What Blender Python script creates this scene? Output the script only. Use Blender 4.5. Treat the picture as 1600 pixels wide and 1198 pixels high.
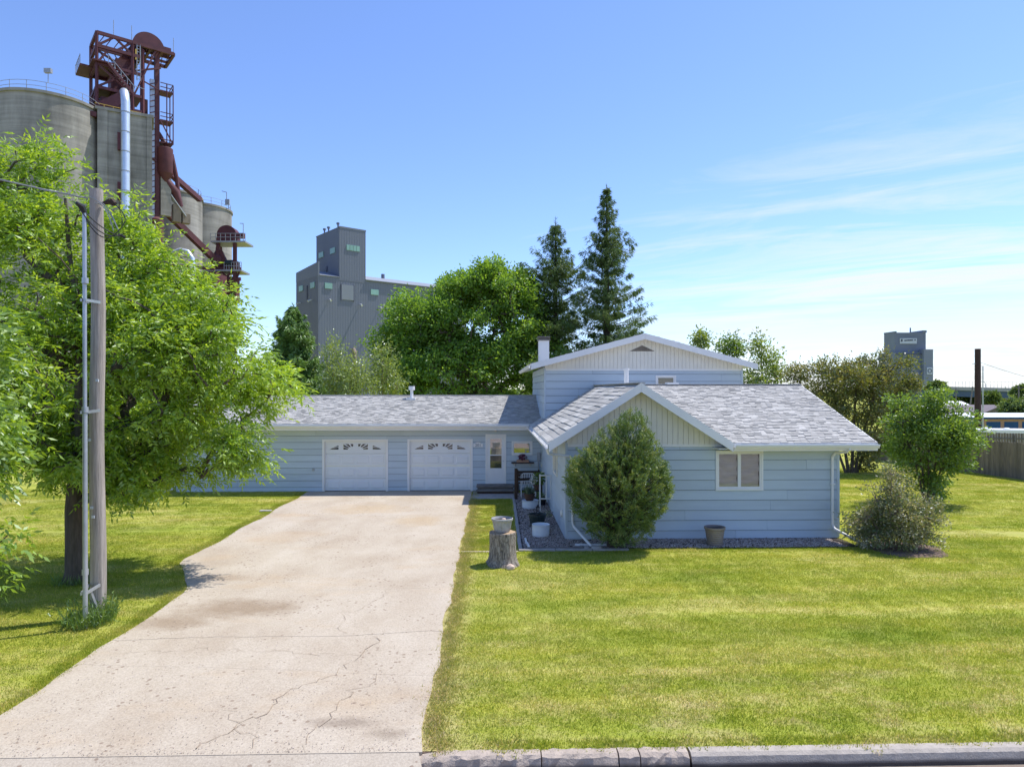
import bpy, math, random
import numpy as np
from mathutils import Matrix, Vector

for o in list(bpy.data.objects):
    bpy.data.objects.remove(o)
scene = bpy.context.scene
COL = scene.collection
rad = math.radians

# ------------------------------------------------------------------ camera
cam_d = bpy.data.cameras.new('camera')
cam = bpy.data.objects.new('camera', cam_d)
COL.objects.link(cam)
cam.location = (0, 0, 4.24)
cam.rotation_euler = (rad(90), 0, rad(-1.65))
cam_d.sensor_width = 36
cam_d.lens = 24.0
cam_d.shift_y = 11 / 1600
cam_d.clip_start = 0.1
cam_d.clip_end = 6000
scene.camera = cam

# ------------------------------------------------------------------ sky, sun, exposure
SUN = Vector((0.48, 0.22, 1.0)).normalized()
sun_el = math.asin(SUN.z)
sun_az = math.atan2(SUN.x, SUN.y)
world = bpy.data.worlds.new('World')
scene.world = world
world.use_nodes = True
wn, wl = world.node_tree.nodes, world.node_tree.links
bg = wn['Background']
sky = wn.new('ShaderNodeTexSky')
sky.sky_type = 'NISHITA'
sky.sun_disc = False
sky.sun_elevation = sun_el
sky.sun_rotation = sun_az
sky.altitude = 500
sky.air_density = 1.0
sky.dust_density = 0.25
sky.ozone_density = 6.0
bg.inputs['Strength'].default_value = 0.15
# thin cirrus: noise on the sky direction projected to a high plane, drawn out along one wind direction
tc = wn.new('ShaderNodeTexCoord')
sep = wn.new('ShaderNodeSeparateXYZ')
wl.new(tc.outputs['Generated'], sep.inputs[0])


def wmath(op, a, b=None, c=None):
    n = wn.new('ShaderNodeMath')
    n.operation = op
    for i, v in enumerate((a, b, c)):
        if v is None:
            continue
        if isinstance(v, (int, float)):
            n.inputs[i].default_value = v
        else:
            wl.new(v, n.inputs[i])
    return n.outputs[0]


zc = wmath('ADD', wmath('MAXIMUM', sep.outputs['Z'], 0.0), 0.13)
cx = wmath('DIVIDE', sep.outputs['X'], zc)
cy = wmath('DIVIDE', sep.outputs['Y'], zc)
comb = wn.new('ShaderNodeCombineXYZ')
wl.new(cx, comb.inputs[0])
wl.new(cy, comb.inputs[1])
mp = wn.new('ShaderNodeMapping')
mp.inputs['Rotation'].default_value = (0, 0, 0)
mp.inputs['Scale'].default_value = (0.55, 2.3, 1.0)
mp.inputs['Location'].default_value = (2.3, 0.75, 0.0)
mrot = wn.new('ShaderNodeMapping')
mrot.inputs['Rotation'].default_value = (0, 0, rad(30))
wl.new(comb.outputs[0], mrot.inputs['Vector'])
wl.new(mrot.outputs[0], mp.inputs['Vector'])
nz = wn.new('ShaderNodeTexNoise')
nz.inputs['Scale'].default_value = 1.35
nz.inputs['Detail'].default_value = 11
nz.inputs['Roughness'].default_value = 0.66
nz.inputs['Distortion'].default_value = 0.75
wl.new(mp.outputs[0], nz.inputs['Vector'])
# the cloud bank lies low in the sky and thickens to the east (right)
lowness = wn.new('ShaderNodeMapRange')
lowness.inputs['From Min'].default_value = 0.42
lowness.inputs['From Max'].default_value = 0.04
lowness.interpolation_type = 'SMOOTHSTEP'
wl.new(sep.outputs['Z'], lowness.inputs['Value'])
east = wn.new('ShaderNodeMapRange')
east.inputs['From Min'].default_value = -0.10
east.inputs['From Max'].default_value = 0.55
east.interpolation_type = 'SMOOTHSTEP'
wl.new(sep.outputs['X'], east.inputs['Value'])
bank = wmath('MULTIPLY', lowness.outputs[0], wmath('MULTIPLY_ADD', east.outputs[0], 0.92, 0.08))
wisp = wmath('MULTIPLY', wmath('MULTIPLY', wmath('SUBTRACT', nz.outputs['Fac'], 0.5), 4.6), wmath('ADD', bank, 0.13))
dens = wmath('ADD', wmath('MULTIPLY_ADD', bank, 0.88, -0.18), wisp)
densc = wn.new('ShaderNodeClamp')
wl.new(dens, densc.inputs['Value'])
cmix = wn.new('ShaderNodeMixRGB')
cmix.inputs['Color2'].default_value = (3.45, 3.6, 3.75, 1)
wl.new(wmath('MULTIPLY', densc.outputs[0], 0.9), cmix.inputs['Fac'])
hsv = wn.new('ShaderNodeHueSaturation')
hsv.inputs['Saturation'].default_value = 1.0
hsv.inputs['Value'].default_value = 0.9
wl.new(sky.outputs[0], hsv.inputs['Color'])
tint = wn.new('ShaderNodeMixRGB')
tint.blend_type = 'MULTIPLY'
tint.inputs['Fac'].default_value = 1.0
tint.inputs['Color2'].default_value = (0.90, 0.88, 1.0, 1)
wl.new(hsv.outputs[0], tint.inputs['Color1'])
wl.new(tint.outputs[0], cmix.inputs['Color1'])
wl.new(cmix.outputs[0], bg.inputs['Color'])

sun_d = bpy.data.lights.new('sun', 'SUN')
sun_d.energy = 3.3
sun_d.angle = rad(0.53)
sun_d.color = (1.0, 0.955, 0.88)
sun = bpy.data.objects.new('sun', sun_d)
COL.objects.link(sun)
sun.rotation_euler = (-SUN).to_track_quat('-Z', 'Y').to_euler()

vs = scene.view_settings
vs.view_transform = 'Standard'
vs.look = 'None'
vs.gamma = 1
vs.use_curve_mapping = False
vs.exposure = 0.85

# ------------------------------------------------------------------ object helpers
I4 = Matrix.Identity(4)
WORLD = {}


def thing(name, label, cat, loc=(0, 0, 0), group=None):
    o = bpy.data.objects.new(name, None)
    o.empty_display_size = 0.2
    COL.objects.link(o)
    o.location = loc
    o['label'] = label
    o['category'] = cat
    if group:
        o['group'] = group
    WORLD[o.name] = Matrix.Translation(Vector(loc))
    return o


def setup(o, parent=None, label=None, cat=None, group=None, kind=None, mat4=None):
    COL.objects.link(o)
    if mat4 is not None:
        o.matrix_basis = mat4
    if parent is not None:
        o.parent = parent
        o.matrix_parent_inverse = WORLD[parent.name].inverted()
    WORLD[o.name] = mat4 if mat4 is not None else I4
    for k, v in (('label', label), ('category', cat), ('group', group), ('kind', kind)):
        if v:
            o[k] = v
    return o


class MB:
    """collects faces of one part; build() makes ONE mesh object of them"""

    def __init__(self):
        self.v, self.f, self.a = [], [], []

    def add(self, vs_, fs, rnd=0.5):
        n = len(self.v)
        self.v += [tuple(p) for p in vs_]
        self.f += [tuple(i + n for i in f) for f in fs]
        self.a += [rnd] * len(vs_)
        return self

    def box(self, x0, x1, y0, y1, z0, z1, rnd=0.5):
        return self.add([(x0, y0, z0), (x1, y0, z0), (x1, y1, z0), (x0, y1, z0),
                         (x0, y0, z1), (x1, y0, z1), (x1, y1, z1), (x0, y1, z1)],
                        [(0, 3, 2, 1), (4, 5, 6, 7), (0, 1, 5, 4), (1, 2, 6, 5), (2, 3, 7, 6), (3, 0, 4, 7)], rnd)

    def bbox(self, x0, x1, y0, y1, z0, z1, b=0.02):
        """box with chamfered vertical and top edges"""
        ring = lambda e, z: [(x0 + e + b, y0 + e, z), (x1 - e - b, y0 + e, z), (x1 - e, y0 + e + b, z), (x1 - e, y1 - e - b, z),
                             (x1 - e - b, y1 - e, z), (x0 + e + b, y1 - e, z), (x0 + e, y1 - e - b, z), (x0 + e, y0 + e + b, z)]
        v = ring(0, z0) + ring(0, z1 - b) + ring(b, z1)
        f = [tuple(range(7, -1, -1)), tuple(range(16, 24))]
        for k in (0, 8):
            for i in range(8):
                j = (i + 1) % 8
                f.append((k + i, k + j, k + 8 + j, k + 8 + i))
        return self.add(v, f)

    def bar(self, p, q, w, h=None, up=(0, 0, 1), rnd=0.5):
        p, q = Vector(p), Vector(q)
        h = h or w
        d = (q - p).normalized()
        u = Vector(up)
        if abs(d.dot(u)) > 0.98:
            u = Vector((0, 1, 0))
        s = d.cross(u).normalized() * (w / 2)
        t = s.cross(d).normalized() * (h / 2)
        v = [p - s - t, p + s - t, p + s + t, p - s + t, q - s - t, q + s - t, q + s + t, q - s + t]
        return self.add(v, [(0, 1, 2, 3), (7, 6, 5, 4), (0, 4, 5, 1), (1, 5, 6, 2), (2, 6, 7, 3), (3, 7, 4, 0)], rnd)

    def tube(self, pts, r, n=8, caps=True, rnd=0.5):
        pts = [Vector(p) for p in pts]
        rs = r if isinstance(r, (list, tuple)) else [r] * len(pts)
        v, f = [], []
        u = None
        for i, p in enumerate(pts):
            d = (pts[min(i + 1, len(pts) - 1)] - pts[max(i - 1, 0)]).normalized()
            if u is None:
                u = d.orthogonal().normalized()
            else:
                u = (u - d * u.dot(d))
                u = u.normalized() if u.length > 1e-6 else d.orthogonal().normalized()
            w = d.cross(u)
            for k in range(n):
                a = 2 * math.pi * k / n
                v.append(p + (u * math.cos(a) + w * math.sin(a)) * rs[i])
        for i in range(len(pts) - 1):
            for k in range(n):
                k2 = (k + 1) % n
                f.append((i * n + k, i * n + k2, (i + 1) * n + k2, (i + 1) * n + k))
        if caps:
            f.append(tuple(range(n - 1, -1, -1)))
            f.append(tuple(range((len(pts) - 1) * n, len(pts) * n)))
        return self.add(v, f, rnd)

    def lathe(self, c, prof, n=24, wob=None, cap0=True, cap1=True):
        v, f = [], []
        for i, (r, z) in enumerate(prof):
            for k in range(n):
                a = 2 * math.pi * k / n
                rr = r * (wob(a, i) if wob else 1)
                v.append((c[0] + rr * math.cos(a), c[1] + rr * math.sin(a), c[2] + z))
        m = len(prof)
        for i in range(m - 1):
            for k in range(n):
                k2 = (k + 1) % n
                f.append((i * n + k, i * n + k2, (i + 1) * n + k2, (i + 1) * n + k))
        if cap0:
            f.append(tuple(range(n - 1, -1, -1)))
        if cap1:
            f.append(tuple(range((m - 1) * n, m * n)))
        return self.add(v, f)

    def slab(self, poly, t, down=(0, 0, -1)):
        d = Vector(down) * t
        n = len(poly)
        v = [Vector(p) for p in poly] + [Vector(p) + d for p in poly]
        f = [tuple(range(n)), tuple(range(2 * n - 1, n - 1, -1))]
        for i in range(n):
            j = (i + 1) % n
            f.append((i, n + i, n + j, j))
        return self.add(v, f)

    def build(self, name, mat, parent=None, smooth=False, mat4=None, **kw):
        me = bpy.data.meshes.new(name)
        me.from_pydata(self.v, [], self.f)
        at = me.attributes.new('rnd', 'FLOAT', 'POINT')
        at.data.foreach_set('value', np.array(self.a, dtype=np.float32))
        me.materials.append(mat)
        if smooth:
            me.polygons.foreach_set('use_smooth', [True] * len(me.polygons))
            try:
                me.set_sharp_from_angle(angle=rad(38))
            except Exception:
                pass
        o = bpy.data.objects.new(name, me)
        return setup(o, parent, mat4=mat4, **kw)


def quad_mesh(name, verts, rnd, mats, fmat=None):
    """verts (n,4,3) -> mesh of n quads, rnd per quad stored on points"""
    n = len(verts)
    me = bpy.data.meshes.new(name)
    me.vertices.add(n * 4)
    me.vertices.foreach_set('co', np.ascontiguousarray(verts, dtype=np.float32).ravel())
    me.loops.add(n * 4)
    me.loops.foreach_set('vertex_index', np.arange(n * 4, dtype=np.int32))
    me.polygons.add(n)
    me.polygons.foreach_set('loop_start', np.arange(0, n * 4, 4, dtype=np.int32))
    at = me.attributes.new('rnd', 'FLOAT', 'POINT')
    at.data.foreach_set('value', np.repeat(rnd.astype(np.float32), 4))
    for m in mats:
        me.materials.append(m)
    me.update(calc_edges=True)
    return me


def mesh_obj(name, me, parent=None, **kw):
    return setup(bpy.data.objects.new(name, me), parent, **kw)


# ------------------------------------------------------------------ materials
def new_mat(name):
    m = bpy.data.materials.new(name)
    m.use_nodes = True
    nt = m.node_tree
    return m, nt.nodes, nt.links, nt.nodes['Principled BSDF']


def ramp(n, stops):
    r = n.new('ShaderNodeValToRGB')
    e = r.color_ramp.elements
    while len(e) < len(stops):
        e.new(0.5)
    for i, (p, c) in enumerate(stops):
        e[i].position = p
        e[i].color = (*c, 1)
    return r


def noise(n, l, scale, detail=4, rough=0.6, coord='Object', stretch=None, loc=None, dist=0):
    t = n.new('ShaderNodeTexCoord')
    x = n.new('ShaderNodeTexNoise')
    x.inputs['Scale'].default_value = scale
    x.inputs['Detail'].default_value = detail
    x.inputs['Roughness'].default_value = rough
    x.inputs['Distortion'].default_value = dist
    if stretch or loc:
        mpp = n.new('ShaderNodeMapping')
        if stretch:
            mpp.inputs['Scale'].default_value = stretch
        if loc:
            mpp.inputs['Location'].default_value = loc
        l.new(t.outputs[coord], mpp.inputs[0])
        l.new(mpp.outputs[0], x.inputs['Vector'])
    else:
        l.new(t.outputs[coord], x.inputs['Vector'])
    return x


def mixc(n, l, fac, a, b, mode='MIX'):
    m = n.new('ShaderNodeMixRGB')
    m.blend_type = mode
    for s, v in (('Fac', fac), ('Color1', a), ('Color2', b)):
        if isinstance(v, (int, float)):
            m.inputs[s].default_value = v
        elif isinstance(v, tuple):
            m.inputs[s].default_value = (*v, 1)
        else:
            l.new(v, m.inputs[s])
    return m.outputs[0]


def bump(n, l, bsdf, h, strength, dist=0.02):
    b = n.new('ShaderNodeBump')
    b.inputs['Strength'].default_value = strength
    b.inputs['Distance'].default_value = dist
    l.new(h, b.inputs['Height'])
    l.new(b.outputs[0], bsdf.inputs['Normal'])


def sc(c, k):
    return tuple(min(1, x * k) for x in c)


def basic(name, c, rough=0.6, var=0.18, scale=3.0, stretch=None, bs=0.0, bscale=40, metal=0.0, spec=0.4, rndvar=0.0, dirt=None):
    """paint / metal / plastic with uneven tone, optional wear (dirt = colour, threshold) and relief"""
    m, n, l, b = new_mat(name)
    x = noise(n, l, scale, 5, 0.6, stretch=stretch)
    r = ramp(n, [(0.3, sc(c, 1 - var)), (0.7, sc(c, 1 + var))])
    l.new(x.outputs['Fac'], r.inputs['Fac'])
    col = r.outputs[0]
    if rndvar:
        at = n.new('ShaderNodeAttribute')
        at.attribute_name = 'rnd'
        rr = ramp(n, [(0, (1 - rndvar,) * 3), (1, (1 + rndvar * .6,) * 3)])
        l.new(at.outputs['Fac'], rr.inputs['Fac'])
        col = mixc(n, l, 1.0, col, rr.outputs[0], 'MULTIPLY')
    if dirt:
        dc, lo, hi = dirt
        d = noise(n, l, scale * 2.3, 8, 0.7, loc=(3.1, 1.7, 9.2), stretch=stretch)
        dr = ramp(n, [(lo, (0, 0, 0)), (hi, (1, 1, 1))])
        l.new(d.outputs['Fac'], dr.inputs['Fac'])
        col = mixc(n, l, dr.outputs[0], col, dc)
    l.new(col, b.inputs['Base Color'])
    b.inputs['Roughness'].default_value = rough
    b.inputs['Metallic'].default_value = metal
    b.inputs['Specular IOR Level'].default_value = spec
    if bs:
        h = noise(n, l, bscale, 6, 0.65, stretch=stretch)
        bump(n, l, b, h.outputs['Fac'], bs)
    return m


def leaf_mat(name, cols, trans=0.35, gloss=0.06, tcol=None):
    m = bpy.data.materials.new(name)
    m.use_nodes = True
    n, l = m.node_tree.nodes, m.node_tree.links
    n.remove(n['Principled BSDF'])
    out = n['Material Output']
    at = n.new('ShaderNodeAttribute')
    at.attribute_name = 'rnd'
    k = len(cols)
    r = ramp(n, [(i / (k - 1), c) for i, c in enumerate(cols)])
    l.new(at.outputs['Fac'], r.inputs['Fac'])
    x = noise(n, l, 1.3, 3)
    rr = ramp(n, [(0.3, (0.8, 0.82, 0.8)), (0.7, (1.12, 1.1, 1.0))])
    l.new(x.outputs['Fac'], rr.inputs['Fac'])
    col = mixc(n, l, 1.0, r.outputs[0], rr.outputs[0], 'MULTIPLY')
    d = n.new('ShaderNodeBsdfDiffuse')
    l.new(col, d.inputs['Color'])
    t = n.new('ShaderNodeBsdfTranslucent')
    tc_ = mixc(n, l, 1.0, col, tcol or (1.5, 1.35, 0.6), 'MULTIPLY')
    l.new(tc_, t.inputs['Color'])
    g = n.new('ShaderNodeBsdfGlossy')
    g.inputs['Roughness'].default_value = 0.45
    g.inputs['Color'].default_value = (0.8, 0.85, 0.9, 1)
    m1 = n.new('ShaderNodeMixShader')
    m1.inputs[0].default_value = trans
    l.new(d.outputs[0], m1.inputs[1])
    l.new(t.outputs[0], m1.inputs[2])
    m2 = n.new('ShaderNodeMixShader')
    m2.inputs[0].default_value = gloss
    l.new(m1.outputs[0], m2.inputs[1])
    l.new(g.outputs[0], m2.inputs[2])
    l.new(m2.outputs[0], out.inputs['Surface'])
    return m


def lawn_color(n, l, dry=1.0):
    """colour of the mown lawn at a world position: mowing stripes, dry and lush patches"""
    g = n.new('ShaderNodeNewGeometry')
    def nn(scale, detail=4, stretch=None, loc=(0, 0, 0), rough=0.6):
        x = n.new('ShaderNodeTexNoise')
        x.inputs['Scale'].default_value = scale
        x.inputs['Detail'].default_value = detail
        x.inputs['Roughness'].default_value = rough
        mpp = n.new('ShaderNodeMapping')
        mpp.inputs['Scale'].default_value = stretch or (1, 1, 1)
        mpp.inputs['Location'].default_value = loc
        l.new(g.outputs['Position'], mpp.inputs[0])
        l.new(mpp.outputs[0], x.inputs['Vector'])
        return x.outputs['Fac']
    base = ramp(n, [(0.30, (0.27, 0.33, 0.044)), (0.5, (0.395, 0.42, 0.072)), (0.68, (0.50, 0.475, 0.16))])
    l.new(nn(0.55, 5, (0.45, 1.6, 1), (4, 2, 0)), base.inputs['Fac'])
    stripe = ramp(n, [(0.38, (0.90, 0.94, 0.86)), (0.62, (1.10, 1.06, 1.10))])
    l.new(nn(1.25, 2, (0.07, 1.0, 1), (1, 8, 0)), stripe.inputs['Fac'])
    c = mixc(n, l, 1.0, base.outputs[0], stripe.outputs[0], 'MULTIPLY')
    dryr = ramp(n, [(0.46, (0, 0, 0)), (0.72, (1, 1, 1))])
    l.new(nn(1.1, 6, (0.7, 1.2, 1), (7, 3, 0), 0.7), dryr.inputs['Fac'])
    # straw near the street, where salt and heat dry the verge
    sepp = n.new('ShaderNodeSeparateXYZ')
    l.new(g.outputs['Position'], sepp.inputs[0])
    verge = n.new('ShaderNodeMapRange')
    verge.inputs['From Min'].default_value = 12.0
    verge.inputs['From Max'].default_value = 8.4
    verge.inputs['To Min'].default_value = 0.25
    verge.inputs['To Max'].default_value = 0.9
    l.new(sepp.outputs['Y'], verge.inputs['Value'])
    mm = n.new('ShaderNodeMath')
    mm.operation = 'MULTIPLY'
    l.new(dryr.outputs[0], mm.inputs[0])
    l.new(verge.outputs[0], mm.inputs[1])
    c = mixc(n, l, mm.outputs[0], c, (0.56, 0.46, 0.26))
    # scorched fringe along the hot concrete of the drive
    ab = n.new('ShaderNodeMath')
    ab.operation = 'ADD'
    ab.inputs[1].default_value = 0.86
    l.new(sepp.outputs['X'], ab.inputs[0])
    ab2 = n.new('ShaderNodeMath')
    ab2.operation = 'ABSOLUTE'
    l.new(ab.outputs[0], ab2.inputs[0])
    fr = n.new('ShaderNodeMapRange')
    fr.inputs['From Min'].default_value = 0.55
    fr.inputs['From Max'].default_value = 0.05
    fr.inputs['To Max'].default_value = 1.1
    l.new(ab2.outputs[0], fr.inputs['Value'])
    f2 = n.new('ShaderNodeMath')
    f2.operation = 'MULTIPLY'
    l.new(fr.outputs[0], f2.inputs[0])
    l.new(nn(1.5, 5, (1, 1, 1), (2, 5, 0), 0.7), f2.inputs[1])
    c = mixc(n, l, f2.outputs[0], c, (0.50, 0.40, 0.24))
    lush = ramp(n, [(0.54, (0, 0, 0)), (0.70, (1, 1, 1))])
    l.new(nn(0.42, 4, (1, 1, 1), (21, 13, 0)), lush.inputs['Fac'])
    mm2 = n.new('ShaderNodeMath')
    mm2.operation = 'MULTIPLY'
    mm2.inputs[1].default_value = 0.42
    l.new(lush.outputs[0], mm2.inputs[0])
    c = mixc(n, l, mm2.outputs[0], c, (0.20, 0.285, 0.04))
    return c


M = {}
try:
    scene.cycles.max_bounces = 12
    scene.cycles.diffuse_bounces = 6
    scene.cycles.transmission_bounces = 8
    scene.cycles.transparent_max_bounces = 12
except Exception:
    pass
M['blue'] = basic('pale_blue_siding', (0.485, 0.565, 0.625), 0.55, 0.05, 1.6, bs=0.08, bscale=60, stretch=(0.4, 0.4, 3), rndvar=0.07, dirt=((0.42, 0.47, 0.53), 0.62, 0.85))
M['sheath_shade'] = basic('lap_shade_gap', (0.10, 0.12, 0.15), 0.8, 0.1)  # dark colour draws the shadow lines between the lapped boards
M['white'] = basic('white_trim', (0.76, 0.76, 0.75), 0.45, 0.04, 2.0, dirt=((0.60, 0.58, 0.53), 0.62, 0.9))
M['cream'] = basic('cream_gable_board', (0.74, 0.72, 0.65), 0.5, 0.04, 2.0, rndvar=0.05)
M['door'] = basic('white_garage_door', (0.72, 0.745, 0.76), 0.4, 0.03, 1.0)
M['shingle'] = basic('grey_asphalt_shingle', (0.43, 0.42, 0.395), 0.9, 0.10, 1.2, bs=0.25, bscale=160, rndvar=0.24, spec=0.2)
M['roofunder'] = basic('white_soffit', (0.70, 0.69, 0.66), 0.6, 0.05)
M['curtain'] = basic('beige_curtain', (0.68, 0.60, 0.55), 0.85, 0.12, 2.0, stretch=(1, 1, 8))
M['interior_dark'] = basic('unlit_room_dark', (0.035, 0.035, 0.04), 0.8, 0.3)  # near-black colour stands in for the shade inside the rooms
M['woodgrey'] = basic('weathered_grey_wood', (0.17, 0.155, 0.14), 0.85, 0.3, 3.0, stretch=(1, 1, 8), bs=0.3, bscale=20)
M['fence'] = basic('weathered_fence_wood', (0.25, 0.205, 0.16), 0.85, 0.25, 2.5, stretch=(6, 6, 0.6), bs=0.3, bscale=20, rndvar=0.3)
M['brownwood'] = basic('dark_brown_timber', (0.055, 0.032, 0.022), 0.75, 0.3, 4.0, bs=0.3)
M['pole'] = basic('weathered_pole_wood', (0.36, 0.32, 0.28), 0.85, 0.34, 6.0, stretch=(5, 5, 0.2), bs=0.9, bscale=14, dirt=((0.20, 0.165, 0.14), 0.58, 0.74))
M['galv'] = basic('galvanised_steel', (0.42, 0.45, 0.49), 0.42, 0.12, 4.0, metal=0.6)
M['duct'] = basic('shiny_duct', (0.62, 0.70, 0.78), 0.35, 0.08, 2.0, metal=0.55)
M['red'] = basic('oxide_red_steel', (0.098, 0.030, 0.035), 0.6, 0.25, 0.8, dirt=((0.07, 0.035, 0.03), 0.6, 0.8))
M['yellow'] = basic('yellow_rail', (0.50, 0.33, 0.06), 0.6, 0.1)
M['rail'] = basic('grey_rail', (0.35, 0.37, 0.40), 0.5, 0.1, metal=0.4)
M['black'] = basic('black_cable', (0.02, 0.02, 0.022), 0.5, 0.1)
M['wire'] = basic('bare_wire', (0.30, 0.31, 0.33), 0.45, 0.1, metal=0.5)
M['plastic_w'] = basic('white_enamel_tub', (0.70, 0.74, 0.78), 0.35, 0.04, 3.0, dirt=((0.55, 0.55, 0.52), 0.66, 0.85))
M['greenpot'] = basic('dark_green_pot', (0.018, 0.035, 0.038), 0.45, 0.15)
M['claypot'] = basic('taupe_pot', (0.24, 0.20, 0.175), 0.7, 0.1, 4.0, bs=0.1)
M['brownpot'] = basic('brown_pot', (0.09, 0.045, 0.03), 0.7, 0.2)
M['urn'] = basic('grey_fluted_pot', (0.36, 0.36, 0.36), 0.7, 0.12, 6.0, dirt=((0.20, 0.20, 0.19), 0.5, 0.75))
M['soil'] = basic('dark_soil', (0.045, 0.033, 0.025), 0.95, 0.4, 20, bs=0.6, bscale=60)
M['stone'] = basic('pale_stone', (0.55, 0.42, 0.34), 0.8, 0.15, 10)
M['mulch'] = basic('brown_mulch', (0.16, 0.11, 0.085), 0.95, 0.4, 18, bs=0.7, bscale=40)
M['edging'] = basic('concrete_edging', (0.34, 0.32, 0.30), 0.9, 0.2, 6, bs=0.3)
M['crack'] = basic('crack_dirt', (0.31, 0.24, 0.175), 0.95, 0.3, 20)
M['bluedoor'] = basic('blue_roller_door', (0.015, 0.075, 0.19), 0.5, 0.1, 2.0, spec=0.3)
M['tan'] = basic('tan_column', (0.42, 0.25, 0.17), 0.7, 0.1)
M['whiteroof'] = basic('white_metal_roof', (0.78, 0.79, 0.80), 0.5, 0.04, 0.5)
M['elev'] = basic('grey_ribbed_metal', (0.168, 0.188, 0.24), 0.6, 0.06, 0.12, stretch=(1, 1, 0.15), dirt=((0.14, 0.155, 0.20), 0.55, 0.8))
M['elevfar'] = basic('blue_grey_cladding', (0.165, 0.19, 0.245), 0.7, 0.08, 0.1)
M['elevlight'] = basic('lighter_grey_cladding', (0.23, 0.255, 0.30), 0.7, 0.08, 0.1)
M['elevwin'] = basic('green_fibreglass_window', (0.24, 0.42, 0.38), 0.4, 0.1, 0.5)
M['bridge'] = basic('bridge_concrete', (0.36, 0.36, 0.36), 0.9, 0.1, 0.2)
M['bridgesteel'] = basic('bridge_girder', (0.08, 0.12, 0.19), 0.7, 0.1, 0.2)
M['farwall'] = basic('far_wall', (0.42, 0.42, 0.42), 0.8, 0.1, 0.3)
M['farroof'] = basic('far_roof', (0.20, 0.17, 0.18), 0.9, 0.1, 0.5)
M['signwhite'] = basic('sign_white', (0.52, 0.56, 0.60), 0.6, 0.06, 0.5)
M['ink'] = basic('sign_ink', (0.08, 0.09, 0.13), 0.6, 0.1)
M['steelpole'] = basic('dark_pole', (0.045, 0.022, 0.020), 0.7, 0.2)
M['digit'] = basic('plaque_digit', (0.14, 0.18, 0.25), 0.6, 0.1)
M['silver'] = basic('chrome_handle', (0.5, 0.5, 0.5), 0.3, 0.1, metal=0.8)
M['chairmetal'] = basic('white_metal_furniture', (0.68, 0.69, 0.68), 0.5, 0.05)
M['bark'] = basic('ash_bark', (0.105, 0.085, 0.068), 0.95, 0.35, 5, stretch=(3, 3, 0.5), bs=1.0, bscale=16)
M['bark2'] = basic('conifer_bark', (0.065, 0.05, 0.042), 0.95, 0.3, 3, bs=0.6)
M['twig'] = basic('dry_twig', (0.24, 0.18, 0.15), 0.9, 0.2, 5)
M['flower_w'] = basic('white_petal', (0.72, 0.70, 0.68), 0.7, 0.08, 30)
M['flower_p'] = basic('magenta_petal', (0.16, 0.03, 0.07), 0.7, 0.2, 30)


def kerbmat(name, c, bs, bscale):
    """kerb concrete: silt and wet dirt have stained the foot of the face in an uneven band"""
    m, n, l, b = new_mat(name)
    x = noise(n, l, 6, 6, 0.65)
    r = ramp(n, [(0.3, sc(c, 0.8)), (0.7, sc(c, 1.15))])
    l.new(x.outputs['Fac'], r.inputs['Fac'])
    g = n.new('ShaderNodeNewGeometry')
    sp = n.new('ShaderNodeSeparateXYZ')
    l.new(g.outputs['Position'], sp.inputs[0])
    y = noise(n, l, 3, 5, 0.6)
    ad = n.new('ShaderNodeMath')
    ad.operation = 'MULTIPLY_ADD'
    l.new(y.outputs['Fac'], ad.inputs[0])
    ad.inputs[1].default_value = -0.06
    l.new(sp.outputs['Z'], ad.inputs[2])
    mr = n.new('ShaderNodeMapRange')
    mr.inputs['From Min'].default_value = -0.095
    mr.inputs['From Max'].default_value = -0.145
    l.new(ad.outputs[0], mr.inputs['Value'])
    l.new(mixc(n, l, mr.outputs[0], r.outputs[0], (0.075, 0.06, 0.05)), b.inputs['Base Color'])
    b.inputs['Roughness'].default_value = 0.88
    h = noise(n, l, bscale, 6, 0.65)
    bump(n, l, b, h.outputs['Fac'], bs)
    return m


M['curb_new'] = kerbmat('new_kerb_concrete', (0.40, 0.355, 0.305), 0.7, 45)
M['curb_old'] = kerbmat('worn_kerb_concrete', (0.41, 0.34, 0.28), 1.0, 26)


def stumpmat():
    m, n, l, b = new_mat('stump_bark')
    x = noise(n, l, 13, 8, 0.75, stretch=(1.6, 1.6, 0.45), dist=0.9)
    r = ramp(n, [(0.36, (0.07, 0.056, 0.046)), (0.5, (0.27, 0.235, 0.20)), (0.64, (0.50, 0.45, 0.39))])
    l.new(x.outputs['Fac'], r.inputs['Fac'])
    l.new(r.outputs[0], b.inputs['Base Color'])
    b.inputs['Roughness'].default_value = 0.95
    bump(n, l, b, x.outputs['Fac'], 1.0, 0.06)
    return m


M['stump'] = stumpmat()


def cutmat():
    m, n, l, b = new_mat('cut_wood')
    x = noise(n, l, 12, 5)
    r = ramp(n, [(0.3, (0.30, 0.20, 0.12)), (0.7, (0.45, 0.34, 0.22))])
    l.new(x.outputs['Fac'], r.inputs['Fac'])
    l.new(r.outputs[0], b.inputs['Base Color'])
    b.inputs['Roughness'].default_value = 0.9
    return m


M['cut'] = cutmat()


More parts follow.
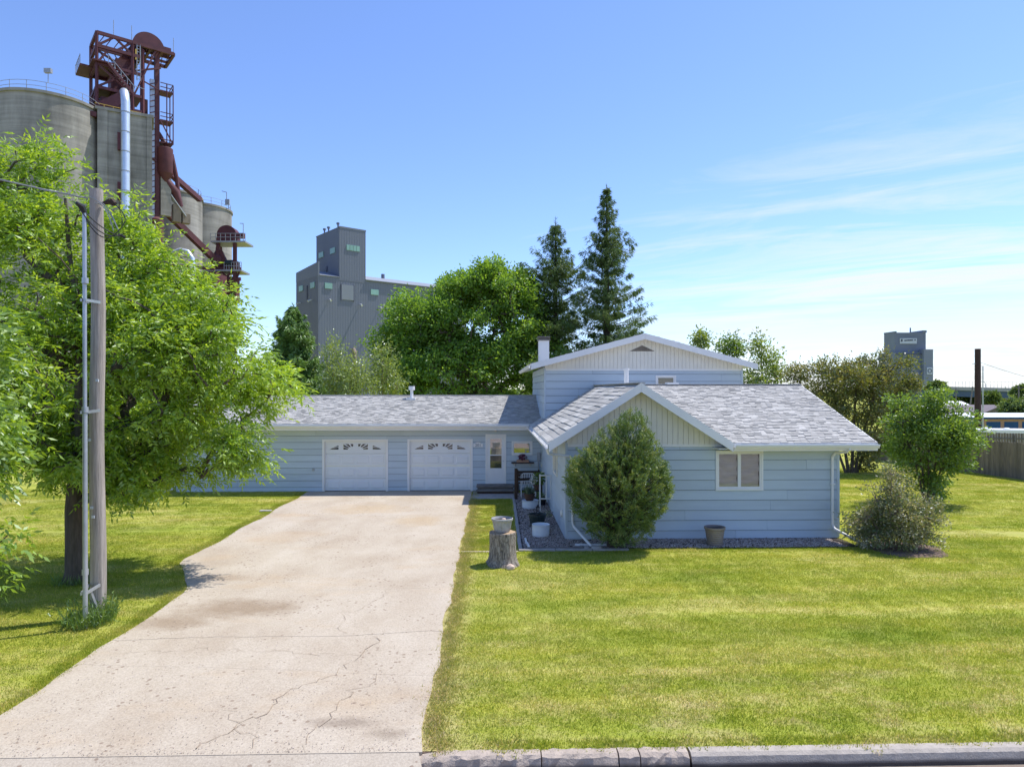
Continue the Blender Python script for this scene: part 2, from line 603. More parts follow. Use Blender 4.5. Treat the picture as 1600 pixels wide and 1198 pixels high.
def glassmat(name, tint=(0.02, 0.025, 0.03), alpha=0.55):
    """window glass: partly see-through, reflecting the yard"""
    m = bpy.data.materials.new(name)
    m.use_nodes = True
    n, l = m.node_tree.nodes, m.node_tree.links
    n.remove(n['Principled BSDF'])
    tr = n.new('ShaderNodeBsdfTransparent')
    tr.inputs[0].default_value = (0.9, 0.93, 0.94, 1)
    g = n.new('ShaderNodeBsdfGlossy')
    g.inputs['Roughness'].default_value = 0.03
    x = noise(n, l, 1.6, 2)
    bp = n.new('ShaderNodeBump')
    bp.inputs['Strength'].default_value = 0.05
    l.new(x.outputs['Fac'], bp.inputs['Height'])
    l.new(bp.outputs[0], g.inputs['Normal'])
    fr = n.new('ShaderNodeFresnel')
    fr.inputs['IOR'].default_value = 1.5
    ad = n.new('ShaderNodeMath')
    ad.operation = 'MULTIPLY_ADD'
    ad.inputs[1].default_value = 1.2
    ad.inputs[2].default_value = alpha
    l.new(fr.outputs[0], ad.inputs[0])
    mx = n.new('ShaderNodeMixShader')
    l.new(ad.outputs[0], mx.inputs[0])
    l.new(tr.outputs[0], mx.inputs[1])
    l.new(g.outputs[0], mx.inputs[2])
    l.new(mx.outputs[0], n['Material Output'].inputs['Surface'])
    return m


M['glass'] = glassmat('window_glass', alpha=0.10)
M['mirror'] = glassmat('reflective_glass', alpha=0.55)


def drivemat():
    m, n, l, b = new_mat('driveway_concrete')
    g = n.new('ShaderNodeNewGeometry')

    def nn(scale, detail, stretch=(1, 1, 1), loc=(0, 0, 0), rough=0.6):
        x = n.new('ShaderNodeTexNoise')
        x.inputs['Scale'].default_value = scale
        x.inputs['Detail'].default_value = detail
        x.inputs['Roughness'].default_value = rough
        mpp = n.new('ShaderNodeMapping')
        mpp.inputs['Scale'].default_value = stretch
        mpp.inputs['Location'].default_value = loc
        l.new(g.outputs['Position'], mpp.inputs[0])
        l.new(mpp.outputs[0], x.inputs['Vector'])
        return x.outputs['Fac']
    r = ramp(n, [(0.28, (0.38, 0.312, 0.236)), (0.5, (0.44, 0.378, 0.298)), (0.72, (0.49, 0.432, 0.352))])
    l.new(nn(0.8, 8, (1, 0.6, 1)), r.inputs['Fac'])
    c = r.outputs[0]
    # ochre rust stains
    rr = ramp(n, [(0.54, (0, 0, 0)), (0.78, (0.55,) * 3)])
    l.new(nn(0.45, 5, (0.6, 1.1, 1), (5, 9, 0)), rr.inputs['Fac'])
    c = mixc(n, l, rr.outputs[0], c, (0.44, 0.30, 0.16))

    # oil and tyre stains with a place of their own
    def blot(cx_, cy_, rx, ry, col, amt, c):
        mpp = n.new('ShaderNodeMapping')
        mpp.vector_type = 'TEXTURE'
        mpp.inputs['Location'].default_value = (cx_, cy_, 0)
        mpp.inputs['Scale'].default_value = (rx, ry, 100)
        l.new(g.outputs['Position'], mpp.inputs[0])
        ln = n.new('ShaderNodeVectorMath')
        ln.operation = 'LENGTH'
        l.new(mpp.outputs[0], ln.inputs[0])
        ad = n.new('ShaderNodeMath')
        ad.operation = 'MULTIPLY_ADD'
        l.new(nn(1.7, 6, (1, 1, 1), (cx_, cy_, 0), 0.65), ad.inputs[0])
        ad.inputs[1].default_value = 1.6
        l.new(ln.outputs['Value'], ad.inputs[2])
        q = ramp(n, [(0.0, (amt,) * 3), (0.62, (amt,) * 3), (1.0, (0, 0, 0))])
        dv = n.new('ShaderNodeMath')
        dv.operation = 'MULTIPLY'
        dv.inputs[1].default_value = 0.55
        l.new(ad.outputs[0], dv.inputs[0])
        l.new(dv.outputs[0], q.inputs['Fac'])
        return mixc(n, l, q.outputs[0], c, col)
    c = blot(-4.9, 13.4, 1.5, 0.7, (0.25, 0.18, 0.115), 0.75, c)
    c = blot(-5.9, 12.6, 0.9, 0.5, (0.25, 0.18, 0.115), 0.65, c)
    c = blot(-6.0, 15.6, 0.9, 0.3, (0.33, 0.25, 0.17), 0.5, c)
    c = blot(-1.9, 8.75, 0.6, 0.2, (0.24, 0.19, 0.145), 0.7, c)
    c = blot(-1.3, 8.45, 0.35, 0.2, (0.25, 0.20, 0.15), 0.7, c)
    c = blot(-4.5, 24.5, 1.9, 1.2, (0.44, 0.32, 0.18), 0.45, c)
    c = blot(-2.4, 22.3, 1.1, 1.1, (0.44, 0.32, 0.18), 0.45, c)
    # pitting and gravel specks, thicker towards the street
    v = n.new('ShaderNodeTexVoronoi')
    v.inputs['Scale'].default_value = 7.5
    l.new(g.outputs['Position'], v.inputs['Vector'])
    ad = n.new('ShaderNodeMath')
    ad.operation = 'ADD'
    l.new(v.outputs['Distance'], ad.inputs[0])
    sp = n.new('ShaderNodeMapRange')
    sp.inputs['From Min'].default_value = 0.42
    sp.inputs['From Max'].default_value = 0.58
    sp.inputs['To Min'].default_value = 0.22
    sp.inputs['To Max'].default_value = 0.0
    l.new(nn(0.9, 6, (1, 1, 1), (31, 7, 0)), sp.inputs['Value'])
    l.new(sp.outputs[0], ad.inputs[1])
    q = ramp(n, [(0.17, (0.8,) * 3), (0.25, (0, 0, 0))])
    l.new(ad.outputs[0], q.inputs['Fac'])
    c = mixc(n, l, q.outputs[0], c, (0.24, 0.18, 0.135))
    v2 = n.new('ShaderNodeTexVoronoi')
    v2.inputs['Scale'].default_value = 21
    l.new(g.outputs['Position'], v2.inputs['Vector'])
    q2 = ramp(n, [(0.18, (0.55,) * 3), (0.30, (0, 0, 0))])
    l.new(v2.outputs['Distance'], q2.inputs['Fac'])
    near = n.new('ShaderNodeMapRange')
    near.inputs['From Min'].default_value = 0.46
    near.inputs['From Max'].default_value = 0.60
    l.new(nn(1.3, 5, (1, 1, 1), (3, 17, 0)), near.inputs['Value'])
    mq = n.new('ShaderNodeMath')
    mq.operation = 'MULTIPLY'
    l.new(q2.outputs[0], mq.inputs[0])
    l.new(near.outputs[0], mq.inputs[1])
    c = mixc(n, l, mq.outputs[0], c, (0.25, 0.19, 0.145))
    fine = ramp(n, [(0.35, (0.86, 0.85, 0.84)), (0.65, (1.08, 1.08, 1.08))])
    fn = nn(38, 3)
    l.new(fn, fine.inputs['Fac'])
    c = mixc(n, l, 1.0, c, fine.outputs[0], 'MULTIPLY')
    l.new(c, b.inputs['Base Color'])
    b.inputs['Roughness'].default_value = 0.92
    b.inputs['Specular IOR Level'].default_value = 0.2
    bump(n, l, b, fn, 0.35, 0.01)
    return m


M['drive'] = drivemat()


def lawnmat():
    m, n, l, b = new_mat('lawn_soil_and_thatch')
    c = lawn_color(n, l)
    x = noise(n, l, 25, 6, 0.7)
    r = ramp(n, [(0.3, (0.62, 0.62, 0.6)), (0.7, (1.05, 1.03, 1.0))])
    l.new(x.outputs['Fac'], r.inputs['Fac'])
    c = mixc(n, l, 1.0, c, r.outputs[0], 'MULTIPLY')
    l.new(c, b.inputs['Base Color'])
    b.inputs['Roughness'].default_value = 0.95
    b.inputs['Specular IOR Level'].default_value = 0.1
    bump(n, l, b, x.outputs['Fac'], 0.5, 0.04)
    return m


M['lawn'] = lawnmat()


def grassmat():
    m = bpy.data.materials.new('grass_blade')
    m.use_nodes = True
    n, l = m.node_tree.nodes, m.node_tree.links
    n.remove(n['Principled BSDF'])
    c = lawn_color(n, l)
    at = n.new('ShaderNodeAttribute')
    at.attribute_name = 'rnd'
    r = ramp(n, [(0, (0.60, 0.72, 0.6)), (0.55, (1.0, 1.06, 0.9)), (0.8, (1.3, 1.2, 1.5)), (1, (1.7, 1.4, 2.6))])
    l.new(at.outputs['Fac'], r.inputs['Fac'])
    c = mixc(n, l, 1.0, c, r.outputs[0], 'MULTIPLY')
    d = n.new('ShaderNodeBsdfDiffuse')
    l.new(c, d.inputs['Color'])
    t = n.new('ShaderNodeBsdfTranslucent')
    l.new(mixc(n, l, 1.0, c, (1.3, 1.25, 0.7), 'MULTIPLY'), t.inputs['Color'])
    mx = n.new('ShaderNodeMixShader')
    mx.inputs[0].default_value = 0.42
    l.new(d.outputs[0], mx.inputs[1])
    l.new(t.outputs[0], mx.inputs[2])
    l.new(mx.outputs[0], n['Material Output'].inputs['Surface'])
    return m


M['grass'] = grassmat()


def silomat():
    m, n, l, b = new_mat('slipformed_concrete')
    x = noise(n, l, 0.35, 7, 0.65, stretch=(1, 1, 0.22))
    r = ramp(n, [(0.28, (0.17, 0.162, 0.148)), (0.5, (0.30, 0.288, 0.262)), (0.72, (0.42, 0.405, 0.37))])
    l.new(x.outputs['Fac'], r.inputs['Fac'])
    y = noise(n, l, 0.9, 4, 0.6, stretch=(0.12, 0.12, 2.6))
    r2 = ramp(n, [(0.35, (0.80,) * 3), (0.62, (1.10,) * 3)])
    l.new(y.outputs['Fac'], r2.inputs['Fac'])
    l.new(mixc(n, l, 1.0, r.outputs[0], r2.outputs[0], 'MULTIPLY'), b.inputs['Base Color'])
    b.inputs['Roughness'].default_value = 0.95
    b.inputs['Specular IOR Level'].default_value = 0.15
    return m


M['silo'] = silomat()


def gravelmat(name, cols):
    m, n, l, b = new_mat(name)
    at = n.new('ShaderNodeAttribute')
    at.attribute_name = 'rnd'
    r = ramp(n, [(i / (len(cols) - 1), c) for i, c in enumerate(cols)])
    l.new(at.outputs['Fac'], r.inputs['Fac'])
    x = noise(n, l, 60, 3)
    rr = ramp(n, [(0.3, (0.85,) * 3), (0.7, (1.1,) * 3)])
    l.new(x.outputs['Fac'], rr.inputs['Fac'])
    l.new(mixc(n, l, 1.0, r.outputs[0], rr.outputs[0], 'MULTIPLY'), b.inputs['Base Color'])
    b.inputs['Roughness'].default_value = 0.9
    return m


M['gravel'] = gravelmat('river_gravel', [(0.16, 0.13, 0.115), (0.37, 0.31, 0.275), (0.52, 0.45, 0.41), (0.32, 0.23, 0.19), (0.66, 0.60, 0.55)])


def streetmat():
    m, n, l, b = new_mat('street_surface')
    x = noise(n, l, 3, 8, 0.7, stretch=(0.5, 1.5, 1))
    r = ramp(n, [(0.3, (0.14, 0.10, 0.075)), (0.6, (0.24, 0.19, 0.15)), (0.75, (0.32, 0.29, 0.26))])
    l.new(x.outputs['Fac'], r.inputs['Fac'])
    l.new(r.outputs[0], b.inputs['Base Color'])
    b.inputs['Roughness'].default_value = 0.8
    y = noise(n, l, 60, 4)
    bump(n, l, b, y.outputs['Fac'], 0.5, 0.02)
    return m


M['street'] = streetmat()

M['ash'] = leaf_mat('ash_leaf', [(0.135, 0.24, 0.022), (0.235, 0.385, 0.030), (0.335, 0.50, 0.045), (0.48, 0.61, 0.095)], 0.52, 0.06)
M['boxelder'] = leaf_mat('boxelder_leaf', [(0.12, 0.23, 0.026), (0.23, 0.38, 0.034), (0.38, 0.52, 0.06)], 0.5, 0.08)
M['maple'] = leaf_mat('maple_leaf', [(0.11, 0.225, 0.038), (0.19, 0.345, 0.052), (0.31, 0.47, 0.09)], 0.5, 0.03)
M['poplar'] = leaf_mat('poplar_leaf', [(0.15, 0.22, 0.050), (0.24, 0.33, 0.08), (0.33, 0.42, 0.13)], 0.45, 0.07)
M['spruce'] = leaf_mat('spruce_needles', [(0.050, 0.098, 0.038), (0.10, 0.168, 0.056), (0.20, 0.255, 0.075)], 0.22, 0.02)
M['spruce2'] = leaf_mat('light_spruce_needles', [(0.065, 0.15, 0.040), (0.13, 0.25, 0.055), (0.23, 0.36, 0.08)], 0.3, 0.05)
M['cedar'] = leaf_mat('cedar_sprays', [(0.075, 0.150, 0.036), (0.14, 0.225, 0.050), (0.24, 0.31, 0.08), (0.42, 0.43, 0.15)], 0.22, 0.05)
M['lilac'] = leaf_mat('crabapple_leaf', [(0.095, 0.135, 0.036), (0.16, 0.205, 0.06), (0.205, 0.185, 0.08), (0.25, 0.33, 0.09)], 0.42, 0.05)
M['shrub'] = leaf_mat('green_shrub_leaf', [(0.085, 0.165, 0.032), (0.165, 0.275, 0.048), (0.28, 0.40, 0.08)], 0.45, 0.05)
M['spirea'] = leaf_mat('spirea_leaf', [(0.085, 0.135, 0.040), (0.15, 0.21, 0.07), (0.24, 0.26, 0.12), (0.36, 0.33, 0.22), (0.74, 0.70, 0.62)], 0.3, 0.06)
M['weed'] = leaf_mat('weed_leaf', [(0.080, 0.165, 0.035), (0.16, 0.27, 0.055), (0.25, 0.35, 0.10)], 0.45, 0.06)
M['farleaf'] = leaf_mat('far_foliage', [(0.075, 0.135, 0.045), (0.13, 0.20, 0.06), (0.20, 0.27, 0.09)], 0.35, 0.03)
M['agave'] = leaf_mat('bluegreen_blade', [(0.05, 0.10, 0.06), (0.09, 0.15, 0.09), (0.15, 0.19, 0.11)], 0.2, 0.08)

# ================================================================== SETTING
def terrain_z(x, y):
    def ss(a, b, t):
        t = min(1, max(0, (t - a) / (b - a)))
        return t * t * (3 - 2 * t)
    return -2.6 * ss(44, 85, y) * ss(-20, 30, x + (y - 40) * 0.3)


def build_ground():
    xs = [-3000, -1200, -500, -200, -120, -80, -60] + list(np.arange(-45, 90, 5)) + [100, 130, 180, 250, 500, 1200, 3000]
    ys = [8.06, 10, 14, 20, 30, 40] + list(np.arange(45, 95, 5)) + [110, 150, 250, 500, 1200, 3000]
    v = [(x, y, terrain_z(x, y)) for y in ys for x in xs]
    w = len(xs)
    f = [(j * w + i, j * w + i + 1, (j + 1) * w + i + 1, (j + 1) * w + i) for j in range(len(ys) - 1) for i in range(w - 1)]
    MB().add(v, f).build('lawn', M['lawn'], kind='structure')


build_ground()
MB().add([(-3000, 7.86, -0.15), (-3000, -600, -0.15), (3000, -600, -0.15), (3000, 7.86, -0.15)], [(0, 1, 2, 3)]).build('street', M['street'], kind='structure')

# driveway: slabs with uneven broken joints
rng = random.Random(11)


def jag(x0, x1, y, amp, n, seed):
    r = random.Random(seed)
    return [(x0 + (x1 - x0) * i / n, y + (r.uniform(-amp, amp) if 0 < i < n else 0)) for i in range(n + 1)]


def drive_slabs():
    # joints run across the drive: each entry (y at left, y at right)
    root = MB().slab([(-6.3, 8.03, 0.006), (-0.95, 8.03, 0.006), (-0.95, 28.84, 0.006), (-7.5, 28.84, 0.006), (-7.5, 17.2, 0.006), (-6.3, 14.7, 0.006)], 0.05).build('driveway', M['crack'], kind='structure')
    joints = [(8.02, 8.02), (10.75, 10.15), (11.75, 12.0), (14.45, 14.7), (18.4, 18.3), (23.2, 23.2), (28.86, 28.86)]
    def left_x(y):
        if y < 14.6:
            return -6.42 + (0.03 * math.sin(y * 2.1)) * (1 if y > 8.5 else 0) - (max(0, 8.5 - y) * 0.75)
        if y < 17.0:
            return -6.42 - (y - 14.6) / 2.4 * 1.24
        return -7.68 + 0.05 * math.sin(y * 1.7)
    def right_x(y):
        return -0.86 + 0.035 * math.sin(y * 1.9) + 0.03 * math.sin(y * 4.7 + 1)
    def edge_pts(fn, y0, y1):
        n = max(4, int((y1 - y0) / 0.45))
        return [(fn(y0 + (y1 - y0) * i / n) + rng.uniform(-0.025, 0.025), y0 + (y1 - y0) * i / n) for i in range(n + 1)]
    def joint(i):
        (a, b) = joints[i]
        la, rb = left_x(a), right_x(b)
        n = 26
        r = random.Random(50 + i)
        pts = []
        off = 0
        for k in range(n + 1):
            t = k / n
            off = off * 0.75 + r.uniform(-0.035, 0.035)
            if k in (0, n) or i in (0, len(joints) - 1):
                off = 0
            pts.append((la + (rb - la) * t, a + (b - a) * t + off))
        return pts
    J = [joint(i) for i in range(len(joints))]
    for i in range(len(joints) - 1):
        g = 0.0015 if i else 0.0
        low = [(x, y + g) for x, y in J[i]]
        up = [(x, y - 0.0015) for x, y in J[i + 1]]
        rgt = edge_pts(right_x, low[-1][1], up[-1][1])[1:-1]
        lft = edge_pts(left_x, low[0][1], up[0][1])[1:-1]
        poly = low + rgt + up[::-1] + lft[::-1]
        z = 0.016 + rng.uniform(-0.0015, 0.0015)
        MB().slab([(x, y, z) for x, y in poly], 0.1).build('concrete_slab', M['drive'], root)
    # hairline cracks: thin dirt-filled ribbons
    def crack(pts, w, seed, br=0.12):
        r = random.Random(seed)
        P = []
        for (a, b) in zip(pts[:-1], pts[1:]):
            n = max(3, int(math.dist(a, b) / 0.10))
            for k in range(n):
                t = k / n
                P.append((a[0] + (b[0] - a[0]) * t + r.gauss(0, 0.045), a[1] + (b[1] - a[1]) * t + r.gauss(0, 0.05)))
        P.append(pts[-1])
        mb = MB()
        v, f = [], []
        for k, (x, y) in enumerate(P):
            q = P[min(k + 1, len(P) - 1)]
            o = P[max(k - 1, 0)]
            d = Vector((q[0] - o[0], q[1] - o[1], 0)).normalized()
            ww = 0.42 * w * r.uniform(0.2, 1.2) * (0.2 if k in (0, len(P) - 1) else 1)
            v += [(x - d.y * ww, y + d.x * ww, 0.0245), (x + d.y * ww, y - d.x * ww, 0.0245)]
            if k:
                f.append((2 * k - 2, 2 * k - 1, 2 * k + 1, 2 * k))
        mb.add(v, f).build('crack', M['crack'], root)
    crack([(-3.55, 8.1), (-3.0, 9.0), (-2.85, 9.75), (-2.35, 10.3), (-2.0, 11.2), (-1.9, 12.1)], 0.016, 1)
    crack([(-2.3, 8.1), (-2.15, 8.8), (-1.9, 9.7), (-1.6, 10.25)], 0.012, 2)
    crack([(-3.6, 9.15), (-2.9, 8.45), (-2.85, 8.1)], 0.009, 22)
    crack([(-2.2, 14.6), (-2.35, 13.7), (-2.8, 12.9), (-2.6, 12.0)], 0.009, 3)
    crack([(-2.9, 15.8), (-2.6, 17.2), (-2.9, 18.4), (-2.4, 20.0)], 0.008, 4)
    crack([(-4.5, 23.1), (-4.4, 24.3), (-4.7, 25.5), (-4.3, 27.0), (-4.55, 28.6)], 0.009, 5)
    crack([(-4.7, 18.3), (-4.9, 19.6), (-4.5, 21.1)], 0.008, 6)
    crack([(-6.1, 11.15), (-4.6, 11.3), (-3.0, 11.1), (-1.9, 10.9)], 0.009, 7)


drive_slabs()
# apron and gutter at the street
MB().slab([(-14, 7.30, -0.135), (-0.55, 7.30, -0.135), (-0.80, 7.80, -0.06), (-0.86, 8.012, 0.012), (-14, 8.012, 0.012)], 0.12).build('gutter_apron', M['drive'], kind='structure')

# kerb: worn old stones, then one newer smooth run
kerb = MB().box(-0.9, 12.5, 7.90, 8.02, -0.40, -0.20).build('kerb', M['curb_old'], kind='structure')


MB().box(-0.93, 12.4, 8.045, 8.40, -0.30, -0.006).build('verge_soil', M['mulch'], kind='structure')


def kerb_stone(x0, x1, m, rough, seed, ramped=False):
    r = random.Random(seed)
    n = max(4, int((x1 - x0) / 0.07))
    v, f = [], []
    for i in range(n + 1):
        x = x0 + (x1 - x0) * i / n
        h = 0.012
        if ramped:
            h = 0.012 - 0.06 * (1 - min(1, (x - x0) / 0.6)) ** 1.5
        j = lambda s: r.uniform(-s, s) * rough
        v += [(x, 7.845 + j(.006), -0.24), (x, 7.862 + j(.012), max(-.2, h - 0.10) + j(.012)), (x, 7.885 + j(.022), h - 0.028 + j(.016)), (x, 7.93 + j(.02), h + j(.008)),
              (x, 8.05 + j(.015), h + j(.006)), (x, 8.06, -0.24)]
    k = 6
    for i in range(n):
        for q in range(k):
            q2 = (q + 1) % k
            f.append((i * k + q, (i + 1) * k + q, (i + 1) * k + q2, i * k + q2))
    f += [tuple(range(k)), tuple(range(n * k + k - 1, n * k - 1, -1))]
    MB().add(v, f).build('kerb_stone', m, kerb)


xk = [-1.0, 0.57, 1.47, 1.72, 2.30]
for i in range(4):
    kerb_stone(xk[i] + 0.006, xk[i + 1] - 0.008, M['curb_old'], 1.0, 70 + i, ramped=(i == 0))
kerb_stone(2.32, 7.4, M['curb_new'], 0.12, 80)
kerb_stone(7.41, 12.4, M['curb_new'], 0.12, 81)

# ------------------------------------------------------------------ gravel bed
bed = MB().add([(0.78, 18.16, 0.012), (9.95, 18.16, 0.012), (9.95, 19.34, 0.012), (2.1, 19.34, 0.012), (2.1, 28.2, 0.012), (0.92, 28.2, 0.012)],
               [(0, 1, 2, 3, 4, 5)]).build('gravel_bed', M['soil'], kind='structure')


def pebbles():
    r = np.random.default_rng(4)
    pts = []
    def area(x0, x1, y0, y1, dens):
        n = int((x1 - x0) * (y1 - y0) * dens)
        p = np.stack([r.uniform(x0, x1, n), r.uniform(y0, y1, n), r.uniform(0.012, 0.03, n)], 1)
        pts.append(p)
    area(0.84, 2.08, 18.2, 21.5, 1100)
    area(0.88, 2.08, 21.5, 28.1, 750)
    area(2.08, 2.6, 18.2, 19.3, 900)
    area(2.6, 9.6, 18.22, 19.3, 1100)
    p = np.concatenate(pts)
    n = len(p)
    base = np.array([(1, 0, 0), (0, 1, 0), (-1, 0, 0), (0, -1, 0), (0, 0, 0.7), (0, 0, -0.5)], dtype=float)
    s = r.uniform(0.012, 0.03, (n, 1, 1)) * r.uniform(0.7, 1.3, (n, 1, 3))
    ang = r.uniform(0, 6.28, n)
    ca, sa = np.cos(ang), np.sin(ang)
    v = base[None] * r.uniform(0.75, 1.2, (n, 6, 3)) * s
    x = v[..., 0] * ca[:, None] - v[..., 1] * sa[:, None]
    y = v[..., 0] * sa[:, None] + v[..., 1] * ca[:, None]
    v = np.stack([x, y, v[..., 2]], -1) + p[:, None]
    faces = np.array([(0, 1, 4), (1, 2, 4), (2, 3, 4), (3, 0, 4), (1, 0, 5), (2, 1, 5), (3, 2, 5), (0, 3, 5)])
    F = (np.arange(n)[:, None, None] * 6 + faces[None]).reshape(-1, 3)
    me = bpy.data.meshes.new('gravel')
    me.vertices.add(n * 6)
    me.vertices.foreach_set('co', v.astype(np.float32).ravel())
    me.loops.add(len(F) * 3)
    me.loops.foreach_set('vertex_index', F.astype(np.int32).ravel())
    me.polygons.add(len(F))
    me.polygons.foreach_set('loop_start', np.arange(0, len(F) * 3, 3, dtype=np.int32))
    at = me.attributes.new('rnd', 'FLOAT', 'POINT')
    at.data.foreach_set('value', np.repeat(r.random(n).astype(np.float32), 6))
    me.materials.append(M['gravel'])
    me.update(calc_edges=True)
    mesh_obj('gravel', me, label='loose multicoloured gravel filling the bed along the house', cat='gravel', kind='stuff')


pebbles()


def grit():
    r = np.random.default_rng(14)
    n = 2600
    y = 8.05 + 8.0 * r.random(n) ** 2.0
    x = r.uniform(-6.3, -0.95, n)
    p = np.stack([x, y, np.full(n, 0.022)], 1)
    d = unit_(r.normal(size=(n, 3)) * np.array([1, 1, .2]))
    L = r.uniform(0.006, 0.020, n)
    s_ = np.cross(d, np.array([0, 0, 1.0]))
    q = np.stack([p, p + d * (L * .5)[:, None] + s_ * (L * .45)[:, None] + np.array([0, 0, .004]), p + d * L[:, None], p + d * (L * .5)[:, None] - s_ * (L * .45)[:, None] + np.array([0, 0, .007])], 1)
    mesh_obj('grit', quad_mesh('grit', q, r.random(n) * 0.8, [M['gravel']]), label='loose grit and crumbs scattered over the lower driveway', cat='grit', kind='stuff')


def unit_(a):
    return a / np.maximum(np.linalg.norm(a, axis=-1, keepdims=True), 1e-9)


grit()
edge = thing('garden_edging', 'low concrete and timber edging around the gravel bed beside the grass strip', 'edging', (0.78, 18.1, 0))
for i in range(7):
    y0 = 18.16 + i * 1.26
    MB().bbox(0.70 + 0.008 * (i % 2) + 0.014 * i, 0.80 + 0.014 * i, y0, y0 + 1.24, -0.02, 0.055, 0.01).build('edging_block', M['edging'], edge)
for i in range(3):
    MB().bbox(0.70 + i * 0.98, 0.70 + i * 0.98 + 0.965, 17.99, 18.155, -0.02, 0.045 - 0.004 * (i % 2), 0.01).build('edging_block', M['edging'], edge)
MB().bar((0.93, 19.25, 0.045), (0.93, 18.75, 0.045), 0.05, 0.09).build('edging_board', M['white'], edge)
MB().bar((0.95, 18.72, 0.045), (0.98, 18.2, 0.045), 0.05, 0.09).build('edging_board', M['white'], edge)
MB().bar((0.95, 18.19, 0.04), (1.75, 18.19, 0.04), 0.03, 0.05).build('edging_board', M['woodgrey'], edge)
MB().bar((1.8, 18.20, 0.04), (2.75, 18.18, 0.04), 0.03, 0.05).build('edging_board', M['woodgrey'], edge)
# concrete path in front of the step, and the strip that closes the grass panel
MB().bbox(-0.80, 0.88, 26.75, 28.86, -0.1, 0.02, 0.012).build('door_path', M['edging'], kind='structure')
MB().bbox(-0.82, 0.68, 17.93, 18.03, -0.1, 0.015, 0.012).build('concrete_strip', M['drive'], kind='structure')

# ================================================================== HOUSE
house = thing('house', 'pale blue sided house with white trim, double garage wing and raised upper storey', 'house', (2.1, 24, 0))
HOUSE_RNG = random.Random(5)


def cut_rects(u0, u1, z0, z1, holes):
    """rectangle minus rectangular openings -> list of rectangles"""
    cuts = sorted(set([u0, u1] + [c for h in holes for c in h[:2] if u0 < c < u1]))
    out = []
    for a, b in zip(cuts[:-1], cuts[1:]):
        zs = [(z0, z1)]
        for h in holes:
            if h[0] < b - 1e-6 and h[1] > a + 1e-6:
                nz_ = []
                for (p, q) in zs:
                    if h[3] <= p or h[2] >= q:
                        nz_.append((p, q))
                    else:
                        if h[2] > p + 0.01:
                            nz_.append((p, h[2]))
                        if h[3] < q - 0.01:
                            nz_.append((h[3], q))
                zs = nz_
        out += [(a, b, p, q) for p, q in zs]
    # merge neighbours with the same height
    out.sort(key=lambda r: (r[2], r[3], r[0]))
    res = []
    for r in out:
        if res and abs(res[-1][1] - r[0]) < 1e-6 and res[-1][2:] == r[2:]:
            res[-1] = (res[-1][0], r[1], r[2], r[3])
        else:
            res.append(r)
    return res


def sided_wall(name, o, u, nrm, L, z0, z1, expo, holes=(), off=0.0, z0fn=None):
    """wall: sheathing coloured dark to draw the lap shadow lines, plus lap siding boards, each board its own piece"""
    o, u, nrm = Vector(o), Vector(u), Vector(nrm)
    up = Vector((0, 0, 1))
    mb = MB()
    for (a, b, p, q) in cut_rects(0, L, z0, z1, holes):
        c = [o + u * a + up * p, o + u * b + up * p, o + u * b + up * q, o + u * a + up * q]
        mb.slab([x - nrm * 0.004 for x in c], 0.14, -nrm)
    wall = mb.build(name, M['sheath_shade'], house)
    z = z0 + off
    row = 0
    while z < z1 - 0.02:
        zt = min(z + expo, z1)
        for (a, b, p, q) in cut_rects(0, L, max(z, z0), zt, holes):
            cuts = [a]
            s = a + HOUSE_RNG.uniform(1.2, 3.6)
            while s < b - 0.8:
                cuts.append(s)
                s += 3.66
            cuts.append(b)
            for s0, s1 in zip(cuts[:-1], cuts[1:]):
                g = 0.003
                w0, w1 = s0 + (g if s0 > a else 0), s1 - (g if s1 < b else 0)
                qq = q - 0.014 if q - p > 0.03 else q
                jz = HOUSE_RNG.uniform(-0.002, 0.002)
                P = lambda uu, zz, dd: o + u * uu + up * (zz + jz) + nrm * dd
                v = [P(w0, p, 0), P(w1, p, 0), P(w1, qq, 0), P(w0, qq, 0), P(w0, p, 0.032), P(w1, p, 0.032), P(w1, qq, 0.010), P(w0, qq, 0.010)]
                m = MB().add(v, [(4, 5, 6, 7), (0, 3, 2, 1), (0, 1, 5, 4), (1, 2, 6, 5), (2, 3, 7, 6), (3, 0, 4, 7)], HOUSE_RNG.random())
                m.build('siding_board', M['blue'], wall)
        z = zt
        row += 1
    return wall


# garage wing front wall (faces the camera), the wing's front and left walls, upper storey front and left walls
GY = 28.9
g_holes = [(-7.06 + 13.15, -4.46 + 13.15, -0.1, 2.12), (-3.50 + 13.15, -0.90 + 13.15, -0.1, 2.12), (-0.24 + 13.15, 0.54 + 13.15, 0.33, 2.35), (0.84 + 13.15, 1.68 + 13.15, 1.53, 2.08)]
sided_wall('garage_wall', (-13.15, GY, 0), (1, 0, 0), (0, -1, 0), 15.23, 0.03, 2.76, 0.268, g_holes, off=-0.10)
sided_wall('garage_end_wall', (-13.15, 36.2, 0), (0, -1, 0), (-1, 0, 0), 7.3, 0.03, 2.9, 0.268)
w_holes = [(6.40 - 2.1, 7.72 - 2.1, 1.42, 2.50)]
sided_wall('front_wall', (2.1, 19.35, 0), (1, 0, 0), (0, -1, 0), 7.83, 0.03, 2.69, 0.287, w_holes, off=-0.06)
sided_wall('left_wall', (2.1, GY, 0), (0, -1, 0), (-1, 0, 0), 9.55, 0.03, 2.90, 0.287, [(GY - 22.9, GY - 21.7, 1.55, 2.42)], off=-0.06)
sided_wall('right_wall', (9.93, 19.35, 0), (0, 1, 0), (1, 0, 0), 15.0, 0.03, 2.80, 0.287, (), off=-0.06)
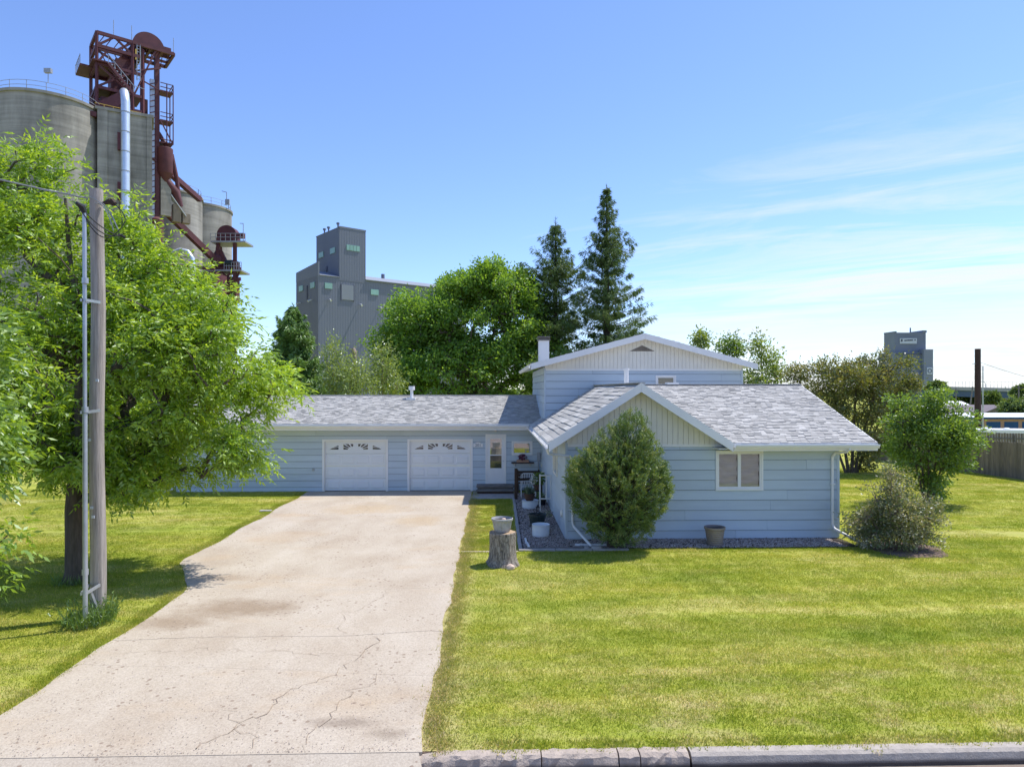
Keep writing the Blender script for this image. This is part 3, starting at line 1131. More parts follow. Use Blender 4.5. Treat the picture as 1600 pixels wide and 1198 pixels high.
sided_wall('upper_front_wall', (2.08, 27.0, 0), (1, 0, 0), (0, -1, 0), 7.9, 2.9, 5.08, 0.285, [(6.52 - 2.08, 7.28 - 2.08, 4.22, 4.82)])
sided_wall('upper_left_wall', (2.08, 34.8, 0), (0, -1, 0), (-1, 0, 0), 7.8, 2.9, 5.20, 0.285)
sided_wall('upper_right_wall', (9.98, 27.0, 0), (0, 1, 0), (1, 0, 0), 7.8, 2.9, 5.2, 0.285)
# skirt and corner boards
MB().box(2.09, 9.94, 19.325, 19.349, -0.06, 0.05).build('foundation_skirt', M['blue'], house)
MB().box(2.075, 2.099, 19.33, 28.85, -0.06, 0.05).build('foundation_skirt', M['blue'], house)
MB().box(-13.16, -7.12, 28.875, 28.899, -0.06, 0.05).build('foundation_skirt', M['blue'], house)
for (x, y, z0, z1) in ((2.07, 19.32, 0.05, 2.75), (9.89, 19.32, 0.05, 2.68), (-13.18, 28.87, 0.05, 2.75), (2.05, 26.97, 2.95, 5.1), (9.93, 26.97, 2.95, 5.1)):
    MB().box(x, x + 0.07, y - 0.012, y + 0.06, z0, z1).build('corner_board', M['blue'], house)


# roofs --------------------------------------------------------------------
def roof(name, poly, t=0.13):
    return MB().slab(poly, t).build(name, M['roofunder'], house)


def shingles(deck, poly, uax, expo, tab, seed):
    """courses of asphalt shingles on a convex roof polygon; uax runs along the eave"""
    r = random.Random(seed)
    P = [Vector(p) for p in poly]
    u = Vector(uax).normalized()
    nrm = (P[1] - P[0]).cross(P[2] - P[0]).normalized()
    if nrm.z < 0:
        nrm = -nrm
    v = nrm.cross(u).normalized()
    if v.z < 0:
        v = -v
    o = P[0]
    q = [((p - o).dot(u), (p - o).dot(v)) for p in P]
    vmin, vmax = min(b for a, b in q), max(b for a, b in q)
    def span(h):
        xs = []
        for (a, b), (c, d) in zip(q, q[1:] + q[:1]):
            if (b - h) * (d - h) < 0:
                xs.append(a + (c - a) * (h - b) / (d - b))
        return (min(xs), max(xs)) if len(xs) >= 2 else None
    mb = MB()
    h = vmin
    row = 0
    while h < vmax - 0.01:
        sp = span(h + min(expo, vmax - h) * 0.5)
        h1 = min(h + expo * 1.25, vmax)
        if sp:
            lo, hi = sp
            x = lo - r.uniform(0, tab)
            wav = r.uniform(-0.006, 0.006)
            while x < hi:
                w = tab * r.uniform(0.75, 1.2)
                a, b = max(x, lo), min(x + w - 0.004, hi)
                x += w
                if b - a < 0.02:
                    continue
                jz = wav + r.uniform(-0.012, 0.012)
                th = r.choice((0.014, 0.020, 0.030))
                c = [(a, h + jz, th), (b, h + jz, th), (b, h1, 0.003), (a, h1, 0.003), (a, h + jz, 0.0), (b, h + jz, 0.0)]
                pts = [o + u * cu + v * cv + nrm * cn for cu, cv, cn in c]
                mb.add(pts, [(0, 1, 2, 3), (4, 5, 1, 0), (4, 0, 3), (5, 2, 1)], r.random())
        h += expo
        row += 1
    mb.build('shingle', M['shingle'], deck, kind='stuff')


gs = 1.15 / 4.1
g_front = [(-13.7, 28.30, 2.86), (2.06, 28.30, 2.86), (2.06, 32.4, 4.01), (-13.7, 32.4, 4.01)]
g_back = [(2.06, 36.5, 2.86), (-13.7, 36.5, 2.86), (-13.7, 32.4, 4.01), (2.06, 32.4, 4.01)]
d = roof('garage_roof', g_front)
shingles(d, g_front, (1, 0, 0), 0.118, 0.19, 1)
d = roof('garage_roof', g_back)
shingles(d, g_back, (-1, 0, 0), 0.2, 0.6, 2)
sl = 1.65 / 2.57
zl = lambda x: 2.79 + (x - 1.55) * sl
w_left = [(1.55, 18.80, zl(1.55)), (4.12, 18.80, zl(4.12)), (4.12, 26.97, zl(4.12)), (1.55, 26.97, zl(1.55))]
d = roof('wing_roof', w_left)
shingles(d, [w_left[3], w_left[0], w_left[1], w_left[2]], (0, -1, 0), 0.20, 0.95, 3)
w_strip = [(1.55, 26.97, zl(1.55)), (2.05, 26.97, zl(2.05)), (2.05, 28.28, zl(2.05)), (1.55, 28.28, zl(1.55))]
d = roof('wing_roof', w_strip)
shingles(d, [w_strip[3], w_strip[0], w_strip[1], w_strip[2]], (0, -1, 0), 0.20, 0.95, 33)
ms = 1.65 / 4.8
zr = zl(4.12)
w_right = [(4.12, 18.80, zr), (6.70, 18.80, 2.775), (4.13, 23.6, zr)]
d = roof('wing_roof', w_right)
shingles(d, w_right, (0, 1, 0), 0.118, 0.19, 4)
m_front = [(6.70, 18.80, 2.775), (10.77, 18.80, 2.775), (10.77, 23.6, zr), (4.13, 23.6, zr)]
d = roof('main_roof', m_front)
shingles(d, m_front, (1, 0, 0), 0.118, 0.19, 5)
m_back = [(10.77, 23.6, zr), (10.77, 26.96, zr - 3.36 * ms), (5.9, 26.96, zr - 3.36 * ms), (4.13, 23.6, zr)]
d = roof('main_roof', m_back)
shingles(d, m_back, (-1, 0, 0), 0.2, 0.5, 6)
roof('wing_roof', [(4.13, 23.6, zr), (5.9, 26.96, zr - 3.36 * ms), (4.13, 26.96, zr)])
MB().bar((4.14, 23.6, zr + 0.012), (10.77, 23.6, zr + 0.012), 0.26, 0.03).build('ridge_cap', M['shingle'], house)
MB().bar((4.12, 18.80, zr + 0.012), (4.12, 26.96, zr + 0.012), 0.24, 0.03).build('ridge_cap', M['shingle'], house)
MB().bar((-13.7, 32.4, 4.02), (2.06, 32.4, 4.02), 0.26, 0.03).build('ridge_cap', M['shingle'], house)
u_l = [(1.5, 26.45, 5.27), (5.95, 26.45, 6.46), (5.95, 35.2, 6.46), (1.5, 35.2, 5.27)]
u_r = [(10.4, 35.2, 5.27), (5.95, 35.2, 6.46), (5.95, 26.45, 6.46), (10.4, 26.45, 5.27)]
d = roof('upper_roof', u_l)
shingles(d, [u_l[3], u_l[0], u_l[1], u_l[2]], (0, -1, 0), 0.2, 0.5, 7)
d = roof('upper_roof', u_r)
shingles(d, [u_r[3], u_r[0], u_r[1], u_r[2]], (0, 1, 0), 0.2, 0.5, 8)
# fill the walls up to the roofs (behind the gable boards)
MB().add([(2.1, 19.40, 2.69), (6.6, 19.40, 2.69), (4.12, 19.40, zr - 0.14), (2.1, 19.40, 3.0)], [(0, 1, 2, 3)]).build('gable_backing', M['roofunder'], house)
MB().add([(2.1, 27.05, 5.08), (9.95, 27.05, 5.08), (9.95, 27.05, 5.22), (5.95, 27.05, 6.3), (2.1, 27.05, 5.22)], [(0, 1, 2, 3, 4)]).build('gable_backing', M['roofunder'], house)


def gable(name, y, x0, x1, zb, ztop, step):
    base = MB().box(x0, x1, y - 0.035, y, zb - 0.05, zb + 0.02).build(name, M['white'], house)
    x = x0
    while x < x1 - 0.01:
        a, b = x + 0.004, min(x + step, x1) - 0.004
        za, zb2 = ztop(a), ztop(b)
        if min(za, zb2) > zb + 0.04:
            MB().slab([(a, y - 0.03, zb + 0.021), (b, y - 0.03, zb + 0.021), (b, y - 0.03, zb2), (a, y - 0.03, za)], 0.02, (0, 1, 0)).build('gable_board', M['cream'], base)
        else:
            zm = max(za, zb2)
            if zm > zb + 0.03:
                if za < zb2:
                    MB().slab([(b - (b - a) * min(1, (zb2 - zb - .021) / max(1e-3, zb2 - za)), y - 0.03, zb + 0.021), (b, y - 0.03, zb + 0.021), (b, y - 0.03, zb2)], 0.02, (0, 1, 0)).build('gable_board', M['cream'], base)
                else:
                    MB().slab([(a, y - 0.03, zb + 0.021), (a + (b - a) * min(1, (za - zb - .021) / max(1e-3, za - zb2)), y - 0.03, zb + 0.021), (a, y - 0.03, za)], 0.02, (0, 1, 0)).build('gable_board', M['cream'], base)
        x += step


zg = lambda x: (zl(x) if x < 4.12 else zr - (x - 4.12) * sl) - 0.15
gable('wing_gable', 19.35, 2.1, 6.55, 2.69, zg, 0.152)
zu = lambda x: 6.46 - abs(x - 5.95) * (1.19 / 4.45) - 0.15
gable('upper_gable', 27.0, 2.08, 9.98, 5.08, zu, 0.152)
MB().slab([(5.45, 26.955, 5.80), (6.45, 26.955, 5.80), (5.95, 26.955, 6.03)], 0.03, (0, 1, 0)).build('gable_vent', M['woodgrey'], house)
# rake boards and fascias
MB().slab([(1.55, 18.78, zl(1.55) + .01), (4.12, 18.78, zr + .01), (4.12, 18.78, zr - 0.24), (1.55, 18.78, zl(1.55) - 0.24)], 0.03, (0, 1, 0)).build('rake_board', M['white'], house)
MB().slab([(4.123, 18.78, zr + .01), (6.70, 18.78, 2.785), (6.70, 18.78, 2.535), (4.123, 18.78, zr - 0.24)], 0.03, (0, 1, 0)).build('rake_board', M['white'], house)
MB().slab([(1.5, 26.43, 5.28), (5.95, 26.43, 6.47), (5.95, 26.43, 6.24), (1.5, 26.43, 5.05)], 0.03, (0, 1, 0)).build('rake_board', M['white'], house)
MB().slab([(5.953, 26.43, 6.47), (10.4, 26.43, 5.28), (10.4, 26.43, 5.05), (5.953, 26.43, 6.24)], 0.03, (0, 1, 0)).build('rake_board', M['white'], house)
MB().slab([(10.785, 18.8, 2.785), (10.785, 23.6, zr + .01), (10.785, 23.6, zr - .2), (10.785, 18.8, 2.585)], 0.03, (-1, 0, 0)).build('rake_board', M['white'], house)
MB().slab([(-13.715, 28.3, 2.87), (-13.715, 32.4, 4.02), (-13.715, 32.4, 3.82), (-13.715, 28.3, 2.67)], 0.03, (1, 0, 0)).build('rake_board', M['white'], house)


def gutter(p, q, out):
    """K-style gutter from p to q, opening outwards along out; p is at the roof edge"""
    p, q, out = Vector(p), Vector(q), Vector(out)
    prof = [(0.0, 0.0), (0.015, -0.01), (0.02, -0.115), (0.075, -0.115), (0.10, -0.065), (0.125, -0.045), (0.125, 0.0), (0.115, 0.0), (0.112, -0.04), (0.07, -0.10), (0.03, -0.10), (0.012, 0.0)]
    up = Vector((0, 0, 1))
    n = len(prof)
    v = [e + out * a + up * b for e in (p, q) for a, b in prof]
    f = [(i, (i + 1) % n, n + (i + 1) % n, n + i) for i in range(n)]
    f += [(0, 1, 2, 10, 11), (2, 3, 9, 10), (3, 4, 5, 8, 9), (5, 6, 7, 8), (n, n + 11, n + 10, n + 2, n + 1), (n + 2, n + 10, n + 9, n + 3), (n + 3, n + 9, n + 8, n + 5, n + 4), (n + 5, n + 8, n + 7, n + 6)]
    return MB().add(v, f).build('gutter', M['white'], house)


gutter((-13.7, 28.29, 2.82), (1.50, 28.29, 2.82), (0, -1, 0))
gutter((6.72, 18.79, 2.745), (10.78, 18.79, 2.745), (0, -1, 0))
gutter((1.54, 18.72, 2.74), (1.54, 28.10, 2.74), (-1, 0, 0))
gutter((1.49, 26.4, 5.22), (1.49, 35.2, 5.22), (-1, 0, 0))
# fascia strips behind the gutters
MB().box(-13.7, 2.0, 28.292, 28.31, 2.60, 2.735).build('fascia', M['white'], house)
MB().box(6.72, 10.78, 18.792, 18.81, 2.56, 2.64).build('fascia', M['white'], house)
# soffits closing the eaves
MB().box(-13.68, 2.04, 28.32, 28.90, 2.66, 2.69).build('soffit', M['roofunder'], house)
MB().box(6.3, 10.75, 18.82, 19.34, 2.60, 2.625).build('soffit', M['roofunder'], house)


def downspout(pts, r=0.038):
    o = MB()
    o.tube(pts, r, 8)
    return o.build('downspout', M['white'], house)


downspout([(1.52, 18.88, 2.62), (1.56, 18.95, 2.50), (1.75, 19.15, 2.44), (2.2, 19.27, 2.38), (2.27, 19.27, 2.28), (2.27, 19.27, 0.52), (2.30, 19.22, 0.40), (2.66, 18.28, 0.06)])
downspout([(9.95, 18.73, 2.62), (9.93, 18.85, 2.52), (9.78, 19.2, 2.46), (9.73, 19.27, 2.34), (9.73, 19.27, 0.42), (9.76, 19.2, 0.30), (10.06, 18.12, 0.06)])
downspout([(-13.22, 28.24, 2.70), (-13.22, 28.5, 2.5), (-13.22, 28.83, 2.40), (-13.22, 28.83, 0.30), (-13.30, 28.75, 0.14), (-13.55, 28.4, 0.06)])
MB().box(9.68, 9.79, 19.222, 19.30, 1.55, 1.59).build('downspout_strap', M['white'], house)
# chimney, vents
ch = MB().box(2.25, 2.75, 33.0, 33.5, 5.0, 6.66).build('chimney', M['white'], house)
MB().box(2.20, 2.80, 32.95, 33.55, 6.66, 6.73).box(2.30, 2.70, 33.05, 33.45, 6.73, 6.80).box(2.20, 2.80, 32.95, 33.55, 6.80, 6.86).build('chimney_cap', M['woodgrey'], ch)
MB().tube([(4.93, 25.0, 4.0), (4.93, 25.0, 4.98)], 0.085, 12).tube([(4.93, 25.0, 4.98), (4.93, 25.0, 5.06)], 0.105, 12).build('vent_pipe', M['white'], house)
MB().box(6.05, 6.45, 23.45, 23.75, 4.45, 4.52).build('ridge_vent', M['white'], house)
v = MB().tube([(-3.75, 31.9, 3.86), (-3.75, 31.9, 4.26)], 0.07, 10)
v.tube([(-3.75, 31.9, 4.26), (-3.75, 31.9, 4.44)], 0.14, 10)
v.box(-3.98, -3.55, 31.6, 32.0, 3.80, 3.90)
v.build('roof_vent', M['white'], house)


# windows and doors -----------------------------------------------------------
def window(x0, x1, z0, z1, y, name, back, mull=0, depth=0.05, w=0.07, glass='glass', trim='white'):
    """framed window in a wall facing -y"""
    fr = MB()
    yo = y - depth
    fr.box(x0 - w, x1 + w, yo, y + 0.05, z1, z1 + w).box(x0 - w, x1 + w, yo - 0.012, y + 0.05, z0 - w, z0)
    fr.box(x0 - w, x0, yo, y + 0.05, z0, z1).box(x1, x1 + w, yo, y + 0.05, z0, z1)
    root = fr.build(name, M[trim], house)
    n = mull + 1
    ww = (x1 - x0) / n
    for i in range(n):
        a, b = x0 + i * ww, x0 + (i + 1) * ww
        s = MB()
        t = 0.045
        s.box(a, b, y - 0.030, y + 0.02, z1 - t, z1).box(a, b, y - 0.030, y + 0.02, z0, z0 + t)
        s.box(a, a + t, y - 0.030, y + 0.02, z0 + t, z1 - t).box(b - t, b, y - 0.030, y + 0.02, z0 + t, z1 - t)
        s.build('sash', M[trim], root)
        MB().add([(a + t, y - 0.008, z0 + t), (b - t, y - 0.008, z0 + t), (b - t, y - 0.008, z1 - t), (a + t, y - 0.008, z1 - t)], [(0, 1, 2, 3)]).build('pane', M[glass], root)
        if back == 'curtain':
            mb = MB()
            nx, nz2 = 14, 16
            vv, ff = [], []
            for iz in range(nz2 + 1):
                for ix in range(nx + 1):
                    uu, tt = ix / nx, iz / nz2
                    sag = math.sin(uu * math.pi) * 0.05
                    fold = 0.03 * math.sin(tt * 22 + 3.2 * math.sin(uu * 3.1 + i * 1.3) + 2.2 * uu) + 0.012 * math.sin(tt * 9 - uu * 7)
                    vv.append((a + t + uu * (ww - 2 * t), y + 0.05 + fold * 0.9, z0 + t * .5 + tt * (z1 - z0 - t) - sag * (tt - 0.3)))
            for iz in range(nz2):
                for ix in range(nx):
                    k = iz * (nx + 1) + ix
                    ff.append((k, k + 1, k + nx + 2, k + nx + 1))
            mb.add(vv, ff).build('curtain', M['curtain'], root, smooth=True)
    MB().box(x0 - 0.02, x1 + 0.02, y + 0.10, y + 0.13, z0 - 0.02, z1 + 0.02).build('dark_backing', M['interior_dark'], root)  # backing panel, darkness of the unlit inside put into its colour
    return root


window(6.43, 7.69, 1.45, 2.47, 19.35, 'window', 'curtain', mull=1, w=0.055)
window(0.87, 1.65, 1.56, 2.05, GY, 'window', 'none', w=0.05, glass='mirror')
window(6.55, 7.25, 4.25, 4.79, 27.0, 'window', 'none', w=0.06)
# narrow window in the left wall, seen edge on
lw = MB()
for (y0, y1) in ((21.66, 21.74), (22.86, 22.94)):
    lw.box(2.03, 2.14, y0, y1, 1.50, 2.47)
lw.box(2.03, 2.14, 21.74, 22.86, 2.40, 2.47).box(2.03, 2.14, 21.74, 22.86, 1.50, 1.57)
lw = lw.build('window', M['cream'], house)
MB().add([(2.09, 21.74, 1.57), (2.09, 22.86, 1.57), (2.09, 22.86, 2.40), (2.09, 21.74, 2.40)], [(0, 1, 2, 3)]).build('pane', M['glass'], lw)
MB().box(2.16, 2.18, 21.7, 22.9, 1.5, 2.45).build('curtain', M['curtain'], lw)
# round vent hood on the left wall near the corner
MB().lathe((0, 0, 0), [(0.10, 0), (0.115, 0.02), (0.10, 0.06), (0.03, 0.075)], 14).build('vent_hood', M['cream'], house, mat4=Matrix.Translation((2.075, 20.1, 0.62)) @ Matrix.Rotation(rad(-90), 4, 'Y'))


def garage_door(x0, x1, zt):
    """sectional door with raised panels and a sunburst row of lights"""
    y = GY
    tr = MB().box(x0 - 0.085, x0, y - 0.045, y + 0.05, 0.0, zt + 0.085).box(x1, x1 + 0.085, y - 0.045, y + 0.05, 0.0, zt + 0.085).box(x0, x1, y - 0.045, y + 0.05, zt, zt + 0.085)
    root = tr.build('garage_door', M['white'], house)
    st = MB().box(x0, x0 + 0.02, y - 0.02, y + 0.04, 0.02, zt).box(x1 - 0.02, x1, y - 0.02, y + 0.04, 0.02, zt).box(x0 + .02, x1 - .02, y - 0.02, y + 0.04, zt - 0.02, zt)
    st.build('weather_strip', M['cream'], root)
    W = x1 - x0
    n = 4
    h = (zt - 0.03) / n
    yf = y + 0.045
    cw = (W - 0.12) / 4
    for s in range(n):
        z0, z1 = 0.03 + s * h, 0.03 + (s + 1) * h - 0.010
        if s == 3:
            hs = [(x0 + 0.06 + i * cw + 0.10, x0 + 0.06 + (i + 1) * cw - 0.10, z0 + 0.17, z0 + 0.40) for i in range(4)]
            mb = MB()
            for (a, b, p, q) in cut_rects(x0 + .004, x1 - .004, z0, z1, hs):
                mb.box(a, b, yf, yf + 0.035, p, q)
            mb.build('door_section', M['door'], root)
            for i, (a, b, p, q) in enumerate(hs):
                MB().box(a, b, yf + 0.06, yf + 0.065, p, q).build('dark_backing', M['interior_dark'], root)  # dark-coloured sheet in place of the unlit garage inside
                MB().add([(a, yf + 0.02, p), (b, yf + 0.02, p), (b, yf + 0.02, q), (a, yf + 0.02, q)], [(0, 1, 2, 3)]).build('pane', M['glass'], root)
                gr = MB()
                cxm = (x0 + x1) / 2
                # rays leave a half sun at the middle of the door's bottom light edge
                yy = yf + 0.008
                def prism(pl):
                    gr.slab([(px, yy, pz) for px, pz in pl], 0.012, (0, 1, 0))
                mir = 1 if i < 2 else -1
                X = (lambda t: a + t * (b - a)) if mir == 1 else (lambda t: b - t * (b - a))
                Z = lambda t: p + t * (q - p)
                if i in (0, 3):
                    prism([(X(0), Z(1)), (X(0), Z(0.02)), (X(0.12), Z(0.02)), (X(0.55), Z(0.42)), (X(1), Z(0.72)), (X(1), Z(1))])
                    prism([(X(0.35), Z(0.25)), (X(1), Z(0.36)), (X(1), Z(0.48)), (X(0.45), Z(0.34))])
                else:
                    arc = [(X(1), Z(0.0))] + [(X(1 - 0.55 * math.cos(t)), Z(0.55 * math.sin(t))) for t in np.linspace(0, math.pi / 2, 7)]
                    prism(arc)
                    for (t0, t1) in ((20, 27), (42, 50), (64, 73)):
                        c0, c1 = math.radians(t0), math.radians(t1)
                        k0, k1 = 0.5, 1.35
                        pl = []
                        for kk, cc in ((k0, c0), (k1, c0), (k1, c1), (k0, c1)):
                            xx, zz = kk * math.cos(cc), kk * math.sin(cc)
                            s_ = min(1, 1 / max(xx, 1e-6), 1 / max(zz, 1e-6))
                            pl.append((X(1 - xx * s_), Z(zz * s_)))
                        prism(pl)
                gr.build('sunburst_grille', M['door'], root)
            continue
        MB().box(x0 + .004, x1 - .004, yf, yf + 0.035, z0, z1).build('door_section', M['door'], root)
        for i in range(4):
            a, b = x0 + 0.06 + i * cw + 0.05, x0 + 0.06 + (i + 1) * cw - 0.05
            p, q = z0 + 0.09, z1 - 0.09
            e = 0.035
            v = [(a, yf - .0005, p), (b, yf - .0005, p), (b, yf - .0005, q), (a, yf - .0005, q),
                 (a + e * .4, yf + 0.012, p + e * .4), (b - e * .4, yf + 0.012, p + e * .4), (b - e * .4, yf + 0.012, q - e * .4), (a + e * .4, yf + 0.012, q - e * .4)]
            o2 = [(a + e, yf - 0.016, p + e), (b - e, yf - 0.016, p + e), (b - e, yf - 0.016, q - e), (a + e, yf - 0.016, q - e)]
            MB().add([v[k] for k in range(4)] + o2, [(0, 1, 5, 4), (1, 2, 6, 5), (2, 3, 7, 6), (3, 0, 4, 7), (4, 5, 6, 7)]).build('raised_panel', M['door'], root)
    MB().box(x0, x1, yf - 0.02, yf + 0.03, 0.0, 0.029).build('bottom_seal', M['black'], root)


garage_door(-7.05, -4.47, 2.11)
garage_door(-3.49, -0.91, 2.11)

# storm door with two lights
dx0, dx1, dz0, dz1 = -0.23, 0.53, 0.36, 2.34
fr = MB().box(dx0 - .06, dx0, GY - .05, GY + .05, dz0, dz1 + .06).box(dx1, dx1 + .06, GY - .05, GY + .05, dz0, dz1 + .06).box(dx0, dx1, GY - .05, GY + .05, dz1, dz1 + .06)
fr.box(dx0 - .06, dx1 + .06, GY - .07, GY + .05, dz0 - .05, dz0)
sdoor = fr.build('storm_door', M['white'], house)
leaf = MB()
hs = [(dx0 + .14, dx1 - .14, 1.53, 2.20), (dx0 + .14, dx1 - .14, 0.96, 1.49)]
for (a, b, p, q) in cut_rects(dx0 + .003, dx1 - .003, dz0 + .005, dz1 - .004, hs):
    leaf.box(a, b, GY - .03, GY + .01, p, q)
leaf.build('door_leaf', M['white'], sdoor)
for i, (a, b, p, q) in enumerate(hs):
    MB().add([(a, GY - .01, p), (b, GY - .01, p), (b, GY - .01, q), (a, GY - .01, q)], [(0, 1, 2, 3)]).build('pane', M['mirror' if i == 0 else 'glass'], sdoor)
MB().box(dx0 + .1, dx1 - .1, GY + .04, GY + .05, 0.9, 1.51).build('screen', M['woodgrey'], sdoor)
MB().box(dx0 + .1, dx1 - .1, GY + .04, GY + .05, 1.515, 2.25).build('inner_door', M['white'], sdoor)
MB().tube([(dx1 - .05, GY - .03, 1.27), (dx1 - .05, GY - .09, 1.27), (dx1 - .10, GY - .09, 1.27)], 0.012, 8).build('handle', M['silver'], sdoor)
# house number plaque with arched top
pl = MB()
prof = [(-0.20, 0), (0.20, 0), (0.20, 0.15), (0.155, 0.15), (0.155, 0.13)] + [(0.13 * math.cos(t), 0.13 + 0.075 * math.sin(t)) for t in np.linspace(0.05, math.pi - 0.05, 11)] + [(-0.155, 0.13), (-0.155, 0.15), (-0.20, 0.15)]
pl.slab([(-0.60 + x, GY - 0.055, 1.86 + z) for x, z in prof], 0.025, (0, 1, 0))
pl = pl.build('house_number_plaque', M['white'], house)


def text_mesh(txt, size, ext=0.004):
    cu = bpy.data.curves.new('lettering', 'FONT')
    cu.body = txt
    cu.size = size
    cu.extrude = ext
    cu.align_x = 'CENTER'
    cu.resolution_u = 3
    ob = bpy.data.objects.new('lettering', cu)
    COL.objects.link(ob)
    dg = bpy.context.evaluated_depsgraph_get()
    dg.update()
    me = bpy.data.meshes.new_from_object(ob.evaluated_get(dg))
    bpy.data.objects.remove(ob)
    me.materials.clear()
    return me


me = text_mesh('201', 0.17)
me.materials.append(M['digit'])
mesh_obj('digits', me, pl, mat4=Matrix.Translation((-0.60, GY - 0.060, 1.885)) @ Matrix.Rotation(rad(90), 4, 'X'))
# porch light, outlet, meter conduit
MB().lathe((0.15, GY - 0.09, 2.50), [(0.03, 0.1), (0.05, 0.09), (0.055, 0.02), (0.035, 0)], 10).box(0.11, 0.19, GY - 0.06, GY - .02, 2.50, 2.60).build('porch_light', M['cream'], house)
MB().box(-7.55, -7.47, GY - 0.06, GY - 0.02, 0.87, 0.97).build('outlet_box', M['rail'], house)
mt = MB().box(1.90, 2.02, GY - 0.12, GY - 0.02, 1.25, 1.62)
mt.tube([(1.95, GY - 0.06, 1.25), (1.95, GY - 0.06, 0.35)], 0.025, 8)
mt.build('meter_box', M['rail'], house)
# steps of the side door
st = thing('door_step', 'weathered grey two-tread wooden step below the white storm door', 'step', (0.1, 28.4, 0.02))
MB().bbox(-0.66, 0.90, 28.22, 28.84, 0.235, 0.31, 0.012).build('tread', M['woodgrey'], st)
MB().box(-0.62, 0.86, 28.27, 28.83, 0.02, 0.234).build('riser', M['woodgrey'], st)
MB().bbox(-0.66, 0.90, 27.93, 28.219, 0.11, 0.165, 0.012).build('tread', M['woodgrey'], st)
MB().box(-0.62, 0.86, 27.98, 28.21, 0.02, 0.109).build('riser', M['brownwood'], st)
# small shelf under the window with a planter of dark red flowers
sh = thing('wall_shelf', 'dark brown wooden wall shelf on white brackets below the small window', 'shelf', (1.27, GY - 0.15, 1.2))
MB().bbox(0.80, 1.76, GY - 0.28, GY - 0.03, 1.18, 1.225, 0.008).build('board', M['brownwood'], sh)
for x in (0.95, 1.60):
    MB().bar((x, GY - 0.04, 1.02), (x, GY - 0.04, 1.18), 0.03, 0.02).bar((x, GY - 0.05, 1.04), (x, GY - 0.22, 1.178), 0.02, 0.02).build('bracket', M['white'], sh)

# ================================================================== FOLIAGE
def unit(a):
    return a / np.maximum(np.linalg.norm(a, axis=-1, keepdims=True), 1e-9)


def leaf_quads(r, base, d, length, width, fold=0.15, mid=0.42):
    """diamond leaves: base (n,3), direction d (n,3), length/width (n,)"""
    n = len(base)
    rv = unit(r.normal(size=(n, 3)))
    s = unit(np.cross(d, rv))
    nn = np.cross(s, d)
    L, W = length[:, None], width[:, None]
    m = base + d * L * mid
    f = nn * W * fold
    return np.stack([base, m + s * W * .5 + f, base + d * L, m - s * W * .5 + f], 1)


def sample_ellipsoids(r, ells, n, shell=0.45):
    """points in a union of ellipsoids (cx,cy,cz,rx,ry,rz), biased to the outside"""
    vol = np.array([e[3] * e[4] * e[5] for e in ells])
    k = r.choice(len(ells), n, p=vol ** 0.75 / (vol ** 0.75).sum())
    E = np.array(ells)[k]
    u = unit(r.normal(size=(n, 3)))
    rr = r.random(n) ** shell
    return E[:, :3] + u * E[:, 3:] * rr[:, None]


def lobed(r, ells, n, shell, lobes):
    """clump centres: plain, or gathered on rounded boughs (lobes = number, smallest and largest radius)"""
    if not lobes:
        return sample_ellipsoids(r, ells, n, shell)
    lc = sample_ellipsoids(r, ells, lobes[0], 0.13)
    lr = r.uniform(lobes[1], lobes[2], lobes[0])
    bough = [(*c_, q_, q_, q_ * 0.8) for c_, q_ in zip(lc, lr)]
    return np.concatenate([sample_ellipsoids(r, ells, n // 3, shell), sample_ellipsoids(r, bough, n - n // 3, 0.22)])


def grow(r, trunk, clumps, lift=0.25):
    """connect every foliage clump to the nearest branch point; pipe-model radii"""
    P = [np.array(p[:3]) for p in trunk]
    par = [-1] + list(range(len(trunk) - 1))
    n0 = len(trunk)
    c0 = np.array(trunk[n0 // 2][:3])
    order = np.argsort(np.linalg.norm(clumps - c0, axis=1))
    start = max(1, int(n0 * 0.35))
    A = np.zeros((n0 + len(clumps) * 2, 3))
    A[:n0] = np.array(P)
    cnt = n0
    tips = []
    for i in order:
        c = clumps[i]
        D = A[start:cnt] - c
        cost = np.linalg.norm(D, axis=1) + 1.3 * np.maximum(0, D[:, 2] + 0.15)
        j = int(np.argmin(cost)) + start
        a = A[j]
        L = np.linalg.norm(c - a)
        mid = (a + c) / 2 + r.normal(size=3) * L * 0.08 + np.array([0, 0, lift * L * 0.35])
        A[cnt] = mid
        par.append(j)
        A[cnt + 1] = c
        par.append(cnt)
        tips.append(cnt + 1)
        cnt += 2
    A = A[:cnt]
    w = np.zeros(cnt)
    w[tips] = 1
    for i in range(cnt - 1, 0, -1):
        w[par[i]] += w[i]
    return A, np.array(par), w


def wood(name, A, par, w, trunk, mat, parent, k=0.011, rmin=0.006, sides=6, minr_draw=0.0):
    mb = MB()
    n0 = len(trunk)
    mb.tube([t[:3] for t in trunk], [t[3] for t in trunk], 12)
    for i in range(n0, len(A)):
        p = par[i]
        r1 = max(rmin, k * math.sqrt(w[i]))
        r0 = max(rmin, k * math.sqrt(w[p])) if p >= n0 else min(trunk[p][3] * 0.8, max(rmin, k * math.sqrt(w[i]) * 1.2))
        r0 = min(r0, r1 * 1.8)
        if r1 < minr_draw:
            continue
        a, b = Vector(A[p]), Vector(A[i])
        if (b - a).length < 1e-4:
            continue
        mb.tube([a, b], [r0, r1], sides if r1 > 0.02 else 4, caps=False)
    return mb.build(name, mat, parent, smooth=True)


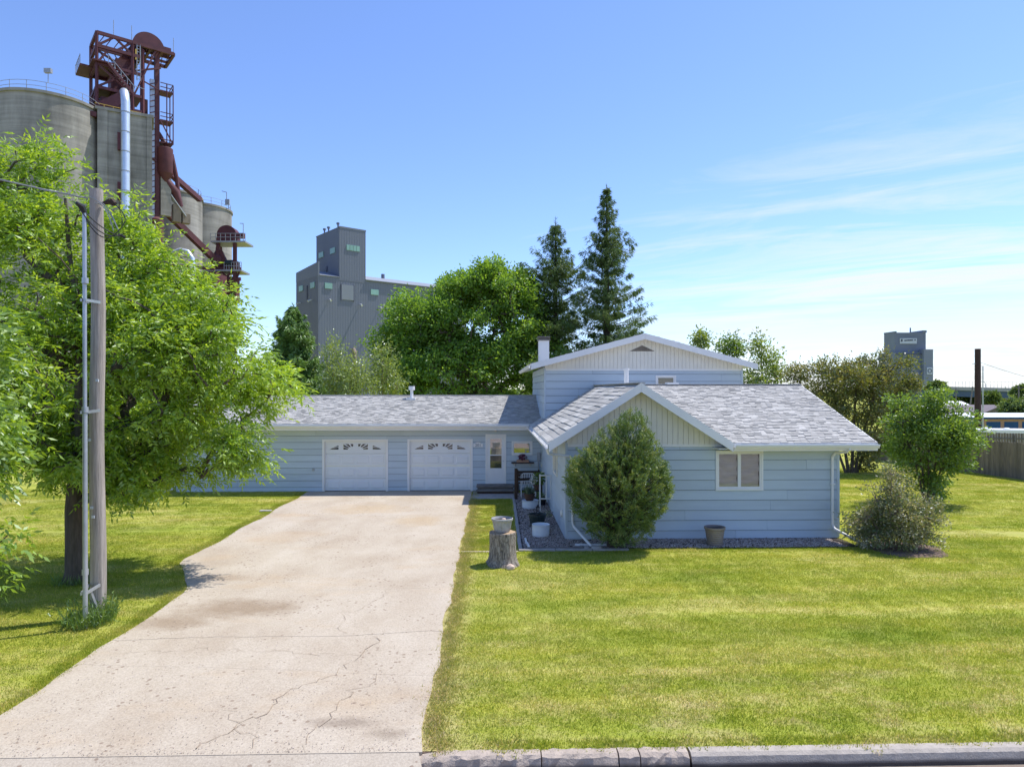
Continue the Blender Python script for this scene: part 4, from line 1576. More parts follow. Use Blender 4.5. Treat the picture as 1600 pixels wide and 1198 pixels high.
def compound_foliage(r, clumps, rc, per, L=0.22, leaf=(0.10, 0.034), pairs=3, droop=0.35, center=None, flat=0.7):
    n = len(clumps) * per
    ci = np.repeat(np.arange(len(clumps)), per)
    c = clumps[ci]
    g = r.normal(size=(n, 3)) * rc * np.array([1, 1, flat])
    p = c + g
    out = unit(p - center) if center is not None else unit(g)
    d = unit(unit(g) * 0.6 + out * 0.6 + r.normal(size=(n, 3)) * 0.5 + np.array([0, 0, -droop]))
    crn = r.random(len(clumps))[ci]
    quads, rn = [], []
    up = np.tile(np.array([0, 0, 1.0]), (n, 1))
    s = unit(np.cross(d, up + r.normal(size=(n, 3)) * 0.3))
    LL = L * r.uniform(0.7, 1.25, n)
    for k in range(pairs):
        t = (k + 0.6) / (pairs + 0.3)
        for sg in (-1, 1):
            b = p + d * (LL * t)[:, None]
            dd = unit(d * 0.55 + s * sg * 0.9 + r.normal(size=(n, 3)) * 0.18 + np.array([0, 0, -0.18]))
            q = leaf_quads(r, b, dd, leaf[0] * r.uniform(0.75, 1.2, n), leaf[1] * r.uniform(0.8, 1.2, n))
            # flatter leaves: rebuild side vector from the leaf plane
            quads.append(q)
            rn.append(np.clip(crn * 0.45 + r.random(n) * 0.55, 0, 1))
    b = p + d * LL[:, None]
    quads.append(leaf_quads(r, b, unit(d + np.array([0, 0, -0.15])), leaf[0] * 1.15 * np.ones(n), leaf[1] * np.ones(n)))
    rn.append(np.clip(crn * 0.45 + r.random(n) * 0.55, 0, 1))
    return np.concatenate(quads), np.concatenate(rn)


def simple_foliage(r, clumps, rc, per, leaf, droop=0.2, center=None, flat=0.8, wt=0.45):
    n = len(clumps) * per
    ci = np.repeat(np.arange(len(clumps)), per)
    g = r.normal(size=(n, 3)) * (rc[ci][:, None] if isinstance(rc, np.ndarray) else rc) * np.array([1, 1, flat])
    p = clumps[ci] + g
    out = unit(p - center) if center is not None else unit(g)
    d = unit(unit(g) * 0.5 + out * 0.5 + r.normal(size=(n, 3)) * 0.6 + np.array([0, 0, -droop]))
    q = leaf_quads(r, p, d, leaf[0] * r.uniform(0.7, 1.3, n), leaf[1] * r.uniform(0.7, 1.3, n))
    return q, np.clip(r.random(len(clumps))[ci] * wt + r.random(n) * (1 - wt), 0, 1)


def finish_crown(name, q, rn, mat, parent):
    me = quad_mesh(name, q, rn, [mat])
    return mesh_obj(name, me, parent, kind='stuff')


def trunk_path(x, y, h, r0, r1, lean=(0, 0), n=8, flare=1.5, z0=0.0, wob=0.04, seed=0):
    rr = random.Random(seed)
    out = []
    for i in range(n):
        t = i / (n - 1)
        f = 1 + (flare - 1) * max(0, 1 - t * n * 0.7)
        out.append((x + lean[0] * t + (rr.uniform(-wob, wob) if i else 0), y + lean[1] * t + (rr.uniform(-wob, wob) if i else 0), z0 - (0.08 if i == 0 else 0) + h * t, (r0 + (r1 - r0) * t) * f))
    return out


def broad_tree(name, label, cat, trunk, ells, nclump, per, rc, leaf, mat, bark, seed, compound=False, group=None, k=0.011, shell=0.45, droop=0.3, pairs=3, L=0.22, crown_name='crown', center=None, lift=0.25, flat=0.75, rmin=0.006, lobes=None):
    r = np.random.default_rng(seed)
    t = thing(name, label, cat, trunk[0][:3], group)
    cl = lobed(r, ells, nclump, shell, lobes)
    cl = cl[cl[:, 2] > trunk[0][2] + 0.25]
    A, par, w = grow(r, trunk, cl, lift)
    wood('trunk', A, par, w, trunk, bark, t, k=k, rmin=rmin)
    c = np.array(center) if center is not None else np.average(np.array(ells)[:, :3], axis=0, weights=np.prod(np.array(ells)[:, 3:], axis=1))
    if compound:
        q, rn = compound_foliage(r, cl, rc, per, L, leaf, pairs, droop, c, flat)
    else:
        q, rn = simple_foliage(r, cl, rc, per, leaf, droop, c, flat)
    keep = q[:, :, 2].min(axis=1) > trunk[0][2] + 0.02
    finish_crown(crown_name, q[keep], rn[keep], mat, t)
    return t


def spruce(name, label, x, y, z0, h, rmax, seed, mat, base=0.06, dens=1.0, group=None, prof=None, leaf=(0.30, 0.042), lean=(0, 0), step=0.024):
    r = np.random.default_rng(seed)
    t = thing(name, label, 'tree', (x, y, z0), group)
    mb = MB()
    tp = [(x + lean[0] * f, y + lean[1] * f, z0 + h * f, 0.028 * h ** 0.9 * (1 - f) ** 0.85 + 0.012) for f in np.linspace(0, 1, 12)]
    mb.tube([p[:3] for p in tp], [p[3] for p in tp], 8)
    quads, rn = [], []
    z = h * base
    while z < h * 0.985:
        f = z / h
        Lmax = (prof(f) if prof else (1 - f) ** 0.8) * rmax
        nb = 7 if f < 0.8 else 5
        a0 = r.uniform(0, 6.28)
        for b in range(nb):
            a = a0 + b * 6.283 / nb + r.normal() * 0.25
            Lb = Lmax * r.uniform(0.55, 1.2)
            if r.random() < 0.10:
                Lb *= 0.4
            if Lb < 0.12:
                Lb = 0.12
            dirh = np.array([math.cos(a), math.sin(a), 0])
            slope = -0.28 + 0.95 * f + r.normal() * 0.10
            ns = max(5, int(Lb / 0.11 * dens))
            s = np.sort(r.random(ns)) ** 0.8
            curve = lambda tt: dirh * (Lb * tt)[:, None] + np.array([0, 0, 1.0]) * (Lb * (slope * tt + 0.22 * tt ** 2.5))[:, None]
            org = np.array([x + lean[0] * f, y + lean[1] * f, z0 + z])
            pts = org + curve(s)
            mb.tube([Vector(org), Vector(org + curve(np.array([0.5]))[0]), Vector(org + curve(np.array([0.97]))[0])], [0.012 + Lb * 0.012, 0.008 + Lb * .006, 0.004], 4, caps=False)
            side = np.cross(dirh, [0, 0, 1.0])
            brn = r.random()
            for rep in range(18):
                m = len(pts)
                sg = r.choice([-1, 1], m)
                wgt = (0.25 + 0.6 * np.sin(np.pi * np.clip(s, 0.05, 0.95))) * min(1, Lb)
                off = (side[None] * (sg * r.random(m) * 0.46 * wgt * Lb ** 0.5)[:, None]) - np.array([0, 0, 1.0]) * (r.random(m) * 0.22)[:, None]
                dd = unit(dirh * 0.55 + side[None] * (sg * 0.7)[:, None] + np.array([0, 0, -0.62]) + r.normal(size=(m, 3)) * 0.35)
                q = leaf_quads(r, pts + off + r.normal(size=(m, 3)) * 0.03, dd, leaf[0] * r.uniform(0.6, 1.25, m), leaf[1] * r.uniform(0.7, 1.3, m))
                quads.append(q)
                rn.append(np.clip(brn * 0.4 + r.random(m) * 0.45 + 0.15 * s, 0, 1))
        z += h * step * r.uniform(0.8, 1.2) * (1.0 if f < 0.7 else 0.75)
    # leader
    m = 30
    zz = r.uniform(0.93, 1.0, m)
    p = np.stack([np.full(m, x) + lean[0], np.full(m, y) + lean[1], z0 + h * zz], 1)
    quads.append(leaf_quads(r, p, unit(r.normal(size=(m, 3)) * 0.5 + np.array([0, 0, 0.9])), np.full(m, leaf[0]), np.full(m, leaf[1])))
    rn.append(r.random(m))
    mb.build('trunk', M['bark2'], t, smooth=True)
    finish_crown('crown', np.concatenate(quads), np.concatenate(rn), mat, t)
    return t


# big ash by the drive: trunk behind the utility pole
ash_trunk = [(-9.22, 15.4, -0.08, 0.30), (-9.22, 15.4, 0.25, 0.225), (-9.24, 15.4, 0.8, 0.20), (-9.27, 15.42, 1.6, 0.19), (-9.25, 15.5, 2.4, 0.185), (-9.2, 15.6, 3.2, 0.16), (-9.3, 15.7, 4.4, 0.125), (-9.45, 15.8, 5.8, 0.09), (-9.6, 15.8, 7.2, 0.055), (-9.7, 15.8, 8.6, 0.03)]
ash_ells = [(-9.3, 16.2, 4.7, 2.7, 2.4, 2.0), (-7.2, 16.3, 4.9, 1.7, 1.9, 1.3), (-5.75, 16.0, 4.55, 0.85, 1.1, 0.75),
            (-10.0, 16.2, 6.7, 2.0, 2.1, 1.7), (-10.35, 16.1, 8.7, 0.7, 1.0, 1.5), (-11.4, 16.2, 8.4, 0.9, 1.1, 1.3), (-9.15, 16.0, 8.2, 0.5, 0.7, 0.9), (-8.0, 16.2, 6.1, 1.4, 1.7, 1.2), (-11.9, 16.4, 6.3, 1.7, 2.0, 2.3),
            (-8.4, 16.0, 2.9, 1.1, 1.3, 0.75), (-6.15, 15.8, 3.15, 0.55, 0.6, 0.6), (-5.85, 15.7, 2.6, 0.4, 0.4, 0.45), (-7.3, 15.5, 3.2, 0.9, 0.7, 0.6), (-8.6, 15.1, 2.4, 0.9, 0.6, 0.5), (-7.0, 15.4, 2.5, 0.6, 0.5, 0.45), (-6.5, 15.7, 3.4, 0.7, 0.8, 0.6), (-5.6, 15.8, 3.6, 0.5, 0.6, 0.6), (-7.7, 15.6, 2.35, 0.6, 0.7, 0.45), (-10.3, 15.8, 3.1, 1.3, 1.6, 0.85), (-12.3, 16.3, 3.8, 1.6, 1.8, 1.3), (-6.7, 16.2, 5.8, 0.7, 0.9, 0.6), (-10.4, 16.1, 9.5, 0.5, 0.7, 0.8), (-11.7, 16.1, 9.2, 0.5, 0.7, 0.8)]
broad_tree('ash_tree', 'large bright green leafy tree behind the wooden utility pole beside the driveway', 'tree', ash_trunk, ash_ells, 960, 19, 0.165, (0.135, 0.044), M['ash'], M['bark'], 3, compound=True, lobes=(120, 0.4, 0.72), k=0.0115, droop=0.4, shell=0.42, L=0.26)
# neighbour tree reaching in from the left edge
be_trunk = trunk_path(-10.6, 10.6, 5.0, 0.17, 0.05, (0.2, 0.2), seed=4)
be_ells = [(-9.4, 11.0, 4.2, 1.75, 1.5, 1.4), (-8.35, 11.0, 3.4, 0.95, 0.9, 0.85), (-8.65, 11.0, 4.9, 0.9, 0.9, 0.85), (-8.2, 11.0, 1.75, 0.75, 0.6, 0.45), (-8.9, 10.9, 2.5, 0.85, 0.9, 0.6), (-10.8, 10.8, 3.5, 1.4, 1.5, 1.6)]
broad_tree('young_tree', 'leafy tree cropped by the left edge of the photo, nearest to the street', 'tree', be_trunk, be_ells, 260, 26, 0.19, (0.135, 0.052), M['boxelder'], M['bark'], 8, compound=True, pairs=2, k=0.010, droop=0.5)

# trees behind the house
def px(pxx, py, d):
    """a point on the sight line through a photo pixel at depth d (used to place far things)"""
    a = rad(1.65)
    x = (pxx - 800) / 1067 * d
    return (x * math.cos(a) + d * math.sin(a), -x * math.sin(a) + d * math.cos(a), 4.24 - (py - 610) / 1067 * d)


def blob(pxx, py, d, rx, rz, ry=None):
    p = px(pxx, py, d)
    s = d / 1067
    return (p[0], p[1], p[2], rx * s, (ry or rx) * s, rz * s)


b = px(740, 620, 50)
broad_tree('maple_tree', 'broad round dark green tree in the centre behind the garage roof', 'tree', trunk_path(b[0], b[1], 9, 0.34, 0.1, seed=2),
           [blob(760, 505, 50, 92, 88), blob(820, 520, 50, 45, 62), blob(645, 545, 50, 50, 85), blob(700, 500, 50, 62, 68), blob(720, 590, 49, 100, 60), blob(655, 480, 51, 34, 34), blob(790, 455, 50, 48, 40), blob(625, 575, 49, 34, 50), blob(640, 505, 50, 44, 48), blob(616, 540, 50, 26, 44), blob(768, 442, 50, 62, 32), blob(838, 570, 49, 34, 55)],
           2700, 36, 0.26, (0.23, 0.13), M['maple'], M['bark'], 21, shell=0.32, k=0.012, flat=0.7, rmin=0.010, lobes=(120, 0.75, 1.3))
b = px(875, 600, 46)
broad_tree('small_maple', 'small light green tree just right of the white chimney', 'tree', trunk_path(b[0], b[1], 5, 0.12, 0.04, seed=6), [blob(885, 575, 46, 26, 28), blob(845, 585, 46, 22, 30), blob(905, 590, 46, 20, 24)],
           70, 70, 0.3, (0.2, 0.12), M['shrub'], M['bark'], 22, shell=0.4)
p = px(868, 620, 50)
spruce('spruce_tree', 'shorter of the two tall dark spruces behind the upper storey', p[0], p[1], 0, 16.8, 2.9, 31, M['spruce'], base=0.16, step=0.034, prof=lambda f: min(1, (1.0 - f) * 3.0) * (0.92 + 0.14 * math.sin(f * 29)))
p = px(948, 620, 47)
spruce('spruce_tree', 'tallest dark spruce with shaggy branches behind the upper storey roof', p[0], p[1], 0, 18.3, 6.0, 32, M['spruce'], base=0.14, step=0.034, prof=lambda f: (1.0 - f) ** 0.92 * (0.9 + 0.14 * math.sin(f * 27 + 1)))
p = px(458, 620, 43)
spruce('spruce_tree', 'bushy lighter green spruce at the far end of the garage roof', p[0], p[1], 0, 9.6, 3.9, 33, M['spruce2'], base=0.05, prof=lambda f: (1 - f) ** 0.8 * (0.9 + 0.1 * math.sin(f * 17)), leaf=(0.26, 0.065), dens=1.3)
for (pxx, top, d, w, sd, lab) in ((525, 530, 41, 16, 41, 'thin pale green sapling right of the bushy spruce'), (552, 560, 40, 22, 42, 'pale green sapling in front of the grey elevator, middle one of three'), (598, 535, 42, 24, 43, 'pale green sapling against the left side of the round tree')):
    b = px(pxx, 620, d)
    broad_tree('sapling', lab, 'tree', trunk_path(b[0], b[1], (620 - top) * d / 1067 + 3.0, 0.06, 0.015, seed=sd), [blob(pxx, (top + 600) / 2, d, w, (600 - top) / 2 + 6), blob(pxx + 4, 600, d, w * 1.5, 26)],
               80, 40, 0.26, (0.17, 0.07), M['poplar'], M['twig'], sd, shell=0.5, flat=1.2, group='saplings behind the garage', k=0.006)
for (pxx, top, d, ws, sd, lab) in ((1095, 520, 46, [(1095, 530, 9, 12)], 51, 'thin tree top peeping over the right slope of the upper roof'), (1140, 528, 45, [(1140, 545, 17, 18), (1138, 590, 22, 26)], 52, 'light green poplar left of the taller one behind the right wing roof'), (1190, 522, 45, [(1185, 540, 16, 20), (1196, 565, 24, 36), (1180, 600, 34, 30), (1208, 590, 16, 30)], 53, 'light green poplar rising beyond the right end of the upper roof')):
    b = px(pxx, 620, d)
    broad_tree('poplar_tree', lab, 'tree', trunk_path(b[0], b[1], (620 - top) * d / 1067 + 3.2, 0.09, 0.02, seed=sd), [blob(a_, b_, d, c_, e_) for a_, b_, c_, e_ in ws],
               95 if sd > 51 else 22, 44, 0.24, (0.18, 0.10), M['poplar' if sd != 52 else 'shrub'], M['bark'], sd, shell=0.55, flat=1.0, group='poplars behind the house', k=0.008)

# crabapple/lilac clump and shrubs on the right
def multi_shrub(name, label, base, stems, ells, nclump, per, rc, leaf, mat, seed, cat='shrub', k=0.007, shell=0.5, droop=0.1, twig='bark', group=None, lobes=None):
    """several stems from one base, foliage clumps hang on the nearest stem"""
    r = np.random.default_rng(seed)
    t = thing(name, label, cat, base, group)
    cl = lobed(r, ells, nclump, shell, lobes)
    cl = cl[cl[:, 2] > base[2] + 0.15]
    mb = MB()
    tops = []
    for (dx, dy, h, r0) in stems:
        pts = [(base[0] + dx * 0.12 * 1.0, base[1] + dy * 0.12, base[2] - 0.05), (base[0] + dx * 0.35, base[1] + dy * 0.35, base[2] + h * 0.35), (base[0] + dx * 0.7, base[1] + dy * 0.7, base[2] + h * 0.7), (base[0] + dx, base[1] + dy, base[2] + h)]
        mb.tube(pts, [r0, r0 * 0.8, r0 * 0.55, r0 * 0.25], 6)
        tops += [np.array(p) for p in pts[1:]]
    T = np.array(tops)
    for c in cl:
        D = np.linalg.norm(T - c, axis=1) + 0.8 * np.maximum(0, T[:, 2] - c[2])
        a = T[int(np.argmin(D))]
        mid = (a + c) / 2 + np.array([0, 0, 0.12 * np.linalg.norm(c - a)])
        mb.tube([a, mid, c], [0.012, 0.008, 0.004], 4, caps=False)
    mb.build('stem', M[twig], t, smooth=True)
    c0 = np.average(np.array(ells)[:, :3], axis=0, weights=np.prod(np.array(ells)[:, 3:], axis=1)) - np.array([0, 0, 0.4])
    q, rn = simple_foliage(r, cl, rc, per, leaf, droop, c0, 0.9)
    keep = q[:, :, 2].min(axis=1) > base[2] + 0.02
    finish_crown('foliage', q[keep], rn[keep], mat, t)
    return t, cl, r


b = px(1330, 737, 35.2)
multi_shrub('crabapple_tree', 'bronze and green leaved bushy tree behind the right end of the house', (b[0], b[1], 0), [(-2.2, 0, 3.8, .07), (-1, .3, 5, .08), (0.3, 0, 5, .09), (1.4, -.2, 4.8, .08), (2.6, .2, 4.3, .07), (-.4, .8, 3, .07), (0.8, -.6, 2.6, .06)],
            [blob(1300, 605, 35.2, 55, 42), blob(1335, 580, 35.2, 36, 30), blob(1285, 580, 35.2, 32, 26), blob(1385, 600, 35.2, 46, 38), blob(1390, 580, 35.2, 30, 28), blob(1345, 650, 35.2, 62, 45), blob(1405, 640, 35.2, 30, 45), blob(1345, 705, 35.2, 26, 25), blob(1250, 590, 36, 14, 10)],
            620, 44, 0.17, (0.15, 0.07), M['lilac'], 61, cat='tree', shell=0.6, lobes=(46, 0.4, 0.75))
b = px(1450, 788, 25.6)
multi_shrub('tall_shrub', 'tall leafy green shrub standing on the lawn in front of the fence', (b[0], b[1], 0), [(-1.0, 0, 3, .05), (-.5, .2, 3.8, .05), (0.1, 0, 3.9, .06), (.6, -.1, 3.4, .05), (1.1, .1, 2.6, .045), (-.2, -.4, 2.4, .045), (0.4, .4, 2.2, .04)],
            [blob(1435, 640, 25.6, 34, 34), blob(1460, 645, 25.6, 38, 44), blob(1450, 690, 25.6, 56, 50), blob(1490, 690, 25.6, 34, 40), blob(1415, 690, 25.6, 24, 40), blob(1455, 745, 25.6, 40, 36), blob(1512, 712, 25.6, 14, 10)],
            480, 40, 0.13, (0.125, 0.065), M['shrub'], 62, shell=0.5, lobes=(34, 0.3, 0.55))
# spirea by the right downspout, with spent white flower sprays
b = px(1395, 860, 18.35)
t, cl, r = multi_shrub('spirea_bush', 'sprawling arching shrub with faded white blossom beside the right downspout', (b[0], b[1], 0), [(-.9, 0, 1.2, .02), (-.5, .2, 1.8, .02), (-.1, -.1, 2.0, .02), (.3, .1, 1.9, .02), (.8, .1, 1.5, .02), (1.2, -.1, .9, .02), (-.3, -.4, 1.0, .02), (.5, -.4, .9, .02)],
                       [blob(1395, 775, 18.35, 40, 46, 40), blob(1366, 818, 18.4, 34, 30, 30), blob(1420, 815, 18.2, 44, 40, 36), blob(1395, 840, 18.2, 52, 22, 34), blob(1390, 745, 18.4, 18, 18), blob(1445, 800, 18.3, 24, 18), blob(1478, 828, 18.2, 9, 8), blob(1340, 815, 18.75, 14, 20)],
                       420, 50, 0.09, (0.070, 0.034), M['spirea'], 63, shell=0.5, twig='twig', lobes=(36, 0.2, 0.4))
# juniper-like cedar at the house corner
rc_ = np.random.default_rng(71)
b = px(950, 853, 18.5)
t = thing('cedar_bush', 'big rounded evergreen cedar bush hiding the left front corner of the house', 'shrub', (b[0], b[1] - 0.05, 0))
cy_ = 18.0
ce = [(3.36, cy_, 1.70, 1.42, 0.95, 1.25), (3.50, cy_ + .1, 2.55, 1.0, 0.66, 0.85), (3.72, cy_ + .15, 3.05, 0.55, 0.40, 0.66), (2.80, cy_, 2.05, 0.82, 0.8, 0.75), (4.0, cy_, 1.7, 0.75, 0.75, 0.90), (3.35, cy_ + .1, 0.75, 0.98, 0.66, 0.62)]
cl = sample_ellipsoids(rc_, ce, 2100, 0.15)
cl = cl[cl[:, 2] > 0.15]
mb = MB()
for i in range(0, len(cl), 6):
    c = cl[i]
    a0 = np.array([3.3, cy_ + .2, max(0.2, c[2] * 0.45)])
    mb.tube([a0, (a0 + c) / 2 + np.array([0, 0, -0.08]), c], [0.03, 0.014, 0.006], 4, caps=False)
for dx in (-.12, 0, .15):
    mb.tube([(3.3 + dx, cy_ + .3, -.05), (3.35 + dx * 2, cy_ + .2, 1.5), (3.5 + dx * 2.2, cy_ + .15, 2.9)], [0.09, 0.06, 0.02], 8)
mb.build('stem', M['bark2'], t, smooth=True)
n = len(cl) * 56
ci = np.repeat(np.arange(len(cl)), 56)
cc = np.array([3.35, cy_ + 0.2, 1.3])
outd = unit(cl - cc + np.array([0, 0, 0.1]))
axis = unit(outd * 0.6 + np.array([0, 0, 0.45]) + rc_.normal(size=cl.shape) * 0.45)
tt = rc_.random(n)
flat_ = unit(np.cross(axis, rc_.normal(size=cl.shape)))
pp = cl[ci] + axis[ci] * ((tt - 0.55) * 0.26)[:, None] + flat_[ci] * (rc_.normal(size=n) * 0.055 * (1.15 - tt))[:, None] + rc_.normal(size=(n, 3)) * 0.014
dd = unit(axis[ci] * 0.8 + flat_[ci] * rc_.normal(size=n)[:, None] * 0.55 + rc_.normal(size=(n, 3)) * 0.2 - np.array([0, 0, 0.15]))
q = leaf_quads(rc_, pp, dd, rc_.uniform(0.04, 0.08, n), rc_.uniform(0.010, 0.019, n))
rn = np.clip(rc_.random(len(cl))[ci] ** 1.6 * 0.6 + rc_.random(n) * 0.18 + tt * 0.22, 0, 1)
# the bush leans on the wall but does not grow through it
keep = (q[:, :, 1].max(axis=1) < 19.30)
finish_crown('foliage', q[keep], rn[keep], M['cedar'], t)

# background greenery on the left, behind the ash
for (pxx, d, h, w, sd, lab) in ((60, 62, 8.5, 4.2, 81, 'dark tree far behind the ash, nearest the left edge'), (175, 66, 7.0, 3.6, 82, 'dark tree behind the ash trunk and the garage end'), (300, 60, 6.0, 3.0, 83, 'tree behind the left end of the garage roof')):
    b = px(pxx, 620, d)
    broad_tree('background_tree', lab, 'tree', trunk_path(b[0], b[1], h * 0.7, 0.2, 0.06, seed=sd), [(b[0], b[1], h * .55, w, w * .8, h * .42), (b[0] + 1, b[1], h * .3, w * .9, w * .8, h * .28)], 120, 60, 0.45, (0.3, 0.18), M['maple'], M['bark'], sd, shell=0.4, group='trees beyond the left lawn', rmin=0.012)

# ------------------------------------------------------------------ grass: tufts set on the lawn (geometry nodes)
def grass():
    r = np.random.default_rng(9)
    srcs = bpy.data.collections.new('grass_tufts')
    srcs2 = bpy.data.collections.new('edge_tufts')
    for k in range(10):
        n, hw = (760, .34) if k < 5 else (150, .115)
        p = np.stack([r.uniform(-hw, hw, n), r.uniform(-hw, hw, n), np.full(n, -0.008)], 1)
        tilt = r.normal(size=(n, 3)) * np.array([0.55, 0.55, 0]) + np.array([0, 0, 1.0])
        d = unit(tilt)
        q = leaf_quads(r, p, d, np.where(r.random(n) < 0.12, r.uniform(0.045, 0.075, n), r.uniform(0.016, 0.042 if k < 5 else 0.06, n)), r.uniform(0.005, 0.012, n), fold=0.0, mid=0.3)
        me = quad_mesh('grass_tuft', q, r.random(n) ** 1.3, [M['grass']])
        o = bpy.data.objects.new('grass_tuft', me)
        (srcs if k < 5 else srcs2).objects.link(o)
    pts = []

    def ok(x, y):
        lx = -6.42 if y < 14.6 else (-6.42 - (y - 14.6) / 2.4 * 1.24 if y < 17 else -7.68)
        if y < 8.5:
            lx -= (8.5 - y) * .75
        m = 0.27
        if lx - m < x < -0.86 + m and y < 29.2:
            return False
        if -0.86 <= x <= 0.72 + m:
            if y > 26.75 - m or 17.93 - m < y < 18.03 + m:
                return False
        if 0.72 - m < x < 10.1 and 18.0 - m < y < 37:
            return False
        if -13.2 - m < x < 2 and y > 28.9 - m:
            return False
        return y > 8.06 + m
    def fill(x0, x1, y0, y1, step):
        nx, ny = int((x1 - x0) / step), int((y1 - y0) / step)
        for i in range(nx):
            for j in range(ny):
                x = x0 + (i + 0.5 + r.uniform(-.3, .3)) * step
                y = y0 + (j + 0.5 + r.uniform(-.3, .3)) * step
                if abs((x - y * 0.0288)) < y * 0.80 and ok(x, y):
                    pts.append((x, y, terrain_z(x, y)))
    fill(-1.0, 11, 8.06, 13, 0.36)
    fill(-1.0, 15, 13, 20, 0.42)
    fill(-14, -6, 8.06, 14, 0.38)
    fill(-21, -6, 14, 21, 0.44)
    fill(-25, -7.4, 21, 30, 0.55)
    fill(9.9, 25, 20, 37, 0.55)
    # edges: rows of tufts hugging drive, kerb, bed and strips (turned so that the square patch lines up)
    edge_pts = []
    def row(x0, y0, x1, y1, step=0.16):
        n = int(math.dist((x0, y0), (x1, y1)) / step)
        for i in range(n + 1):
            t = i / max(1, n)
            edge_pts.append((x0 + (x1 - x0) * t + r.uniform(-.02, .02), y0 + (y1 - y0) * t + r.uniform(-.02, .02), 0))
    row(-0.74, 8.22, -0.74, 17.82)
    row(-0.60, 8.15, 12.0, 8.15)
    for yy in np.arange(8.2, 28.7, 0.085):
        lx = -6.42 + (0.03 * math.sin(yy * 2.1)) * (1 if yy > 8.5 else 0) - (max(0, 8.5 - yy) * 0.75) if yy < 14.6 else (-6.42 - (yy - 14.6) / 2.4 * 1.24 if yy < 17 else -7.68 + 0.05 * math.sin(yy * 1.7))
        edge_pts.append((lx - r.uniform(0.06, 0.30), yy, 0))
        edge_pts.append((lx - r.uniform(0.05, 0.16), yy, 0))
        edge_pts.append((-0.86 + r.uniform(0.06, 0.30), yy if yy < 17.85 or yy > 18.1 else 17.8, 0))
    row(-13.0, 28.72, -7.9, 28.72)
    row(-0.72, 18.14, -0.72, 26.6)
    row(0.60, 18.14, 0.60, 26.6)
    row(-0.7, 18.14, 0.6, 18.14)
    row(-0.7, 17.84, 10.4, 17.86)
    row(3.75, 18.02, 10.2, 18.04)
    row(3.75, 18.12, 10.0, 18.12)
    row(9.0, 17.6, 10.6, 17.6)
    for _ in range(560):
        edge_pts.append((r.uniform(-0.72, 0.58), r.uniform(18.16, 26.6), 0))
    for g in np.arange(18.1, 40, 0.3):
        row(10.25, g, 10.3, g)
    kerb_pts = [(x, 8.13 + r.uniform(-.02, .05), 0) for x in np.arange(-0.72, 12, 0.13) if r.random() < 0.75]
    for nm, P, s0, s1, lab in (('kerb_grass', kerb_pts, 0.9, 1.55, 'longer uncut grass fringe behind the street kerb'), ('grass', pts, 0.9, 1.25, 'mown green and straw coloured lawn grass around the drive and house'), ('edge_grass', edge_pts, 0.7, 1.2, 'grass tufts growing along the edges of the drive, kerb and bed')):
        P = np.array(P, dtype=np.float32)
        me = bpy.data.meshes.new(nm)
        me.vertices.add(len(P))
        me.vertices.foreach_set('co', P.ravel())
        me.materials.append(M['grass'])
        o = mesh_obj(nm, me, label=lab, cat='grass', kind='stuff')
        ng = bpy.data.node_groups.new(nm + '_scatter', 'GeometryNodeTree')
        ng.interface.new_socket('Geometry', in_out='INPUT', socket_type='NodeSocketGeometry')
        ng.interface.new_socket('Geometry', in_out='OUTPUT', socket_type='NodeSocketGeometry')
        N, L = ng.nodes, ng.links
        gi, go = N.new('NodeGroupInput'), N.new('NodeGroupOutput')
        iop = N.new('GeometryNodeInstanceOnPoints')
        cinf = N.new('GeometryNodeCollectionInfo')
        cinf.inputs['Collection'].default_value = srcs if nm == 'grass' else srcs2
        cinf.inputs['Separate Children'].default_value = True
        cinf.inputs['Reset Children'].default_value = True
        iop.inputs['Pick Instance'].default_value = True
        ri = N.new('FunctionNodeRandomValue')
        ri.data_type = 'INT'
        ri.inputs['Min'].default_value = 0 if 'Min' in ri.inputs else 0
        for s in ri.inputs:
            if s.type == 'INT' and s.name == 'Max':
                s.default_value = 4
            if s.type == 'INT' and s.name == 'Min':
                s.default_value = 0
        rr_ = N.new('FunctionNodeRandomValue')
        rr_.data_type = 'FLOAT_VECTOR'
        rr_.inputs[0].default_value = (0, 0, 0)
        rr_.inputs[1].default_value = (0, 0, 6.283)
        rs = N.new('FunctionNodeRandomValue')
        rs.data_type = 'FLOAT'
        for s in rs.inputs:
            if s.type == 'VALUE' and s.name == 'Min':
                s.default_value = s0
            if s.type == 'VALUE' and s.name == 'Max':
                s.default_value = s1
        L.new(gi.outputs[0], iop.inputs['Points'])
        L.new(cinf.outputs[0], iop.inputs['Instance'])
        L.new([x for x in ri.outputs if x.type == 'INT'][0], iop.inputs['Instance Index'])
        L.new([x for x in rr_.outputs if x.type == 'VECTOR'][0], iop.inputs['Rotation'])
        L.new([x for x in rs.outputs if x.type == 'VALUE'][0], iop.inputs['Scale'])
        L.new(iop.outputs[0], go.inputs[0])
        md = o.modifiers.new('scatter', 'NODES')
        md.node_group = ng


grass()

# ================================================================== YARD THINGS
def ringtub(prof, c, name, mat, parent, n=28, wob=None):
    return MB().lathe(c, prof, n, wob, cap0=True, cap1=False).build(name, mat, parent, smooth=True)


def blades(name, c, n, h, spread, mat, parent, seed, w=0.012):
    r = np.random.default_rng(seed)
    p = np.array(c) + np.stack([r.normal(size=n) * spread * 0.25, r.normal(size=n) * spread * 0.25, np.zeros(n)], 1)
    d = unit(np.stack([r.normal(size=n) * 0.35, r.normal(size=n) * 0.35, np.ones(n)], 1))
    q = leaf_quads(r, p, d, h * r.uniform(0.5, 1.1, n), w * r.uniform(0.7, 1.4, n), mid=0.35)
    return finish_crown(name, q, r.random(n), mat, parent)


